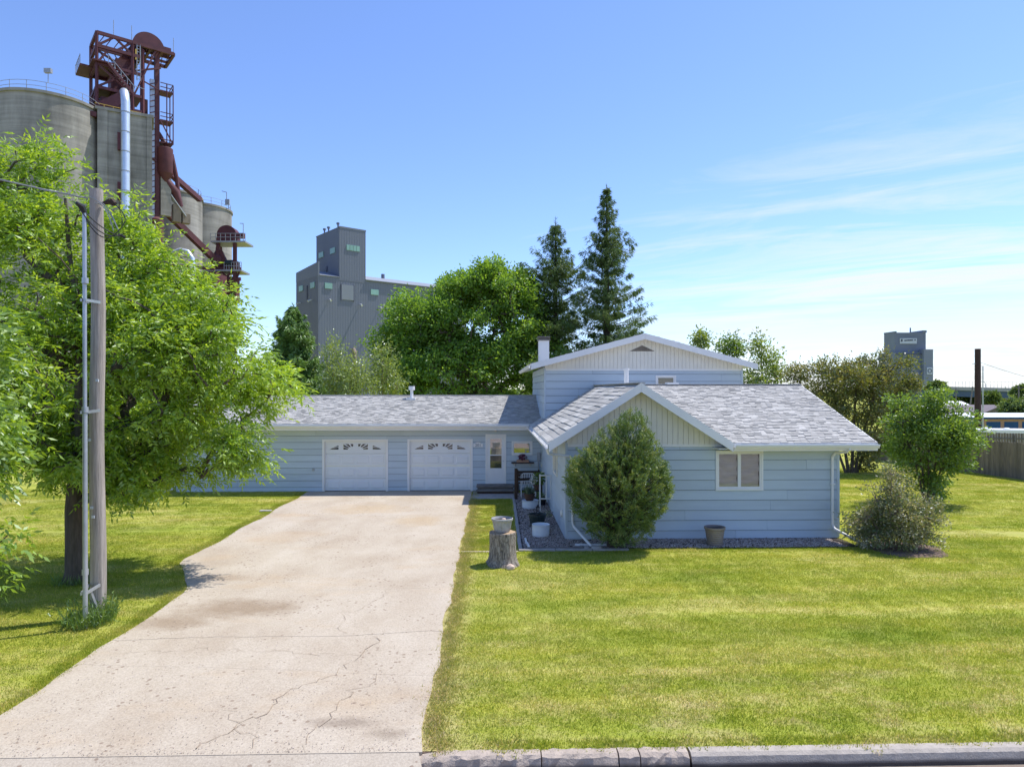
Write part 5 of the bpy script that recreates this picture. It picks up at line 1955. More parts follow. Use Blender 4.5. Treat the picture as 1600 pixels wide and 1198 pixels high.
def tuft(name, c, n, rad_, leaf, mat, parent, seed, flat=0.8):
    r = np.random.default_rng(seed)
    g = unit(r.normal(size=(n, 3))) * (r.random(n) ** 0.4)[:, None] * rad_ * np.array([1, 1, flat])
    q = leaf_quads(r, np.array(c) + g, unit(g + r.normal(size=(n, 3)) * rad_ * 0.4), leaf[0] * r.uniform(0.7, 1.3, n), leaf[1] * r.uniform(0.7, 1.3, n))
    return finish_crown(name, q, r.random(n), mat, parent)


# tree stump with a fluted planter on top
SX, SY = 0.25, 16.66
stump = thing('tree_stump', 'cut tree stump with rough grey bark at the end of the grass strip', 'stump', (SX, SY, 0))
rs_ = random.Random(3)
ph = [rs_.uniform(0, 6.28) for _ in range(6)]


def swob(a, i):
    k = max(0, 1 - i / 6)
    return 1 + 0.035 * math.sin(5 * a + ph[0]) + 0.025 * math.sin(9 * a + ph[1] + i * .3) + 0.018 * math.sin(17 * a + ph[2] + i * .7) + k * 0.20 * max(0, math.sin(4 * a + ph[3])) ** 1.5


MB().lathe((SX, SY, 0), [(0.42, -0.05), (0.385, 0.03), (0.355, 0.09), (0.335, 0.18), (0.325, 0.3), (0.32, 0.45), (0.318, 0.6), (0.322, 0.72), (0.325, 0.785), (0.312, 0.80)], 56, swob, cap1=False).build('bark', M['stump'], stump, smooth=True)
MB().lathe((SX, SY, 0), [(0.308, 0.795), (0.20, 0.802), (0.05, 0.800)], 40, lambda a, i: swob(a, 9) if i == 0 else 1, cap0=False).build('cut_face', M['cut'], stump, smooth=True)
pt = thing('fluted_planter', 'grey fluted bowl planter standing on the tree stump', 'planter', (SX, SY, 0.805))
fl = lambda a, i: 1 + 0.035 * (1 if i in (1, 2, 3, 4) else 0.0) * math.cos(16 * a)
MB().lathe((SX - .01, SY, 0.805), [(0.17, 0.0), (0.185, 0.02), (0.205, 0.10), (0.222, 0.20), (0.235, 0.265), (0.262, 0.285), (0.265, 0.325), (0.248, 0.332), (0.236, 0.31), (0.225, 0.27)], 96, fl, cap1=False).build('bowl', M['urn'], pt, smooth=True)
MB().lathe((SX - .01, SY, 0.805), [(0.232, 0.275), (0.15, 0.285), (0.04, 0.28)], 24, cap0=False).build('soil', M['soil'], pt)
pb = thing('stone', 'small pale stone lying on the soil of the fluted planter', 'stone', (SX + 0.03, SY - 0.05, 1.09))
MB().lathe((SX + 0.03, SY - 0.05, 1.085), [(0.03, 0), (0.055, 0.015), (0.05, 0.04), (0.02, 0.055)], 10, lambda a, i: 1 + .12 * math.sin(3 * a)).build('rock', M['stone'], pb, smooth=True)
pb = thing('stone', 'peach coloured stone on the grass at the foot of the stump', 'stone', (0.43, 16.2, 0))
MB().lathe((0.43, 16.2, -0.02), [(0.07, 0), (0.10, 0.04), (0.09, 0.10), (0.04, 0.14)], 12, lambda a, i: 1 + .1 * math.sin(2 * a + i)).build('rock', M['stone'], pb, smooth=True)

# clay coloured ribbed pot by the front wall
CX, CY = 6.08, 18.50
cp = thing('ribbed_pot', 'large taupe ribbed flower pot on the gravel under the front window', 'pot', (CX, CY, 0.02))
prof = [(0.19, 0.0)]
for i in range(7):
    z = 0.03 + i * 0.058
    rr0 = 0.195 + i * 0.0085
    prof += [(rr0, z), (rr0 + 0.010, z + 0.015), (rr0 + 0.010, z + 0.042), (rr0 + 0.004, z + 0.054)]
prof += [(0.262, 0.445), (0.285, 0.455), (0.285, 0.505), (0.268, 0.512), (0.25, 0.46)]
MB().lathe((CX, CY, 0.015), prof, 36, cap1=False).build('pot_body', M['claypot'], cp, smooth=True)
MB().lathe((CX, CY, 0.015), [(0.255, 0.43), (0.1, 0.44), (0.02, 0.44)], 24, cap0=False).build('soil', M['soil'], cp)

# round white enamel tubs and other pots of the side bed
def tub(x, y, rr, h, label):
    t_ = thing('white_tub', label, 'tub', (x, y, 0.02), 'white tubs in the side bed')
    MB().lathe((x, y, 0.015), [(rr * .96, 0), (rr * 0.985, 0.02), (rr * 0.985, h * .2), (rr, h * .24), (rr * 0.985, h * .28), (rr * 0.985, h * .5), (rr, h * .54), (rr * 0.985, h * .58), (rr * .985, h * .82), (rr * 1.02, h * .95), (rr * 1.03, h), (rr * .98, h), (rr * .93, h * .9)], 36, cap1=False).build('tub_wall', M['plastic_w'], t_, smooth=True)
    MB().lathe((x, y, 0.015), [(rr * .95, h * .90), (rr * .3, h * .93), (rr * .05, h * .93)], 28, cap0=False).build('lid', M['plastic_w'], t_, smooth=True)
    return t_


tub(1.41, 19.85, 0.255, 0.34, 'round white ribbed tub on the gravel nearest the lawn')
tub(1.37, 24.6, 0.30, 0.28, 'round white tub under a brown pot further back on the gravel')
bp_ = thing('brown_pot', 'brown pot of spiky grass standing on the rear white tub', 'pot', (1.34, 24.6, 0.3))
MB().lathe((1.34, 24.62, 0.28), [(0.13, 0), (0.16, 0.05), (0.19, 0.20), (0.205, 0.21), (0.205, 0.25), (0.18, 0.24)], 20, cap1=False).build('pot_body', M['brownpot'], bp_, smooth=True)
MB().lathe((1.34, 24.62, 0.28), [(0.185, 0.21), (0.05, 0.22)], 16, cap0=False).build('soil', M['soil'], bp_)
blades('leaves', (1.34, 24.62, 0.48), 130, 0.42, 0.30, M['agave'], bp_, 5, 0.022)
gp = thing('green_pot', 'dark green fluted pot behind the front white tub', 'pot', (1.40, 21.25, 0.02))
MB().lathe((1.40, 21.25, 0.015), [(0.19, 0), (0.20, 0.02), (0.235, 0.20), (0.255, 0.33), (0.28, 0.34), (0.28, 0.385), (0.255, 0.38), (0.24, 0.33)], 64, lambda a, i: 1 + (0.025 * math.cos(20 * a) if 0 < i < 4 else 0), cap1=False).build('pot_body', M['greenpot'], gp, smooth=True)
MB().lathe((1.40, 21.25, 0.015), [(0.245, 0.33), (0.05, 0.34)], 20, cap0=False).build('soil', M['soil'], gp)
bx_ = thing('lantern', 'small black square lantern standing in the dark green pot', 'lantern', (1.42, 21.3, 0.35))
MB().bbox(1.36, 1.48, 21.24, 21.36, 0.345, 0.40, 0.01).box(1.37, 1.385, 21.25, 21.265, 0.40, 0.58).box(1.455, 1.47, 21.25, 21.265, 0.40, 0.58).box(1.37, 1.385, 21.335, 21.35, 0.40, 0.58).box(1.455, 1.47, 21.335, 21.35, 0.40, 0.58).box(1.355, 1.485, 21.235, 21.365, 0.58, 0.60).build('lantern_frame', M['black'], bx_)
MB().add([(1.36, 21.24, .60), (1.48, 21.24, .60), (1.48, 21.36, .60), (1.36, 21.36, .60), (1.42, 21.30, .69)], [(0, 1, 4), (1, 2, 4), (2, 3, 4), (3, 0, 4)]).build('lantern_roof', M['black'], bx_)

# brown timber railing and bench by the steps
rl = thing('timber_railing', 'dark brown timber post with a rail beside the wooden step', 'railing', (0.93, 26.5, 0))
MB().bbox(0.86, 0.98, 26.42, 26.54, -0.05, 1.22, 0.012).build('post', M['brownwood'], rl)
MB().bar((0.98, 26.48, 0.78), (1.90, 26.9, 0.78), 0.05, 0.09).build('rail', M['brownwood'], rl)
MB().bbox(1.86, 1.96, 26.86, 26.96, -0.05, 0.86, 0.012).build('post', M['brownwood'], rl)
bn = thing('garden_bench', 'dark brown wooden bench in the corner behind the white chair', 'bench', (1.45, 28.2, 0))
for k in range(3):
    MB().bar((1.02, 28.45, 0.58 + k * 0.13), (1.98, 28.45, 0.58 + k * 0.13), 0.03, 0.11).build('back_slat', M['brownwood'], bn)
for k in range(3):
    MB().bbox(1.02, 1.98, 28.02 + k * 0.13, 28.13 + k * 0.13, 0.41, 0.445, 0.006).build('seat_slat', M['brownwood'], bn)
for x in (1.06, 1.94):
    MB().box(x - .03, x + .03, 28.04, 28.10, 0.0, 0.41).build('leg', M['brownwood'], bn)
    MB().box(x - .03, x + .03, 28.465, 28.52, 0.0, 0.93).build('leg', M['brownwood'], bn)
# white metal chair facing the lawn
chx, chy = 1.42, 27.0
chair = thing('garden_chair', 'white metal garden chair with slatted back in the side bed', 'chair', (chx, chy, 0))
MB().tube([(chx - .28, chy + .22, 0.0), (chx - .28, chy + .20, 0.45), (chx - .27, chy + .26, 0.86), (chx - .18, chy + .28, 0.93), (chx + .18, chy + .28, 0.93), (chx + .27, chy + .26, 0.86), (chx + .28, chy + .20, 0.45), (chx + .28, chy + .22, 0.0)], 0.017, 6).build('back_frame', M['chairmetal'], chair, smooth=True)
for k in range(7):
    x = chx - .21 + k * 0.07
    MB().bar((x, chy + .21, 0.48), (x, chy + .275, 0.92), 0.03, 0.008).build('back_slat', M['chairmetal'], chair)
for k in range(6):
    y = chy - .22 + k * 0.075
    MB().bar((chx - .27, y, 0.445), (chx + .27, y, 0.445), 0.055, 0.012).build('seat_slat', M['chairmetal'], chair)
for s in (-1, 1):
    MB().tube([(chx + s * .28, chy - .24, 0.0), (chx + s * .28, chy - .22, 0.64), (chx + s * .28, chy - .16, 0.68), (chx + s * .275, chy + .23, 0.68)], 0.016, 6).build('leg', M['chairmetal'], chair, smooth=True)
# white trellis gate standing by the wall
gtx, gty = 1.72, 23.8
gt = thing('trellis_frame', 'white painted trellis frame standing on the gravel by the left wall', 'trellis', (gtx, gty, 0))
MB().bar((gtx - .06, gty, -0.03), (gtx - .06, gty, 1.32), 0.05).build('upright', M['chairmetal'], gt)
MB().bar((gtx + .16, gty, 0.45), (gtx + .16, gty, 1.28), 0.045).build('upright', M['chairmetal'], gt)
MB().bar((gtx + .32, gty, 0.45), (gtx + .32, gty, 1.28), 0.03).build('upright', M['chairmetal'], gt)
MB().bar((gtx - .08, gty - .03, 1.28), (gtx + .34, gty - .03, 1.28), 0.045, 0.04).build('cross_bar', M['chairmetal'], gt)
MB().bar((gtx - .08, gty - .03, 0.47), (gtx + .34, gty - .03, 0.47), 0.045, 0.04).build('cross_bar', M['chairmetal'], gt)
# plant stand with white flowers between chair and trellis
ps = thing('plant_stand', 'black metal plant stand holding a pot beside the white chair', 'plant stand', (1.72, 26.1, 0))
MB().tube([(1.72, 26.1, 0.40), (1.72, 26.1, 0.44)], 0.17, 14).build('tray', M['black'], ps)
for k in range(3):
    a = k * 2.094 + .4
    MB().tube([(1.72 + .15 * math.cos(a), 26.1 + .15 * math.sin(a), 0.41), (1.72 + .20 * math.cos(a), 26.1 + .20 * math.sin(a), 0.0)], 0.012, 5).build('leg', M['black'], ps)
fp = thing('flower_pot', 'brown pot of white flowers and green leaves on the black plant stand', 'pot', (1.72, 26.1, 0.44))
MB().lathe((1.72, 26.1, 0.44), [(0.11, 0), (0.14, 0.14), (0.165, 0.15), (0.165, 0.20), (0.14, 0.19)], 16, cap1=True).build('pot_body', M['brownpot'], fp, smooth=True)
tuft('leaves', (1.76, 26.1, 0.86), 260, 0.24, (0.11, 0.05), M['shrub'], fp, 6, 1.0)
tuft('flowers', (1.58, 25.98, 0.84), 110, 0.13, (0.06, 0.05), M['flower_w'], fp, 7, 1.3)
# dark pots on the gravel behind
dp = thing('dark_tub', 'low dark pot half hidden behind the white trellis', 'pot', (1.78, 25.2, 0))
MB().lathe((1.78, 25.2, 0.015), [(0.17, 0), (0.22, 0.22), (0.235, 0.23), (0.235, 0.27), (0.2, 0.25)], 18, cap1=True).build('pot_body', M['black'], dp, smooth=True)
tuft('leaves', (1.78, 25.2, 0.33), 120, 0.17, (0.09, 0.04), M['weed'], dp, 8)
wd = thing('weed_clump', 'small yellowish weed growing in the gravel by the left wall', 'plant', (1.86, 22.6, 0))
tuft('leaves', (1.86, 22.6, 0.14), 90, 0.15, (0.07, 0.03), M['spirea'], wd, 9)
# planter on the wall shelf
sp_ = thing('shelf_planter', 'pale oblong planter of dark red flowers on the wall shelf', 'planter', (1.28, GY - 0.16, 1.225))
MB().bbox(1.02, 1.54, GY - 0.25, GY - 0.08, 1.226, 1.33, 0.02).build('trough', M['tan'], sp_)
tuft('flowers', (1.27, GY - 0.16, 1.43), 170, 0.16, (0.06, 0.045), M['flower_p'], sp_, 10, 0.8)
# splash stones and white splash board below the left downspout
for (x, y, rr, lab) in ((2.52, 18.22, 0.10, 'flat grey stone under the mouth of the left downspout'), (2.78, 18.14, 0.13, 'broken stone just beyond the left downspout mouth'), (2.40, 18.40, 0.07, 'small stone behind the left downspout mouth')):
    s_ = thing('splash_stone', lab, 'stone', (x, y, 0.02), 'splash stones at the left downspout')
    MB().lathe((x, y, 0.0), [(rr, 0), (rr * 1.1, rr * .35), (rr * .8, rr * .7), (rr * .3, rr * .8)], 9, lambda a, i: 1 + .18 * math.sin(2 * a + i + x * 9)).build('rock', M['edging'], s_, smooth=True)
sb = thing('splash_board', 'short white board lying on the gravel below the left downspout', 'board', (2.6, 18.5, 0.03))
MB().bar((2.25, 18.52, 0.05), (3.1, 18.50, 0.05), 0.10, 0.04).build('plank', M['white'], sb)
sb = thing('paving_slab', 'flat pale slab against the front wall right of the cedar bush', 'slab', (4.2, 19.15, 0.03))
MB().bbox(4.0, 4.42, 19.02, 19.30, 0.0, 0.06, 0.012).build('slab_block', M['curb_new'], sb)
# mulch ring round the spirea
b = px(1400, 858, 18.2)
MB().lathe((b[0] + .25, b[1] + .05, 0), [(1.0, 0.006), (0.85, 0.03), (0.4, 0.04), (0.05, 0.04)], 40, lambda a, i: 1 + .06 * math.sin(5 * a), cap0=False).build('mulch_bed', M['mulch'], kind='structure')
# brown object at the garage's far left corner, a steel cover in the lawn
lg = thing('log_round', 'short brown log lying at the far left corner of the garage', 'log', (-14.2, 29.0, 0))
MB().tube([(-14.35, 29.1, 0.16), (-14.05, 29.0, 0.16)], 0.16, 14).build('log_wood', M['bark'], lg, smooth=True)
cv = thing('cover_plate', 'small pale cover plate set in the left lawn', 'cover', (-7.9, 24.2, 0))
MB().bbox(-8.15, -7.75, 24.1, 24.3, -0.02, 0.045, 0.01).build('plate', M['edging'], cv)

# ------------------------------------------------------------------ utility pole, conduit, wires
PX, PY = -7.38, 12.98
pole = thing('utility_pole', 'weathered grey wooden utility pole beside the driveway', 'utility pole', (PX, PY, 0))
rp = random.Random(2)
MB().tube([(PX + 0.02 * math.sin(k), PY, -0.2 + k * 0.745) for k in range(12)], [0.140 - 0.0024 * k for k in range(12)], 16).build('shaft', M['pole'], pole, smooth=True)
for (zt_, a_) in ((2.05, -0.2), (1.88, 0.0), (4.4, 0.5), (3.3, -0.6)):
    MB().box(PX + 0.13 * math.sin(a_) - .025, PX + 0.13 * math.sin(a_) + .025, PY - 0.142 * math.cos(a_) - .006, PY - 0.12 * math.cos(a_), zt_, zt_ + .05).build('tag', M['signwhite'], pole)
CXp, CYp = PX + 0.02, PY - 0.60
cd = MB()
cd.tube([(-7.25, 12.38, -0.1), (-7.28, 12.42, 3.9)], 0.042, 10)
cd.tube([(-7.28, 12.42, 3.9), (-7.30, 12.44, 7.42)], 0.034, 10)
for zc_ in (1.0, 3.9, 6.2):
    cd.tube([(-7.27, 12.41, zc_ - .05), (-7.27, 12.41, zc_ + .05)], 0.055, 10)
cd.build('conduit', M['galv'], pole, smooth=True)
for z in (0.62, 3.85, 5.85):
    k = MB().bar((-7.25, 12.37, z), (-7.27, 12.86, z + .02), 0.03, 0.05).bar((-7.32, 12.37, z), (-7.47, 12.86, z + .02), 0.03, 0.05)
    if z < 1:
        k.bar((-7.30, 12.62, z - .02), (-7.22, 12.80, 0.05), 0.04, 0.04)
    k.build('standoff_bracket', M['galv'], pole)
MB().tube([(-7.30, 12.44, 7.42), (-7.32, 12.40, 7.52), (-7.36, 12.30, 7.56)], [0.045, 0.055, 0.03], 8).build('weatherhead', M['black'], pole)
MB().tube([(PX + .13, PY - .05, 7.72), (PX + .30, PY - .08, 7.76)], [0.03, 0.06], 8).tube([(PX + .30, PY - .08, 7.76), (PX + .36, PY - .08, 7.70)], [0.07, 0.05], 8).build('insulator', M['brownwood'], pole)


def loop(p0, p1, sag, n=12, side=(0, 0, 0)):
    p0, p1 = Vector(p0), Vector(p1)
    return [p0.lerp(p1, i / n) + (Vector((0, 0, -1)) * sag + Vector(side)) * (4 * (i / n) * (1 - i / n)) for i in range(n + 1)]


wr = MB()
wr.tube(loop((-7.36, 12.32, 7.54), (PX + .52, PY - .1, 7.14), 0.22), 0.011, 5)
wr.tube(loop((-7.36, 12.34, 7.56), (PX + .50, PY - .1, 7.10), 0.10), 0.011, 5)
wr.tube(loop((PX + .55, PY - .1, 7.35), (-7.35, 12.36, 7.55), 0.42), 0.010, 5)
wr.tube(loop((PX + .30, PY - .1, 7.75), (PX + .55, PY - .1, 7.35), 0.02, side=(.1, 0, 0)), 0.010, 5)
wr.tube([(PX + .44, PY - .1, 7.14), (PX + .56, PY - .1, 7.08)], 0.025, 6)
wr.build('jumper_cable', M['black'], pole)
wr = MB()
wr.tube(loop((PX - .1, PY - .16, 7.82), (PX + .36, PY - .12, 7.20), -0.12, side=(.08, -.05, 0)), 0.009, 5)
wr.tube(loop((PX + .05, PY - .16, 7.70), (PX + .45, PY - .12, 7.22), -0.12), 0.009, 5)
wr.tube(loop((PX + .12, PY - .16, 7.72), (PX + .42, PY - .12, 7.28), -0.10), 0.009, 5)
wr.build('service_lead', M['wire'], pole)
w1 = thing('service_cable', 'twisted service cable running from the pole top out to the left', 'cable', (PX, PY, 7.8))
q = px(-60, 258, 10.9)
P_ = loop((PX - .12, PY - .1, 7.80), (q[0] - 8, q[1] - 2.5, q[2] + 2.2), 0.30, 30)
mb = MB().tube(P_, 0.013, 6)
mb.tube([p + Vector((0, 0.012 * math.cos(i * 2.2), 0.016 * math.sin(i * 2.2))) for i, p in enumerate(P_)], 0.010, 5)
mb.build('cable', M['wire'], w1)
# tall weeds round the foot of the pole and the conduit
wd = thing('weed_clump', 'tall weeds around the foot of the utility pole', 'plant', (-7.3, 12.55, 0))
rw = np.random.default_rng(12)
n = 620
aa = rw.uniform(0, 6.28, n)
rr_ = rw.random(n) ** .5 * 0.42
p = np.stack([-7.33 + rr_ * np.cos(aa), 12.66 + rr_ * np.sin(aa) * 1.1, np.zeros(n)], 1)
dd = unit(np.stack([rw.normal(size=n) * .35, rw.normal(size=n) * .35, np.ones(n)], 1))
hh = 0.5 * rw.uniform(.25, 1.0, n)
tt = rw.random(n)
q1 = leaf_quads(rw, p, dd, hh, np.full(n, .014))
n2 = 900
k2 = rw.integers(0, n, n2)
q2 = leaf_quads(rw, p[k2] + dd[k2] * (hh[k2] * rw.uniform(.2, 1, n2))[:, None], unit(dd[k2] + rw.normal(size=(n2, 3)) * .9), rw.uniform(.05, .12, n2), rw.uniform(.014, .03, n2))
finish_crown('foliage', np.concatenate([q1, q2]), rw.random(n + n2), M['weed'], wd)
wd = thing('weed_clump', 'longer grass around the foot of the ash trunk', 'plant', (-9.2, 15.2, 0))
n = 420
aa = rw.uniform(0, 6.28, n)
p = np.stack([-9.22 + (.25 + .25 * rw.random(n)) * np.cos(aa), 15.4 + (.25 + .25 * rw.random(n)) * np.sin(aa), np.zeros(n)], 1)
finish_crown('foliage', leaf_quads(rw, p, unit(np.stack([rw.normal(size=n) * .4, rw.normal(size=n) * .4, np.ones(n)], 1)), rw.uniform(.1, .3, n), np.full(n, .012)), rw.random(n), M['weed'], wd)

# ================================================================== RIGHT SIDE: fence, storage, poles, bridge
fence = thing('wooden_fence', 'weathered brown picket board fence closing the yard on the right', 'fence', (24.5, 33, 0))
fa, fb = Vector((26.3, 26.5, 0)), Vector((23.4, 41.5, 0))
dirf = (fb - fa).normalized()
Lf = (fb - fa).length
rf = random.Random(8)
nrmf = Vector((-dirf.y, dirf.x, 0))
s = 0
while s < Lf:
    w = 0.138
    p0 = fa + dirf * s
    h = 1.74 + rf.uniform(-.02, .02)
    off = nrmf * rf.uniform(0, .012)
    p1 = p0 + dirf * w
    MB().slab([p0 + off, p1 + off, p1 + off + Vector((0, 0, h - .03)), p1 - dirf * .03 + off + Vector((0, 0, h)), p0 + dirf * .03 + off + Vector((0, 0, h)), p0 + off + Vector((0, 0, h - .03))], 0.02, -nrmf).build('fence_board', M['fence'], fence)
    fence.children[-1].data.attributes['rnd'].data.foreach_set('value', np.full(12, rf.random(), dtype=np.float32))
    s += w + 0.007
for z in (0.35, 1.4):
    MB().bar(fa - nrmf * .05 + Vector((0, 0, z)), fb - nrmf * .05 + Vector((0, 0, z)), 0.04, 0.09).build('fence_rail', M['fence'], fence)
# second fence seen from its back, beyond the first
fence2 = thing('back_fence', 'further weathered board fence with rails showing, beyond the near fence', 'fence', (33, 44, 0))
fa, fb = Vector(px(1500, 700, 46)), Vector(px(1680, 700, 43))
fa.z = fb.z = -0.4
dirf = (fb - fa).normalized()
Lf = (fb - fa).length
nrmf = Vector((dirf.y, -dirf.x, 0))
s = 0
while s < Lf:
    p0 = fa + dirf * s
    p1 = p0 + dirf * 0.138
    h = 1.86 + rf.uniform(-.015, .015)
    MB().slab([p0, p1, p1 + Vector((0, 0, h)), p0 + Vector((0, 0, h))], 0.02, -nrmf).build('fence_board', M['fence'], fence2)
    fence2.children[-1].data.attributes['rnd'].data.foreach_set('value', np.full(8, rf.random(), dtype=np.float32))
    s += 0.15
for z in (0.4, 1.5):
    MB().bar(fa + nrmf * .03 + Vector((0, 0, z)), fb + nrmf * .03 + Vector((0, 0, z)), 0.04, 0.09).build('fence_rail', M['woodgrey'], fence2)
for k in range(4):
    p0 = fa + dirf * (0.6 + k * 2.4) + nrmf * .08
    MB().bar(p0, p0 + Vector((0, 0, 1.75)), 0.1).build('fence_post', M['woodgrey'], fence2)
# white trailer roof behind it
tr = thing('white_trailer', 'white box trailer whose roof edge shows above the far fence', 'trailer', px(1580, 690, 52))
a, b = Vector(px(1528, 671, 52)), Vector(px(1660, 672, 51))
zt = a.z
u_ = (b - a)
u_.z = 0
mb = MB()
bk = Vector((u_.y, -u_.x, 0)).normalized() * -2.2
mb.slab([Vector((a.x, a.y, zt)), Vector((b.x, b.y, zt)), Vector((b.x, b.y, zt)) + bk, Vector((a.x, a.y, zt)) + bk], 2.0)
mb.build('trailer_body', M['whiteroof'], tr)
for (pp_, r_) in ((1530, .14), (1550, .22), (1581, .18)):
    c = Vector(px(pp_, 670, 51.9))
    MB().lathe((c.x, c.y + .5, zt - .02), [(r_ * 1.6, 0), (r_ * 1.3, r_ * .5), (r_ * .6, r_ * .75)], 12).build('roof_vent', M['whiteroof'], tr, smooth=True)
for k in (0.3, 0.7):
    c = a.lerp(b, k)
    MB().tube([(c.x, c.y + .1, -1.55), (c.x, c.y + .3, -1.55)], 0.32, 16).build('wheel', M['black'], tr)

# storage units with blue roller doors
SD = 112
su = thing('storage_units', 'long low storage building with blue roller doors and white metal roof', 'storage building', px(1540, 700, SD))
ax = Vector((px(1600, 650, SD)[0] - px(1440, 650, SD)[0], px(1600, 650, SD)[1] - px(1440, 650, SD)[1], 0)).normalized()
pn = Vector((ax.y, -ax.x, 0))
o0 = Vector(px(1425, 650, SD))
zg_ = -2.6
ze = 4.24 - 44 / 1067 * SD
P3 = lambda u, n_, z: (o0.x + ax.x * u + pn.x * n_, o0.y + ax.y * u + pn.y * n_, z)
Lw = 34
MB().slab([P3(0, 0, zg_), P3(Lw, 0, zg_), P3(Lw, 0, ze), P3(0, 0, ze)], 9.0, -pn).build('wall', M['tan'], su)
MB().slab([P3(-.4, .5, ze + .28), P3(Lw, .5, ze + .28), P3(Lw, -4.5, ze + .8), P3(-.4, -4.5, ze + .8)], 0.12).slab([P3(-.4, -4.5, ze + .8), P3(Lw, -4.5, ze + .8), P3(Lw, -9.5, ze + .28), P3(-.4, -9.5, ze + .28)], 0.12).build('roof', M['whiteroof'], su)
MB().slab([P3(-.4, .52, ze - .05), P3(Lw, .52, ze - .05), P3(Lw, .52, ze + .27), P3(-.4, .52, ze + .27)], 0.06, -pn).build('fascia', M['bluedoor'], su)
for k in range(11):
    u0 = 0.5 + k * 2.93
    dr = MB().slab([P3(u0, .02, zg_), P3(u0 + 2.3, .02, zg_), P3(u0 + 2.3, .02, ze - .5), P3(u0, .02, ze - .5)], 0.01, -pn).build('roller_door', M['bluedoor'], su)
    sl_ = MB()
    z = zg_ + .1
    while z < ze - .6:
        sl_.slab([P3(u0, .05, z), P3(u0 + 2.3, .05, z), P3(u0 + 2.3, .03, z + .16), P3(u0, .03, z + .16)], 0.015, -pn)
        z += .2
    sl_.build('door_slats', M['bluedoor'], dr, kind='stuff')

# poles on the right
dpole = thing('dark_pole', 'dark brown pole standing above the fence in front of the storage units', 'utility pole', px(1528, 690, 60))
c = px(1528, 690, 60)
MB().tube([(c[0], c[1], -2.6), (c[0], c[1], 4.24 + 65 / 1067 * 60)], [0.28, 0.23], 12).build('shaft', M['steelpole'], dpole, smooth=True)
MB().bar((c[0] - .5, c[1], 6.6), (c[0] + .2, c[1], 6.6), .06).build('bracket', M['galv'], dpole)
mpole = thing('metal_pole', 'thin grey metal mast right of the dark pole', 'mast', px(1536, 690, 66))
c = px(1536, 690, 66)
MB().tube([(c[0], c[1], -2.6), (c[0], c[1], 4.24 + 38 / 1067 * 66)], [0.07, 0.05], 8).build('shaft', M['galv'], mpole)
w2 = thing('power_line', 'thin wire sagging from the dark pole to the right', 'cable', px(1540, 568, 62))
MB().tube(loop(px(1532, 566, 60), px(1760, 606, 90), 0.9, 16), 0.02, 4).build('cable', M['wire'], w2)
for (pxx, top, d_, lab) in ((1494, 606, 190, 'small distant utility pole left of the dark pole below the bridge'), (1592, 602, 150, 'distant utility pole at the right end of the bridge')):
    t_ = thing('distant_pole', lab, 'utility pole', px(pxx, 640, d_), 'distant utility poles')
    c = px(pxx, top, d_)
    MB().tube([(c[0], c[1], -3), c], [.2, .14], 6).bar((c[0] - 1.1, c[1], c[2] - .5), (c[0] + 1.1, c[1], c[2] - .5), .12).build('shaft', M['woodgrey'], t_)
t_ = thing('distant_pole', 'leaning distant pole just left of the dark pole', 'utility pole', px(1518, 640, 170), 'distant utility poles')
MB().tube([px(1516, 636, 170), px(1520, 604, 170)], .17, 6).build('shaft', M['woodgrey'], t_)
# overpass
BD = 230
br = thing('overpass', 'long concrete road bridge with blue steel girder crossing the background on the right', 'bridge', px(1540, 630, BD))
A0, B0 = Vector(px(1390, 602, 250)), Vector(px(1700, 609, 205))
u_ = (B0 - A0)
u_.z = 0
bk = Vector((-u_.y, u_.x, 0)).normalized() * 10
def bslab(t0, t1, z0, z1, m, nm, off=0):
    a_ = A0.lerp(B0, t0)
    b_ = A0.lerp(B0, t1)
    f_ = bk.normalized() * off
    mb = MB()
    v = []
    for base in (a_ + f_, b_ + f_, b_ + bk, a_ + bk):
        v.append(Vector((base.x, base.y, base.z + z1)))
    mb.slab(v, z1 - z0)
    mb.build(nm, m, br)
bslab(0, 1, -1.15, 0.0, M['bridge'], 'parapet')
bslab(0, 0.68, -3.3, -1.16, M['bridgesteel'], 'girder', off=0.6)
for t0 in (0.05, 0.36, 0.68):
    a_ = A0.lerp(B0, t0)
    MB().bar((a_.x, a_.y + 3, -4), (a_.x, a_.y + 3, a_.z - 3.3), 1.2).build('pier', M['bridge'], br)
mb = MB()
for k in range(40):
    a_ = A0.lerp(B0, k / 40 * .72)
    mb.bar(a_, a_ + Vector((0, 0, 1.9)), .07)
mb.bar(A0 + Vector((0, 0, 1.9)), A0.lerp(B0, .72) + Vector((0, 0, 1.9)), .07)
mb.build('railing', M['rail'], br)
a_ = A0.lerp(B0, .49)
MB().tube([a_, a_ + Vector((.2, 0, 1.5)), a_ + Vector((.8, 0, 2.0)), a_ + Vector((2.2, 0, 2.0)), a_ + Vector((2.8, 0, 1.5)), a_ + Vector((3, 0, 0))], .12, 6).build('frame', M['rail'], br)
# embankment under the right end
e0 = Vector(px(1545, 640, 225))
e1 = Vector(px(1620, 612, 215))
MB().add([(e0.x, e0.y, -3), (e1.x + 60, e1.y - 20, -3), (e1.x + 60, e1.y - 20, e1.z - .5), (e1.x - 2, e1.y, e1.z - .5), (e0.x + 2, e0.y + 30, -3), (e1.x + 60, e1.y + 30, e1.z - .5), (e1.x - 2, e1.y + 30, e1.z - .5)], [(0, 1, 2, 3), (0, 3, 6, 4), (3, 2, 5, 6)]).build('embankment', M['lawn'], kind='structure')
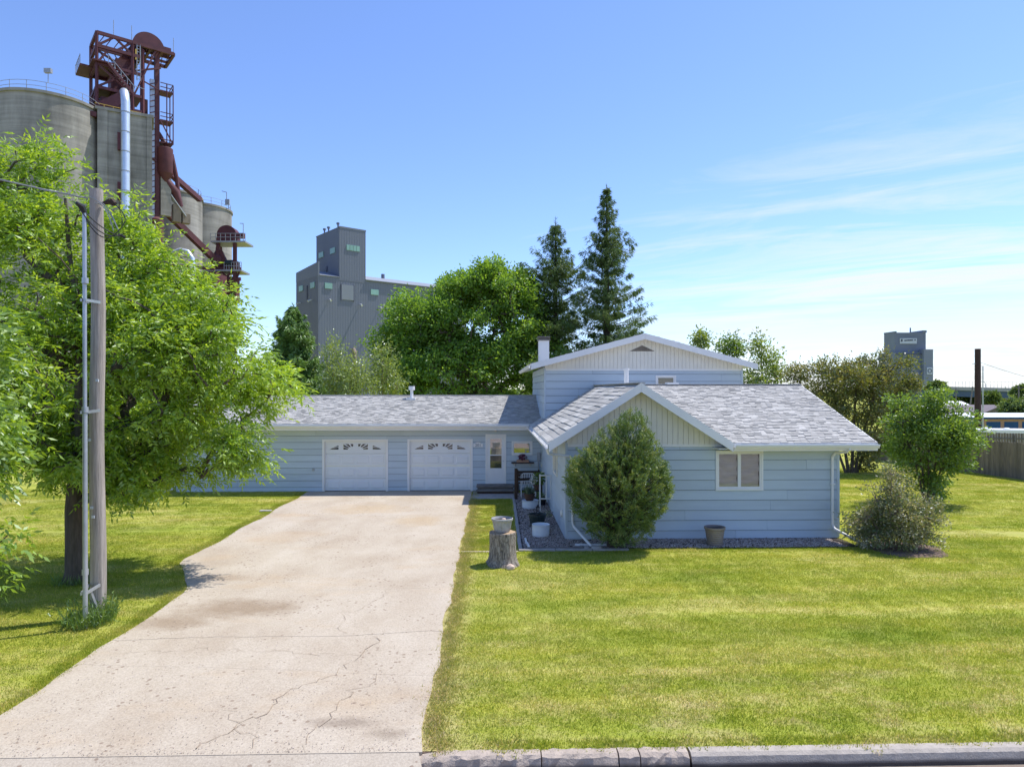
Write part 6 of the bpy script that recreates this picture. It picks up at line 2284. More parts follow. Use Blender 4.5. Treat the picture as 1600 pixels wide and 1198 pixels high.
# far houses
def far_house(pxx, ridge, d_, w, dep, h, lab, roofm, wallm='farwall', gable_side=False):
    c = px(pxx, ridge, d_)
    t_ = thing('distant_house', lab, 'house', (c[0], c[1], -3), 'houses near the overpass')
    zr_ = c[2]
    x0, x1, y0, y1 = c[0] - w / 2, c[0] + w / 2, c[1], c[1] + dep
    MB().box(x0, x1, y0, y1, -3.2, zr_ - h).build('wall', M[wallm], t_)
    mb = MB()
    if gable_side:
        xm = c[0]
        mb.slab([(x0 - .5, y0 - .5, zr_ - h), (xm, y0 - .5, zr_), (xm, y1, zr_), (x0 - .5, y1, zr_ - h)], .15).slab([(xm, y0 - .5, zr_), (x1 + .5, y0 - .5, zr_ - h), (x1 + .5, y1, zr_ - h), (xm, y1, zr_)], .15)
        mb.build('roof', M[roofm], t_)
        MB().add([(x0, y0, zr_ - h), (x1, y0, zr_ - h), (xm, y0, zr_ - .1)], [(0, 1, 2)]).build('gable', M[wallm], t_)
    else:
        ym = (y0 + y1) / 2
        mb.slab([(x0 - .5, y0 - .6, zr_ - h), (x1 + .5, y0 - .6, zr_ - h), (x1 - 1, ym, zr_), (x0 + 1, ym, zr_)], .15).slab([(x0 + 1, ym, zr_), (x1 - 1, ym, zr_), (x1 + .5, y1 + .5, zr_ - h), (x0 - .5, y1 + .5, zr_ - h)], .15)
        mb.build('roof', M[roofm], t_)
    MB().box(c[0] - w * .15, c[0] + w * .05, y0 - .05, y0 + .02, zr_ - h - 1.3, zr_ - h - .4).build('window', M['interior_dark'], t_)


far_house(1478, 632, 150, 11, 10, 2.4, 'pale grey distant house roof showing above the tall shrub', 'whiteroof')
far_house(1500, 627, 170, 9, 9, 2.0, 'grey walled distant house under the overpass', 'whiteroof', 'elevlight')
far_house(1545, 633, 145, 17, 10, 2.2, 'distant house with brown roof behind the storage units', 'farroof')
far_house(1562, 633, 138, 8, 6, 1.9, 'brown gabled distant house right of the dark pole', 'farroof', 'woodgrey', True)
# green masses below and beyond the bridge
def far_bush(pxx, py, d_, rx, rz, lab, sd):
    b_ = px(pxx, py, d_)
    s_ = d_ / 1067
    broad_tree('distant_tree', lab, 'tree', trunk_path(b_[0], b_[1], max(2, b_[2] + 2.5), .2, .05, z0=-3, seed=sd), [(b_[0], b_[1], b_[2], rx * s_, rx * s_ * .7, rz * s_)], 60, 60, rx * s_ * .16, (d_ * .004, d_ * .0025), M['farleaf'], M['bark'], sd, group='distant trees near the overpass', shell=.4)


far_bush(1590, 637, 125, 22, 18, 'distant round bush at the right edge behind the storage units', 91)
far_bush(1547, 625, 200, 14, 12, 'distant bush under the bridge right of the dark pole', 92)
far_bush(1512, 624, 240, 26, 9, 'distant trees seen under the bridge left of the dark pole', 93)
far_bush(1462, 606, 200, 12, 10, 'distant tree top in front of the bridge left end', 94)
far_bush(1596, 612, 190, 12, 9, 'distant tree at the right end of the bridge', 95)
r = np.random.default_rng(77)
n = 26000
xx = r.uniform(-900, 1400, n)
yy = 700 + r.uniform(0, 60, n)
cl_h = 5 + 3 * np.sin(xx * .013) + 2 * np.sin(xx * .041 + 1)
p = np.stack([xx, yy, -2.6 + r.random(n) * cl_h], 1)
q = leaf_quads(r, p, unit(r.normal(size=(n, 3))), r.uniform(3, 6, n), r.uniform(2, 4, n))
mesh_obj('treeline', quad_mesh('treeline', q, r.random(n), [M['farleaf']]), label='far line of trees along the horizon', cat='trees', kind='stuff')
# distant grain elevator on the right
ED = 270
fe = thing('distant_elevator', 'distant blue-grey grain elevator tower with a faded sign, on the right', 'grain elevator', px(1425, 640, ED))
s_ = ED / 1067
c = px(1425, 610, ED)
def ebox(p0, p1, top, y0, y1, m, nm, bottom=-3, par=None):
    a_, b_ = px(p0, 610, ED)[0], px(p1, 610, ED)[0]
    return MB().box(a_, b_, c[1] + y0, c[1] + y1, bottom, 4.24 + (610 - top) * s_).build(nm, m, par or fe)
body = ebox(1397, 1440, 550, 0, 11, M['elevfar'], 'lower_tower')
ebox(1440.2, 1455, 546, -1.5, 11, M['elevlight'], 'side_tower')
ebox(1401.5, 1451, 519, 1.5, 9, M['elevfar'], 'upper_tower')
ebox(1401.5, 1404, 517, 1.3, 9.2, M['elevfar'], 'parapet', 30 if False else 4.24 + (610 - 519.2) * s_)
ebox(1446, 1452, 515.5, 1.3, 9.2, M['elevfar'], 'parapet', 4.24 + (610 - 519.2) * s_)
ebox(1432.2, 1433.6, 510.5, 4, 4.4, M['elevfar'], 'stack', 4.24 + (610 - 519.2) * s_)
ebox(1399, 1439.8, 552, -.4, -.02, M['ink'], 'dark_band', 4.24 + (610 - 553.5) * s_)
sg = ebox(1409, 1436, 528, 1.2, 1.45, M['signwhite'], 'sign_board', 4.24 + (610 - 536.5) * s_)
for (p0, p1, t0, t1) in ((1410.5, 1413, 529.5, 533.5), (1416, 1418.5, 530.5, 532.6), (1419, 1421, 530.3, 532.4), (1421.4, 1424, 530.1, 532.2), (1424.4, 1427.5, 530.0, 532.2), (1428, 1429.6, 529.9, 532.0), (1432, 1434, 529.6, 531.8)):
    ebox(p0, p1, t0, 1.12, 1.18, M['ink'], 'lettering', 4.24 + (610 - t1) * s_, sg)
ebox(1414, 1418, 558, -.1, -.02, M['ink'], 'window', 4.24 + (610 - 569) * s_)
sgn = ebox(1444.5, 1453, 574, -1.8, -1.55, M['signwhite'], 'sign_board', 4.24 + (610 - 585) * s_)
for k in range(10):
    a0, a1 = k * .628, k * .628 + .5
    cxx, czz = px(1448.8, 579.5, ED)[0], 4.24 + (610 - 579.5) * s_
    MB().bar((cxx + .75 * math.cos(a0), c[1] - 1.86, czz + .75 * math.sin(a0)), (cxx + .75 * math.cos(a1), c[1] - 1.86, czz + .75 * math.sin(a1)), .28, .06, up=(0, 1, 0)).build('emblem', M['ink'], sgn)

# ================================================================== GRAIN ELEVATORS
class Loc:
    """local frame of a building turned against the street: u runs right and away, v runs left and away"""

    def __init__(self, pxx, d_, au=50.6, av=44.0):
        p_ = px(pxx, 610, d_)
        a = rad(1.65)
        self.o = Vector((p_[0], p_[1], 0))
        f = Vector((math.sin(a), math.cos(a), 0))
        r_ = Vector((math.cos(a), -math.sin(a), 0))
        self.u = r_ * math.sin(rad(au)) + f * math.cos(rad(au))
        self.v = Vector((-self.u.y, self.u.x, 0))

    def p(self, u, v, z):
        return self.o + self.u * u + self.v * v + Vector((0, 0, z))

    def box(self, mb, u0, u1, v0, v1, z0, z1):
        a = [self.p(u0, v0, z1), self.p(u1, v0, z1), self.p(u1, v1, z1), self.p(u0, v1, z1)]
        return mb.slab(a, z1 - z0)

    def bar(self, mb, a, b, w, h=None):
        return mb.bar(self.p(*a), self.p(*b), w, h)


G = Loc(497, 120)
ge = thing('grey_elevator', 'tall grey ribbed-metal grain elevator with stepped tower behind the garage', 'grain elevator', G.p(10, 5, 0))
G.box(MB(), 0, 32, 0, 9.9, -3, 24.6).build('wall', M['elev'], ge)
mb = MB()
mb.slab([G.p(-.02, -.02, 24.4), G.p(-.02, 9.92, 24.4), G.p(-.02, 9.92, 26.2), G.p(-.02, -.02, 26.9)], .25, -G.u * -1)
mb.build('parapet', M['elev'], ge)
G.box(MB(), 3.96, 9.18, -.03, 9.9, 24.0, 33.6).build('tower', M['elev'], ge)
mb = MB().slab([G.p(3.9, -.08, 33.75), G.p(9.24, -.08, 33.75), G.p(9.24, -.08, 33.45), G.p(3.9, -.08, 33.45)], .2, G.v)
mb.slab([G.p(3.9, 10, 33.6), G.p(3.9, -.1, 33.6), G.p(3.9, -.1, 33.45), G.p(3.9, 10, 33.45)], .1, G.u)
mb.build('tower_coping', M['elev'], ge)
MB().slab([G.p(.3, -.15, 24.62), G.p(3.9, -.15, 24.62), G.p(3.9, 5, 26.1), G.p(.3, 5, 26.1)], .1).build('roof', M['elevlight'], ge)
MB().slab([G.p(9.2, -.3, 24.65), G.p(32, -.3, 24.65), G.p(32, 5, 26.2), G.p(9.2, 5, 26.2)], .12).slab([G.p(9.2, 5, 26.2), G.p(32, 5, 26.2), G.p(32, 10.2, 24.65), G.p(9.2, 10.2, 24.65)], .12).build('roof', M['elevlight'], ge)
# vertical ribs of the cladding
mb = MB()
for k in range(64):
    mb.bar(G.p(.25 + k * .5, -.03, -3), G.p(.25 + k * .5, -.03, 24.4), .02, .015)
for k in range(20):
    mb.bar(G.p(-.03, .25 + k * .5, -3), G.p(-.03, .25 + k * .5, 24.4), .02, .015)
for k in range(11):
    mb.bar(G.p(4.0 + k * .5, -.06, 24), G.p(4.0 + k * .5, -.06, 33.4), .02, .015)
for k in range(20):
    mb.bar(G.p(3.93, .25 + k * .5, 26), G.p(3.93, .25 + k * .5, 33.4), .02, .015)
mb.build('cladding_rib', M['elev'], ge, kind='stuff')
def fwin(u0, u1, z0, z1, m='elevwin', nm='window'):
    G.box(MB(), u0, u1, -.14, -.02, z0, z1).build(nm, M[m], ge)
def lwin(v0, v1, z0, z1, m='elevwin', base=0.0, nm='window'):
    G.box(MB(), base - .12, base - .01, v0, v1, z0, z1).build(nm, M[m], ge)
for k in range(4):
    fwin(5.35 + k * .66, 5.95 + k * .66, 29.6, 30.6)
fwin(1.2, 2.6, 22.3, 23.3)
fwin(10.2, 11.8, 22.0, 23.0)
fwin(16.2, 17.8, 22.0, 23.0)
fwin(4.4, 6.7, 20.6, 23.3, 'elevlight', 'hatch')
fwin(4.25, 4.4, 20.4, 23.4, 'ink', 'hatch_frame')
fwin(6.7, 6.85, 20.4, 23.4, 'ink', 'hatch_frame')
lwin(1.6, 3.6, 29.2, 30.2, base=3.96)
lwin(6.6, 8.6, 29.2, 30.2, base=3.96)
lwin(5.0, 5.6, 26.3, 27.2, 'ink', base=3.96)
lwin(1.4, 3.2, 22.5, 23.5)
lwin(6.6, 8.4, 22.5, 23.5)
lwin(4.5, 5.0, 20.6, 23.2, 'ink')
for (u, z) in ((2.0, 20.2), (8.0, 19.8), (12.0, 19.6), (18.0, 19.6)):
    mb = MB().tube([G.p(u, -.1, z + .2), G.p(u, -.5, z + .1), G.p(u, -.9, z - .1)], [.08, .14, .2], 8)
    mb.build('wall_lamp', M['signwhite'], ge)
for (v, z) in ((2.4, 20.2), (7.6, 20.2)):
    MB().tube([G.p(-.1, v, z + .2), G.p(-.5, v, z + .1), G.p(-.9, v, z - .1)], [.08, .14, .2], 8).build('wall_lamp', M['signwhite'], ge)
for v in (1.2, 5.2, 7.0):
    MB().tube([G.p(4.3, v, 33.5), G.p(4.3, v, 34.3)], .14, 8).tube([G.p(4.3, v, 34.3), G.p(4.3, v, 34.6)], .3, 8).build('roof_fan', M['elev'], ge)
MB().tube([G.p(15.5, 5, 26), G.p(15.5, 5, 27)], .35, 10).build('roof_fan', M['elev'], ge)
MB().tube([G.p(6.6, -.8, -2), G.p(6.6, -.8, 11.2), G.p(6.6, -.3, 11.8)], .35, 10).build('spout', M['fence'], ge)

# concrete silo block -------------------------------------------------------
S = Loc(152, 86, 62)
sb_ = thing('concrete_silo', 'tall weathered concrete grain silos at the upper left behind the ash', 'silo', S.p(0, 4, 0))
ZT = 39.9
def cyl(c, R, z1, nm, par, n=72):
    prof = [(R, 0)] + [(R, z1 * k / 12) for k in range(1, 12)] + [(R, z1 - .35), (R + .18, z1 - .34), (R + .18, z1), (R - .2, z1 + .02)]
    return MB().lathe((c[0], c[1], 0), prof, n).build(nm, M['silo'], par, smooth=True)
c0 = px(76, 610, 86.2)
for k, (pxx, d_) in enumerate(((76, 86.4), (-76, 86.0), (-228, 86.5), (20, 96))):
    c = px(pxx, 610, d_)
    cyl(c, 5.95, ZT, 'silo_bin', sb_)
# head house shaft with vertical panel strips
S.box(MB(), 0, 6.1, 0, 7, 0, ZT - .25).build('shaft', M['silo'], sb_)
S.box(MB(), -.25, 6.3, -.2, 7.2, ZT - .25, ZT + .12).build('shaft_coping', M['silo'], sb_)
for (u0, u1) in ((0.0, 1.1), (5.5, 6.1)):
    S.box(MB(), u0, u1, -.16, -.003, 0, ZT - .26).build('pilaster', M['silo'], sb_)
S.box(MB(), -5.5, -.1, -.3, .3, ZT - 1.3, ZT - .7).build('ledge_beam', M['red'], sb_)
# duct up the shaft
du = MB().tube([S.p(3.1, -.75, 0), S.p(3.1, -.75, ZT + 1.0), S.p(3.0, -.3, ZT + 2.2), S.p(2.9, .8, ZT + 2.8)], .52, 16)
du = du.build('duct', M['duct'], sb_, smooth=True)
mb = MB()
for k in range(16):
    z = 2 + k * 2.5
    mb.tube([S.p(3.1, -.75, z), S.p(3.1, -.75, z + .12)], .56, 16)
mb.build('duct_band', M['rail'], du)
for z in (28.5, 24.5, 34.8):
    S.box(MB(), 2.2, 2.6, -.55, -.02, z, z + 2.2).build('duct_bracket', M['red'], sb_)
# roof handrail
mb = MB()
for (pxx, d_) in ((76, 86.4), (-76, 86.0)):
    c = px(pxx, 610, d_)
    pts = [Vector((c[0] + 5.7 * math.cos(a_), c[1] + 5.7 * math.sin(a_), ZT)) for a_ in np.linspace(0, 2 * math.pi, 37)]
    for p_ in pts[::2]:
        mb.bar(p_, p_ + Vector((0, 0, 1.1)), .05)
    for h_ in (.55, 1.1):
        for a_, b_ in zip(pts[:-1], pts[1:]):
            mb.bar(a_ + Vector((0, 0, h_)), b_ + Vector((0, 0, h_)), .045)
mb.build('handrail', M['rail'], sb_)
q_ = px(75, 130, 81)
MB().bar(q_, Vector(q_) + Vector((0, 0, 1.4)), .06).box(q_[0] - .4, q_[0] + .4, q_[1] - .2, q_[1] + .2, q_[2] + 1.2, q_[2] + 1.7).build('flood_light', M['rail'], sb_)

# red steel leg tower on and beside the shaft --------------------------------
T = Loc(151, 88)
rt = thing('steel_leg_tower', 'dark red steel tower of bucket elevator legs and platforms rising above the concrete silos', 'elevator tower', T.p(6.6, 1, 0))
R_ = M['red']
zp = 50.4
mb = MB()
for z in (zp, 48.7):
    for a_, b_ in (((0, 0), (9.15, 0)), ((9.15, 0), (9.15, 4.75)), ((9.15, 4.75), (0, 4.75)), ((0, 4.75), (0, 0))):
        if z < zp and a_[0] + b_[0] > 9:
            a_, b_ = (min(a_[0], 5.0), a_[1]), (min(b_[0], 5.0), b_[1])
        T.bar(mb, (*a_, z), (*b_, z), .32, .42)
for u in (5.0, 6.3, 7.7):
    T.bar(mb, (u, 0, zp), (u, 4.75, zp), .3, .4)
for v in (1.6, 3.2):
    T.bar(mb, (5, v, zp), (9.15, v, zp), .22, .3)
mb.build('top_truss', R_, rt)
mb = MB()
for (u, v) in ((0, 0), (0, 4.75), (4.1, 0), (4.1, 4.75)):
    T.bar(mb, (u, v, 39.5), (u, v, zp), .30, .30)
T.bar(mb, (5.3, .2, 18), (5.3, .2, zp - .5), .42, .42)
mb.build('column', R_, rt)
mb = MB()
for (a_, b_) in (((0, 0, 48.7), (2, 0, 50.4)), ((2, 0, 50.4), (4.1, 0, 48.7)), ((0, 0, 46.4), (1.4, 0, 48.7)), ((0, 0, 43.4), (4.1, 0, 46.4)), ((0, 0, 46.4), (4.1, 0, 43.4)), ((0, 4.75, 43.4), (4.1, 4.75, 46.4)), ((0, 0, 40.5), (0, 4.75, 43.4)), ((0, 4.75, 40.5), (0, 0, 43.4)), ((0, 0, 46.4), (0, 4.75, 48.7)), ((4.1, 0, 48.7), (4.1, 4.75, 46.4)), ((2.2, 0, 48.7), (4.1, 0, 50.4)), ((4.1, 4.75, 48.7), (0, 4.75, 50.4))):
    T.bar(mb, a_, b_, .24, .24)
for z in (46.4, 43.4, 41.4):
    for a_, b_ in (((0, 0), (5.2, 0)), ((0, 0), (0, 4.75)), ((0, 4.75), (5.2, 4.75)), ((4.1, 0), (4.1, 4.75)), ((2, 0), (2, 4.75))):
        T.bar(mb, (*a_, z), (*b_, z), .3, .36)
for k in range(5):
    T.bar(mb, (k * .9, 0, 48.7), (k * .9 + .9, 0, 50.3), .10)
    T.bar(mb, (k * .9 + .9, 4.75, 48.7), (k * .9, 4.75, 50.3), .10)
for k in range(6):
    T.bar(mb, (4.1, k * .8, 43.4), (4.1, k * .8 + .8, 46.4), .10)
    T.bar(mb, (0, k * .8 + .7, 41.4), (0, k * .8, 43.4), .12)
    T.bar(mb, (5.2 + k * .65, 0, zp), (5.9 + k * .65, 4.75, zp), .10)
T.bar(mb, (4.1, 0, 46.6), (7.5, 0, 48), .2)
T.bar(mb, (4.1, 0, 43), (6.8, 0, 50), .2)
mb.build('bracing', R_, rt)
# decks
mb = MB()
T.box(mb, -.6, 2.6, -.6, 5.3, 46.55, 46.7)
T.box(mb, .3, 5.4, .3, 4.5, 43.55, 43.7)
T.box(mb, -1.6, 0, 2, 6.0, 46.5, 46.7)
mb.build('deck', R_, rt)
# hoppers and gearbox housings at the foot
mb = MB()
T.box(mb, .6, 3.6, .8, 4.0, 40.2, 42.6)
mb.add([T.p(-1.6, -.2, 40.0), T.p(1.0, -.2, 40.0), T.p(3.6, -.2, 42.8), T.p(2.6, -.2, 43.4), T.p(-1.6, .9, 40.0), T.p(1.0, .9, 40.0), T.p(3.6, .9, 42.8), T.p(2.6, .9, 43.4)], [(0, 1, 2, 3), (7, 6, 5, 4), (0, 4, 5, 1), (1, 5, 6, 2), (2, 6, 7, 3), (3, 7, 4, 0)])
T.box(mb, 1.8, 3.9, 1.2, 3.6, 43.8, 46.0)
T.box(mb, 2.3, 4.4, 1.0, 3.4, 46.2, 48.2)
mb.add([T.p(2.6, 1, 48.2), T.p(4.6, 1, 48.2), T.p(6.0, 1, 51.4), T.p(4.9, 1, 51.6), T.p(2.6, 2.6, 48.2), T.p(4.6, 2.6, 48.2), T.p(6.0, 2.6, 51.4), T.p(4.9, 2.6, 51.6)], [(0, 1, 2, 3), (7, 6, 5, 4), (0, 4, 5, 1), (1, 5, 6, 2), (2, 6, 7, 3), (3, 7, 4, 0)])
mb.build('hopper', R_, rt)
# head pulley housing: half round drum
mb = MB()
pr = [T.p(4.3 + 1.9 + 1.95 * math.cos(a_), .7, 50.75 + 1.95 * math.sin(a_)) for a_ in np.linspace(math.pi, 0, 19)]
mb.slab([pr[k] for k in range(19)], 2.0, T.v)
T.box(mb, 7.4, 9.0, .9, 2.2, 50.7, 51.5)
T.box(mb, 4.2, 8.3, .75, 2.65, 50.65, 50.75)
mb.build('head_pulley_housing', R_, rt)
# leg casings with light grey ladder
mb = MB()
T.box(mb, 6.95, 7.5, .6, 1.4, 16, 50.4)
T.box(mb, 5.9, 6.3, 1.9, 2.6, 16, 44)
mb.build('leg_casing', R_, rt)
mb = MB()
T.box(mb, 6.35, 6.9, .7, 1.1, 20, 46.5)
mb.build('leg_casing', M['galv'], rt)
mb = MB()
for k in range(34):
    z = 20 + k * .78
    T.bar(mb, (6.3, .66, z), (6.95, .66, z + .32), .09)
mb.build('ladder_rung', R_, rt)
mb = MB()
T.bar(mb, (4.6, -.1, 45.5), (4.6, -.1, 50.4), .10)
T.bar(mb, (5.0, -.1, 45.5), (5.0, -.1, 50.4), .10)
for k in range(12):
    T.bar(mb, (4.6, -.1, 45.7 + k * .4), (5.0, -.1, 45.7 + k * .4), .06)
mb.build('ladder', M['rail'], rt)
T.box(MB(), 4.4, 4.6, -.15, .05, 48.2, 49.6).build('gate', M['yellow'], rt)
# stairs with pale treads
mb = MB()
for k in range(9):
    t_ = k / 8
    T.box(mb, 1.4 + 2.2 * t_, 1.75 + 2.2 * t_, -.7, -.1, 46.4 - 2.7 * t_, 46.5 - 2.7 * t_)
mb.build('stair_tread', M['signwhite'], rt)
mb = MB()
for v in (-.75, -.05):
    T.bar(mb, (1.2, v, 46.5), (4.1, v, 43.3), .12, .3)
mb.build('stair_stringer', R_, rt)
mb = MB()
T.bar(mb, (1.2, -.75, 47.6), (4.1, -.75, 44.4), .07)
T.bar(mb, (4.1, -.75, 44.4), (5.4, -.75, 44.3), .07)
for k in range(5):
    T.bar(mb, (1.2 + .72 * k, -.75, 46.5 - .8 * k), (1.2 + .72 * k, -.75, 47.6 - .8 * k), .06)
for k in range(5):
    T.bar(mb, (-1.6 + .0 * k, 2 + k, 46.7), (-1.6, 2 + k, 47.9), .06)
T.bar(mb, (-1.6, 2, 47.8), (-1.6, 6, 47.8), .06)
for u in (9.1, 4.0, 1.9):
    T.bar(mb, (u, 0, zp), (u, 0, zp + 2.2), .06)
mb.build('stair_rail', M['rail'], rt)
mb = MB()
for k in range(6):
    T.bar(mb, (-.3 + k * 1.05, -.5, ZT + .1), (-.3 + k * 1.05, -.5, ZT + 1.2), .07)
for h_ in (.65, 1.2):
    T.bar(mb, (-.3, -.5, ZT + h_), (5.0, -.5, ZT + h_), .08)
mb.build('safety_rail', M['yellow'], rt)
# side cage platforms
mb = MB()
for z in (45.0, 41.0, 38.0):
    T.box(mb, 7.5, 9.1, .2, 2.0, z, z + .18)
    for h_ in ((.6, 1.15) if z > 39 else (.5,)):
        T.bar(mb, (7.5, .2, z + h_), (9.1, .2, z + h_), .09)
        T.bar(mb, (9.1, .2, z + h_), (9.1, 2.0, z + h_), .09)
for (u, v) in ((9.1, .2), (9.1, 2.0), (8.3, .2)):
    T.bar(mb, (u, v, 38), (u, v, 46.1), .11)
T.bar(mb, (7.5, .2, 41), (9.1, .2, 38), .14)
T.bar(mb, (7.5, .2, 45.0), (5.2, .2, 45.8), .14)
mb.build('cage_platform', R_, rt)
# garner bin, spouts, panel
mb = MB()
cb = T.p(8.2, .8, 0)
mb.lathe((cb.x, cb.y, 0), [(.4, 32.8), (1.0, 34.0), (1.02, 34.05), (1.02, 37.4), (.98, 37.45), (.3, 37.6)], 18)
mb.build('surge_bin', R_, rt, smooth=True)
mb = MB()
mb.tube([T.p(7.4, 1, 39.5), T.p(8.6, .8, 37.5)], .3, 8)
mb.tube([T.p(8.3, .8, 33.2), T.p(9.6, .8, 31.6), T.p(10.2, .8, 29.8)], [.5, .6, .35], 10)
mb.tube([T.p(9.0, .8, 36.8), T.p(9.7, .8, 33.6), T.p(9.9, .8, 31.5)], [.35, .3, .3], 8)
mb.build('spout', R_, rt, smooth=True)
G_ = MB()
T.box(G_, 7.6, 8.9, .4, 1.2, 28.2, 33.4)
G_.build('panel', M['silo'], rt)
mb = MB()
mb.slab([T.p(8.9, .3, 31.2), T.p(10.8, .3, 28.6), T.p(10.8, 1.4, 28.6), T.p(8.9, 1.4, 31.2)], .15)
mb.build('chute', M['signwhite'], rt)
mb = MB()
T.box(mb, 9.2, 10.2, .5, 1.5, 27.6, 30)
T.box(mb, 10.4, 11.4, .5, 1.5, 27.6, 28.9)
mb.build('motor_housing', M['fence'], rt)
mb = MB()
c_ = px(245, 356, 92)
mb.lathe((c_[0], c_[1], 0), [(.85, 18), (.85, 27.2), (.3, 27.6)], 16)
mb.build('dust_tank', R_, rt, smooth=True)
MB().lathe((0, 0, 0), [(.38, 0), (.38, .03)], 18).build('emblem_disc', M['signwhite'], rt, mat4=Matrix.Translation((c_[0] - .1, c_[1] - .87, 26.0)) @ Matrix.Rotation(rad(90), 4, 'X'))
# inclined conveyors
mb = MB()
def conv(a_, b_, w):
    mb.bar(a_, b_, w, w * 1.1)
conv(px(240, 312, 95), px(338, 408, 104), .75)
conv(px(262, 268, 96), px(312, 312, 104), .65)
mb.bar(px(219, 238, 92), px(245, 252, 93), .25).bar(px(219, 298, 92), px(246, 314, 93), .25)
mb.build('conveyor', R_, rt)

# second silo group ----------------------------------------------------------
s2 = thing('concrete_silo', 'lower group of concrete silos to the right of the red tower', 'silo', px(300, 610, 112))
for (pxx, d_, R) in ((256, 108.8, 5.6), (310, 117, 5.3), (225, 122, 5.4)):
    cyl(px(pxx, 610, d_), R, 35.2, 'silo_bin', s2)
c_ = px(303.5, 610, 108.5)
MB().tube([(c_[0], c_[1], 0), (c_[0], c_[1], 34.6)], .28, 8).build('downpipe', M['duct'], s2)
mb = MB()
for (pxx, d_, R) in ((256, 108.8, 5.4), (310, 117, 5.1)):
    c = px(pxx, 610, d_)
    pts = [Vector((c[0] + R * math.cos(a_), c[1] + R * math.sin(a_), 35.2)) for a_ in np.linspace(0, 2 * math.pi, 33)]
    for p_ in pts[::2]:
        mb.bar(p_, p_ + Vector((0, 0, 1.1)), .06)
    for h_ in (.55, 1.1):
        for a_, b_ in zip(pts[:-1], pts[1:]):
            mb.bar(a_ + Vector((0, 0, h_)), b_ + Vector((0, 0, h_)), .05)
mb.build('handrail', M['rail'], s2)
q_ = Vector(px(354, 318, 116))
MB().bar(q_, q_ + Vector((0, 0, 1.9)), .1).bar(q_ + Vector((0, 0, 1.9)), q_ + Vector((-.8, 0, 2.1)), .1).box(q_.x - .2, q_.x + .5, q_.y - .2, q_.y + .2, q_.z - .2, q_.z + .7).build('lamp_post', M['rail'], s2)

# small red leg with dome -----------------------------------------------------
Fd = 104
fx = lambda p_, y_, dd=0.0: Vector(px(p_, y_, Fd + dd))
sr = thing('small_leg_tower', 'small dark red bucket elevator with a domed head right of the silos', 'elevator tower', px(356, 610, Fd))
mb = MB()
for p_ in (341, 367):
    for dd in (0, 2.4):
        a_ = fx(p_, 372, dd)
        mb.bar((a_.x, a_.y, 10), a_, .48)
for y_ in (420, 436):
    mb.bar(fx(326, y_), fx(376, y_), .4, .5)
    mb.bar(fx(326, y_, 2.4), fx(376, y_, 2.4), .4, .5)
for (a_, b_) in (((341, 420), (367, 445)), ((367, 420), (341, 445)), ((326, 420), (341, 440)), ((376, 420), (367, 440))):
    mb.bar(fx(*a_), fx(*b_), .25)
mb.build('frame', R_, sr)
mb = MB()
for (x0, x1, y_) in ((329, 383, 376), (322, 377, 421)):
    a_, b_ = fx(x0, y_, -.6), fx(x1, y_, -.6)
    MB().slab([a_, b_, b_ + Vector((0, 3.6, 0)), a_ + Vector((0, 3.6, 0))], .25).build('deck', M['rail'], sr)
for (x0, x1, y_) in ((329, 383, 376), (350, 377, 421)):
    mb = MB()
    for k in range(8):
        a_ = fx(x0 + (x1 - x0) * k / 7, y_, -.6)
        mb.bar(a_, a_ + Vector((0, 0, 1.1)), .07)
    for h_ in (.55, 1.1):
        mb.bar(fx(x0, y_, -.6) + Vector((0, 0, h_)), fx(x1, y_, -.6) + Vector((0, 0, h_)), .07)
    mb.build('railing', M['rail'], sr)
a_ = fx(380, 376, -.4)
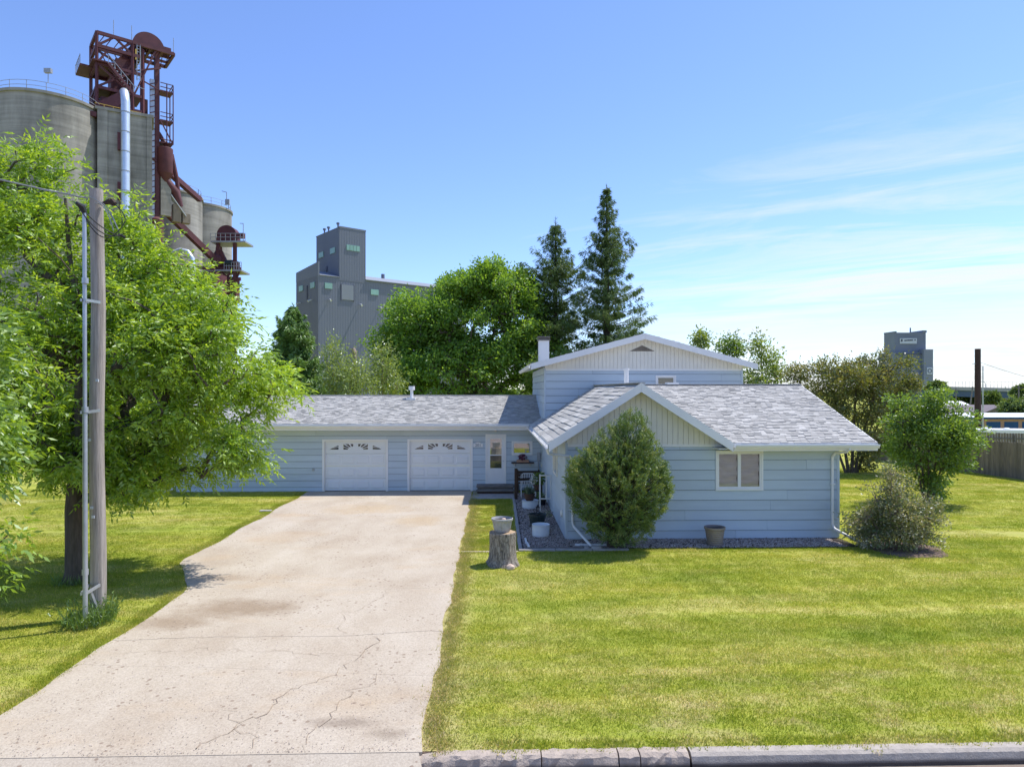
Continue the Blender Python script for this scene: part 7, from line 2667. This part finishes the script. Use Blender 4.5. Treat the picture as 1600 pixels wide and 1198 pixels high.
MB().bar(a_, a_ + Vector((0, 0, 2.6)), .08).bar(a_ + Vector((0, 0, 2.6)), a_ + Vector((-.5, 0, 2.6)), .08).build('lamp_post', M['rail'], sr)
mb = MB()
cc_ = fx(353.5, 366, 0.2)
pr = [cc_ + Vector((1.45 * math.cos(a_), 0, 1.4 * math.sin(a_))) for a_ in np.linspace(math.pi, 0, 17)] 
pr = [cc_ + Vector((-1.45, 0, -1.0))] + pr + [cc_ + Vector((1.45, 0, -1.0))]
mb.slab(pr, 1.8, (0, 1, 0))
a_ = fx(367, 372)
mb.box(a_.x - .3, a_.x + 1.2, a_.y, a_.y + 1, a_.z + .1, a_.z + .8)
mb.build('head_pulley_housing', R_, sr)
mb = MB()
cc_ = fx(342, 400, .6)
mb.lathe((cc_.x, cc_.y, cc_.z - 1.6), [(1.1, 0), (1.15, 1.2), (.5, 2.4), (.45, 3.0)], 12)
a_ = fx(330, 408)
mb.box(a_.x, a_.x + 3.6, a_.y, a_.y + 2, a_.z - .9, a_.z + .2)
mb.bar(fx(345, 393), fx(356, 418), .5)
a_ = fx(340, 440)
mb.box(a_.x, a_.x + 2.6, a_.y, a_.y + 2, a_.z - 3, a_.z + .8)
mb.build('hopper', R_, sr)
a_ = fx(353, 411, -.3)
MB().tube([a_, a_ + Vector((.9, 0, 0))], .45, 12).build('motor', M['greenpot'], sr)
# silver elbow duct above the ash crown
el = thing('elbow_duct', 'curved silver duct showing just above the ash crown', 'duct', px(293, 420, 96))
MB().tube([px(270, 396, 96), px(282, 391, 96), px(293, 394, 96), px(300, 404, 96), px(302, 430, 96)], .38, 12).build('pipe', M['duct'], el, smooth=True)
a_ = Vector(px(276, 398, 97))
bb = thing('equipment_shed', 'dark red equipment structure half hidden by the ash crown below the conveyor', 'shed', px(300, 440, 98))
MB().box(a_.x, a_.x + 5.5, a_.y, a_.y + 4, a_.z - 8, a_.z - 2.4).build('wall', M['red'], bb)
MB().bar(px(270, 415, 96.8), px(335, 420, 97), .4).bar(px(270, 428, 96.8), px(335, 434, 97), .4).bar(px(300, 416, 96.8), px(320, 434, 96.9), .3).build('frame', R_, bb)
